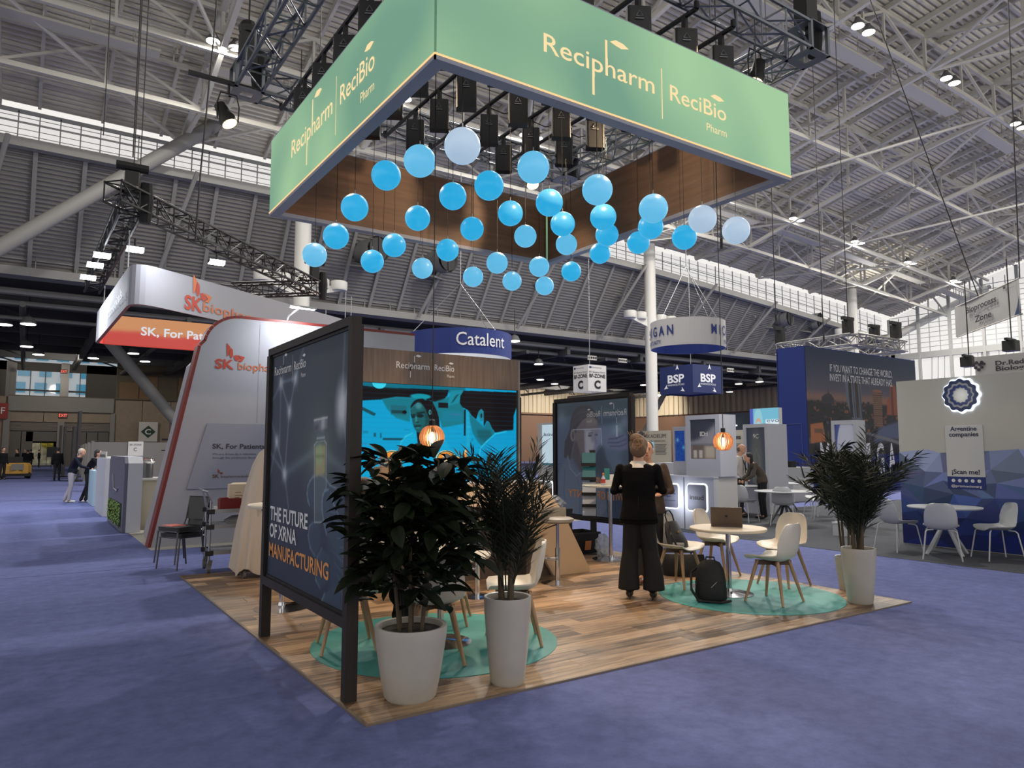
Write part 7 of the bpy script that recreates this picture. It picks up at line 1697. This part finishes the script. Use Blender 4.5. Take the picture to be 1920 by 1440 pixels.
ringw(.262, .014, .205, .012, AWX-.03, .03, mat('ribbon_navy', (36, 48, 84), .4), 'emblem_ring'); ringw(.207, .012, .165, .010, AWX-.03, .02, mat('ribbon_silver', (150, 150, 152), .4), 'emblem_ring'); ringw(.167, .010, .125, .008, AWX-.03, .03, mat('ribbon_navy2', (24, 38, 90), .4), 'emblem_ring')
lamp('POINT', 'emblem_glow', (AWX-.15, p.y, p.z), 2.5, (.9, .95, 1), .25)
# sign card on the wall ('Scan me', code left out)
a, b = awp(1771, 800), awp(1848, 905); sy0, sy1 = a.y, b.y; zt_, zb_ = ZV(AWX-.02, sy0, 798), ZV(AWX-.02, sy0, 893)
obj('info_card', MB().box(AWX-.015, AWX-.006, sy1, sy0, zb_, zt_), mat('card_white', (196, 194, 190), .5), aw, world=True); obj('card_footer', MB().box(AWX-.016, AWX-.006, sy1, sy0, zb_-.2, zb_), mat('card_navy', (24, 44, 110), .5), aw, world=True)
nt_ = mat('card_text_navy', (34, 40, 72), .5); wd_ = sy0-sy1; D_y = (0, -1, 0)
for s, f, h, wf in (('Argentine', .89, .075, .7), ('companies', .78, .075, .78), ('¡Scan me!', .05, .08, .74)): text(aw, s, (AWX-.0165, sy0-wd_*(1-wf)/2, zb_+(zt_-zb_)*f), D_y, Z_, nt_, width=wd_*wf, height=h, bold=.02)
text(aw, '@promocionarg', (AWX-.0175, sy0-wd_*.1, zb_-.17), D_y, Z_, white, width=wd_*.8, height=.04, bold=.01)
for k, s in enumerate(('o', 'f', 'X', '>', 'in')):
    yk = sy0-wd_*(.16+.17*k); m_ = MB().lathe([(.024, 0), (.028, 0), (.028, .002), (.024, .002)], 16); obj('icon_ring', m_, white, aw, loc=V((AWX-.0165, yk, zb_-.065))-aw.location, rot=(0, -PI/2, 0)); text(aw, s, (AWX-.0175, yk+.012, zb_-.077), D_y, Z_, white, width=.024, height=.024)
# white chairs and tables
wst = mat('white_steel_tube', (196, 196, 198), .4); wsh = mat('white_shell', (184, 186, 190), .45)
def tchair(lab, x, y, rz, first=[None]):
    if first[0] is None:
        t = thing('white_chair', lab, 'chair', (x, y, GZ), rz, 'white shell chairs with thin white legs'); obj('seat_shell', (lambda me: (me.materials.clear(), me.materials.append(wsh), me)[2])(chair_shell().mesh('seat_shell', smooth=True)), None, t)
        for sx in (-1, 1):
            for sy in (-1, 1): obj('leg', MB().tube([(sx*.1, sy*.12, .43), (sx*.18, sy*.17, .425), (sx*.2, sy*.19, .40), (sx*.25, sy*.25, 0)], .010, 8), wst, t)
        first[0] = t; return t
    return dup(first[0], (x, y, GZ), rz, lab)
def xtable(lab, x, y, r, lm, rz=.3, h=.735):
    t = thing('round_table', lab, 'table', (x, y, GZ), rz); obj('table_top', MB().lathe([(r-.01, h-.03), (r, h-.015), (r-.005, h-GZ)], 48), wsh, t, smooth=True)
    for k in range(4): a = PI/4+PI/2*k; obj('leg', MB().beam((-.12*math.cos(a), -.12*math.sin(a), h-.04), (.34*math.cos(a), .34*math.sin(a), .0), .05, .03), lm, t)
    return t
p = G(1752, 1030); TXr = V((11.98, 5.62, 0))
xtable('white round table in front of the faceted wall', TXr.x, TXr.y, .52, wsh)
p = G(1762, 1045); tchair('white chair in front of the table by the faceted wall, back to the viewer', 11.42, 5.42, math.radians(-65))
tchair('white chair at the far right by the faceted wall, seen from the side', 12.0, 4.92, math.radians(50))
tchair('white chair left of the table by the faceted wall, behind the palm', 11.75, 6.25, math.radians(-110))
dkl = mat('dark_table_leg', (66, 68, 72), .5)
xtable('white round table with dark crossed legs in the middle meeting area', 13.75, 9.75, .62, dkl, .2)
xtable('second white round table behind the first in the middle meeting area', 14.9, 12.0, .62, dkl, .6)
xtable('farther white round table beside the blue tower', 17.2, 12.2, .6, dkl, .1)
for lab, px, py, rz in (('white chair with its back to the viewer in front of the dark-legged table', 1470, 985, -60), ('white chair right of the dark-legged table', 1535, 968, 75), ('white chair left of the dark-legged table', 1395, 978, -80), ('white chair behind the dark-legged table', 1430, 958, 170), ('white chair behind the second round table', 1455, 945, 200), ('white chair near the base of the blue tower', 1505, 952, 130), ('white chair beside the moon poster tower', 1545, 975, 40), ('white chair at the far side of the second round table', 1400, 950, 250)):
    g = G(px, py); tchair(lab, g.x, g.y, math.radians(rz))
t = thing('waste_bin', 'low white box bin beneath the moon poster tower', 'bin', (13.0, 7.85, GZ)); obj('bin_body', rbox(MB(), -.2, .2, -.2, .2, 0, .22, .03), wsh, t); obj('bin_rim', rbox(MB(), -.21, .21, -.21, .21, .22, .25, .03), cwt, t)
# far counter with backpack
g = G(1478, 945); t = rbox_thing('counter', 'white counter carrying a grey and red backpack at the foot of the blue tower', 'counter', 19.4, 21.2, 13.9, 14.6, 1.08, mat('counter_grey_white', (172, 172, 170), .6)); obj('drawer', MB().box(19.385, 19.4, 14.0, 14.5, .7, .9), cwt, t, world=True)
bz = 1.081; t = thing('backpack', 'grey and dark red backpack lying on the white counter', 'bag', (19.75, 14.3, bz)); obj('body', MB().eloft([(0, 0, 0, .34, .22), (0, 0, .1, .38, .25), (0, 0, .25, .3, .2), (0, 0, .32, .16, .1)], 16), mat('backpack_grey', (76, 70, 72), .8), t, smooth=True); obj('pocket', MB().eloft([(0, -.1, .0, .26, .18), (0, -.12, .12, .28, .18), (0, -.1, .16, .2, .12)], 12), mat('backpack_red', (120, 40, 36), .8), t, smooth=True)
t = thing('camera_bag', 'small black camera bag on the white counter', 'bag', (20.3, 14.1, bz)); obj('body', rbox(MB(), -.16, .16, -.1, .1, 0, .2, .04), bagm, t); obj('strap', MB().tube([(.14, -.1, .15), (.25, -.2, 0), (.35, -.25, -.4)], .02, 6), bagm, t)
# man and woman by the kiosks
mp = dict(wrL=(-.1, .06, .53), elL=(-.16, -.03, .64), wrR=(.1, .06, .53), elR=(.16, -.03, .64), head=(0, .03, .92))
p = AD(1387, 870, 17.5); person('man in a white shirt with dark tie and lanyard standing among the kiosks', p.x, p.y, -62, 1.78, mp, (206, 200, 196), (20, 20, 24), (112, 88, 68), (24, 22, 22), z=GZ, vox=.016, hairstyle='bald')
t = thing('lanyard', 'dark lanyard and badge worn by the man in the white shirt', 'badge', (p.x-.02, p.y-.17, GZ+1.0)); obj('tie', MB().prism([(-.03, 0, .42), (.03, 0, .42), (.04, -.01, .08), (0, -.01, .04), (-.04, -.01, .08)], (0, -.01, 0)), black, t, rot=(0, 0, .35)); obj('badge', MB().box(-.0, .1, -.03, -.02, 0, .12), white, t); obj('ribbon', MB().tube([(-.08, .02, .46), (0, -.02, .2), (.04, -.03, .12)], .008, 5), black, t)
fp = dict(chest=(0, .06, .70), neck=(0, .13, .79), head=(0, .19, .865), shL=(-.10, .11, .77), shR=(.10, .11, .77), elL=(-.12, .16, .62), elR=(.12, .16, .62), wrL=(-.08, .26, .55), wrR=(.08, .26, .55))
p = AD(1428, 870, 17.0); person('dark-haired woman in a grey jacket leaning forward beside the kiosks', p.x, p.y, 145, 1.66, fp, (84, 76, 70), (20, 20, 22), (24, 20, 20), (20, 18, 18), z=GZ, vox=.018, hairstyle='long', female=True, hands=False)

# ---- hanging signs in the distance ----
def ring(lab, cx, cy, z, r, h, om, im):
    t = thing('hanging_ring_sign', lab, 'hanging sign', (cx, cy, z)); N_ = 64
    m_ = MB(); mi = MB()
    for k in range(N_):
        a, b = 2*PI*k/N_, 2*PI*(k+1)/N_; A_, B_ = V((r*math.cos(a), r*math.sin(a), 0)), V((r*math.cos(b), r*math.sin(b), 0)); u = V((0, 0, h))
        m_.quadv(A_, B_, B_+u, A_+u); A2, B2 = A_*.985, B_*.985; mi.quadv(B2, A2, A2+u, B2+u); m_.quadv(A_, A2, B2, B_); m_.quadv(A_+u, B_+u, B2+u, A2+u)
    obj('outer_band', m_, om, t, smooth=False); obj('inner_band', mi, im, t)
    obj('hanger_wires', MB().tube([(0, 0, h+2.5), (0, 0, 9)], .02, 5).tube([(-r, 0, h), (0, 0, h+2.5)], .015, 5).tube([(r, 0, h), (0, 0, h+2.5)], .015, 5).tube([(0, -r, h), (0, 0, h+2.5)], .015, 5), steel, t)
    return t
Z = 6.0; pc = AD(862, 700, 33.5); rC = 97*33.5/FPX
cat = ring('solid blue round hanging sign with large white lettering', pc.x, pc.y, 6.0, rC, 1.12, mat('catalent_blue', (20, 44, 116), .6), mat('ring_inner_white', (196, 200, 206), .6, emit=.25))
cat.location.z = ZV(pc.x, pc.y-rC, 664)
aD = math.atan2(EYE.y-pc.y, EYE.x-pc.x)
wrap_text(cat, 'Catalent', aD+.44, rC, .36, 2.45, .60, prn_w, .005)
pm_ = AD(1291, 700, 31.0); rM = 69*31/FPX; zM = ZV(pm_.x, pm_.y, 655)
mr = ring('white round hanging sign with spaced blue capitals', pm_.x, pm_.y, zM, rM, 1.15, mat('ring_white', (182, 180, 178), .6), bl)
aD = math.atan2(EYE.y-pm_.y, EYE.x-pm_.x)
wrap_text(mr, 'MICHIGAN', aD-1.28, rM, .46, 2.9, .42, bl, .02, 1.6); wrap_text(mr, 'MICHIGAN', aD+1.55, rM, .46, 2.9, .42, bl, .02, 1.6); wrap_text(mr, 'PURE OPPORTUNITY', aD-1.35, rM, .12, 1.9, .17, bl, .01); wrap_text(mr, 'PURE OPPORTUNITY', aD+1.75, rM, .12, 1.9, .17, bl, .01)
# blue cube
Zc = 5.5; cx_, cy_ = 36.6, 32.6
cu = thing('hanging_cube_sign', 'dark blue cube sign with white lettering and arrow marks', 'hanging sign', (cx_+1.5, cy_+1.5, Zc)); cb = mat('cube_navy', (24, 38, 84), .6); zt_ = ZV(cx_, cy_, 682)
obj('left_face', MB().box(cx_, cx_+.05, cy_+.05, cy_+3, Zc, zt_), cb, cu, world=True); obj('right_face', MB().box(cx_, cx_+3, cy_, cy_+.05, Zc, zt_), cb, cu, world=True); obj('back_faces', MB().box(cx_+2.95, cx_+3, cy_+.05, cy_+3, Zc, zt_).box(cx_+.05, cx_+2.95, cy_+2.95, cy_+3, Zc, zt_).box(cx_+.05, cx_+2.95, cy_+.05, cy_+2.95, Zc+.1, Zc+.15), cb, cu, world=True)
for org, xd in (((cx_-.01, cy_+2.25, Zc+.75), (0, -1, 0)), ((cx_+.75, cy_-.01, Zc+.75), X_)):
    text(cu, 'BSP', org, xd, Z_, prn_w, width=1.5, height=.55, bold=.03); text(cu, 'PHARMACEUTICALS', V(org)+V((0, 0, -.22)), xd, Z_, prn_w, width=1.5, height=.13)
    m_ = MB()
    for (u, v, rot) in ((.9, 1.0, 90), (-.15, -.3, 210), (1.35, -.55, 330)):
        pts = []
        for (a, b) in ((.22, 0), (-.16, .15), (-.06, 0), (-.16, -.15)): r_ = math.radians(rot); pts.append((u+a*math.cos(r_)-b*math.sin(r_), v+a*math.sin(r_)+b*math.cos(r_)))
        poly2(m_, pts, org, xd, Z_, .01)
    obj('arrow_marks', m_, prn_w, cu, world=True)
obj('hanger_wires', MB().tube([(0, 0, zt_-Zc), (0, 0, 9)], .02, 5), steel, cu)
# zone cube
cx_, cy_ = G(1103, 733, 5).x, G(1103, 733, 5).y
zc = thing('hanging_cube_sign', 'white cube sign reading BF-ZONE C', 'hanging sign', (cx_+.8, cy_+.8, 5.0)); zm = mat('zone_white', (196, 194, 190), .6); sL = AX(1075, 728, cx_).y-cy_; sR = AY(1137, 728, cy_).x-cx_; zt_ = ZV(cx_, cy_, 683)
obj('left_face', MB().box(cx_, cx_+.04, cy_+.04, cy_+sL, 5, zt_), zm, zc, world=True); obj('right_face', MB().box(cx_, cx_+sR, cy_, cy_+.04, 5, zt_), zm, zc, world=True); obj('back_faces', MB().box(cx_+sR-.04, cx_+sR, cy_+.04, cy_+sL, 5, zt_).box(cx_+.04, cx_+sR-.04, cy_+sL-.04, cy_+sL, 5, zt_), zm, zc, world=True)
for org, xd, wd_ in (((cx_-.01, cy_+sL, 5), (0, -1, 0), sL), ((cx_, cy_-.01, 5), X_, sR)):
    o_ = V(org); x_ = V(xd); h_ = zt_-5
    text(zc, 'C', o_+x_*wd_*.33+V((0, 0, h_*.12)), xd, Z_, black, width=wd_*.34, height=h_*.3, bold=.05); text(zc, 'BF-ZONE', o_+x_*wd_*.06+V((0, 0, h_*.52)), xd, Z_, black, width=wd_*.88, height=h_*.14, bold=.03); text(zc, 'BIO Business Forum', o_+x_*wd_*.06+V((0, 0, h_*.7)), xd, Z_, dkt, width=wd_*.88, height=h_*.07); text(zc, 'Partnering', o_+x_*wd_*.22+V((0, 0, h_*.88)), xd, Z_, dkt, width=wd_*.5, height=h_*.05)
    m_ = MB(); poly2(m_, [(wd_*.06, h_*.87), (wd_*.18, h_*.87), (wd_*.18, h_*.94), (wd_*.06, h_*.94)], org, xd, Z_, .004); obj('corner_mark', m_, navy, zc, world=True)
obj('hanger_wires', MB().tube([(0, 0, zt_-5), (0, 0, 8)], .02, 5), steel, zc)
# bioprocess banner
a, b = AD(1795, 632, 29), AD(1917, 588, 24); t = thing('hanging_banner', 'white hanging banner reading Bioprocess Zone at upper right', 'banner', (a+b)/2); u = b-a; 
ta, tb = AD(1792, 576, 29), AD(1912, 521, 24); bm_ = mat('banner_fabric', (168, 166, 164), .8, noise=.06, nscale=2); m_ = MB()
N_ = 12
for k in range(N_+1):
    f = k/N_; off = V((.05*math.sin(f*9), .05*math.cos(f*7), 0)); m_.v += [tuple(a.lerp(b, f)+off), tuple(ta.lerp(tb, f)+off)]
for k in range(N_): m_.f.append((2*k, 2*k+2, 2*k+3, 2*k+1))
obj('fabric', m_, bm_, t, world=True); obj('top_rod', MB().tube([ta, tb], .025, 8), wpaint, t, world=True); obj('bottom_rod', MB().tube([a, b], .025, 8), wpaint, t, world=True)
ux = u.normalized(); nn = ux.cross(V(Z_)).normalized(); nn = nn if nn.dot(EYE-a) > 0 else -nn; Lb = u.length; up = (ta-a).normalized(); Hb = (ta-a).length
for s, x_, y_, w__, h_ in (('Bioprocess', .22, .60, .48, .2), ('Zone', .36, .22, .26, .2)): text(t, s, a + ux*Lb*x_ + up*Hb*y_ + nn*.09, ux, up, dkt, width=Lb*w__, height=Hb*h_, bold=.02)
m_ = MB(); poly2(m_, [(Lb*.93, 0), (Lb, 0), (Lb, Hb*.5), (Lb*.97, Hb*.2)], a+nn*.08, ux, up, .0); m8 = MB(); poly2(m8, [(Lb*.8, Hb*.86), (Lb*.83, Hb*.86), (Lb*.83, Hb*.93), (Lb*.8, Hb*.93)], a+nn*.08, ux, up, 0); obj('corner_mark', m8, dkt, t, world=True); obj('corner_print', m_, mat('banner_blue', (50, 70, 100), .6), t, world=True)
text(t, 'International Convention', a+ux*Lb*.8+up*Hb*.8+nn*.09, ux, up, dkt, width=Lb*.15, height=Hb*.03)
obj('hanger_wires', MB().tube([tb, tb+V((-2, -1, 12))], .02, 5).tube([ta.lerp(tb, .4), ta.lerp(tb, .4)+V((-3, 2, 12))], .02, 5), black, t, world=True)
# doctor's booth sign behind the faceted wall
t = thing('booth_wall', 'tall pale booth wall with heart mark and dark lettering behind the faceted wall', 'wall panel', (24, 7, GZ)); xd_ = 22.0; ya, yb_ = AX(1835, 845, xd_).y, AX(1990, 845, xd_).y; zt_ = ZV(xd_, ya, 670)
obj('panel', rbox(MB(), xd_, xd_+.4, yb_, ya, GZ, zt_, .1), mat('pale_wall', (174, 172, 170), .6), t, world=True)
text(t, 'Dr.Reddy’s', (xd_-.01, AX(1877, 845, xd_).y, ZV(xd_, ya, 689)), (0, -1, 0), Z_, dkt, width=1.05, height=.13, bold=.02); text(t, 'Biologics', (xd_-.01, AX(1877, 845, xd_).y, ZV(xd_, ya, 699)), (0, -1, 0), Z_, dkt, width=.95, height=.13, bold=.02)
m_ = MB()
for k, (u_, v_) in enumerate(((0, 0), (.08, .06), (-.08, .06), (.13, .15), (-.12, .15), (.03, .14), (.08, .2), (-.05, .2))): m_.tube([(xd_-.02, AX(1845, 845, xd_).y-u_, ZV(xd_, ya, 694)+v_), (xd_-.01, AX(1845, 845, xd_).y-u_, ZV(xd_, ya, 694)+v_)], .045, 10)
obj('heart_mark', m_, dkt, t, world=True)
for i, (px, py, D_) in enumerate(((1815, 680, 26), (1895, 650, 24))):
    p = AD(px, py, D_); t = thing('hanging_lamp', ['black stage lamp cluster hanging right of the blue tower', 'black hoist hanging above the pale wall at right'][i], 'lamp', p); obj('lamp_head', rbox(MB(), -.2, .25, -.2, .2, -.15, .2, .05), black, t); obj('bracket', MB().box(-.35, .35, -.05, .05, .2, .28).tube([(.1, 0, .28), (.1, 0, 3)], .02, 5), black, t)
# extra low booths behind filling the middle distance
for i, (px0, px1, pyt, xp, c) in enumerate(((1100, 1160, 805, 28, (120, 116, 116)), (600, 690, 690, 0, (0, 0, 0)))):
    if xp == 0: continue
    wall_x('booth_wall', 'grey booth wall far behind the mirrored picture', px0, px1, pyt, xp, mat('far_booth_%d' % i, c, .7))
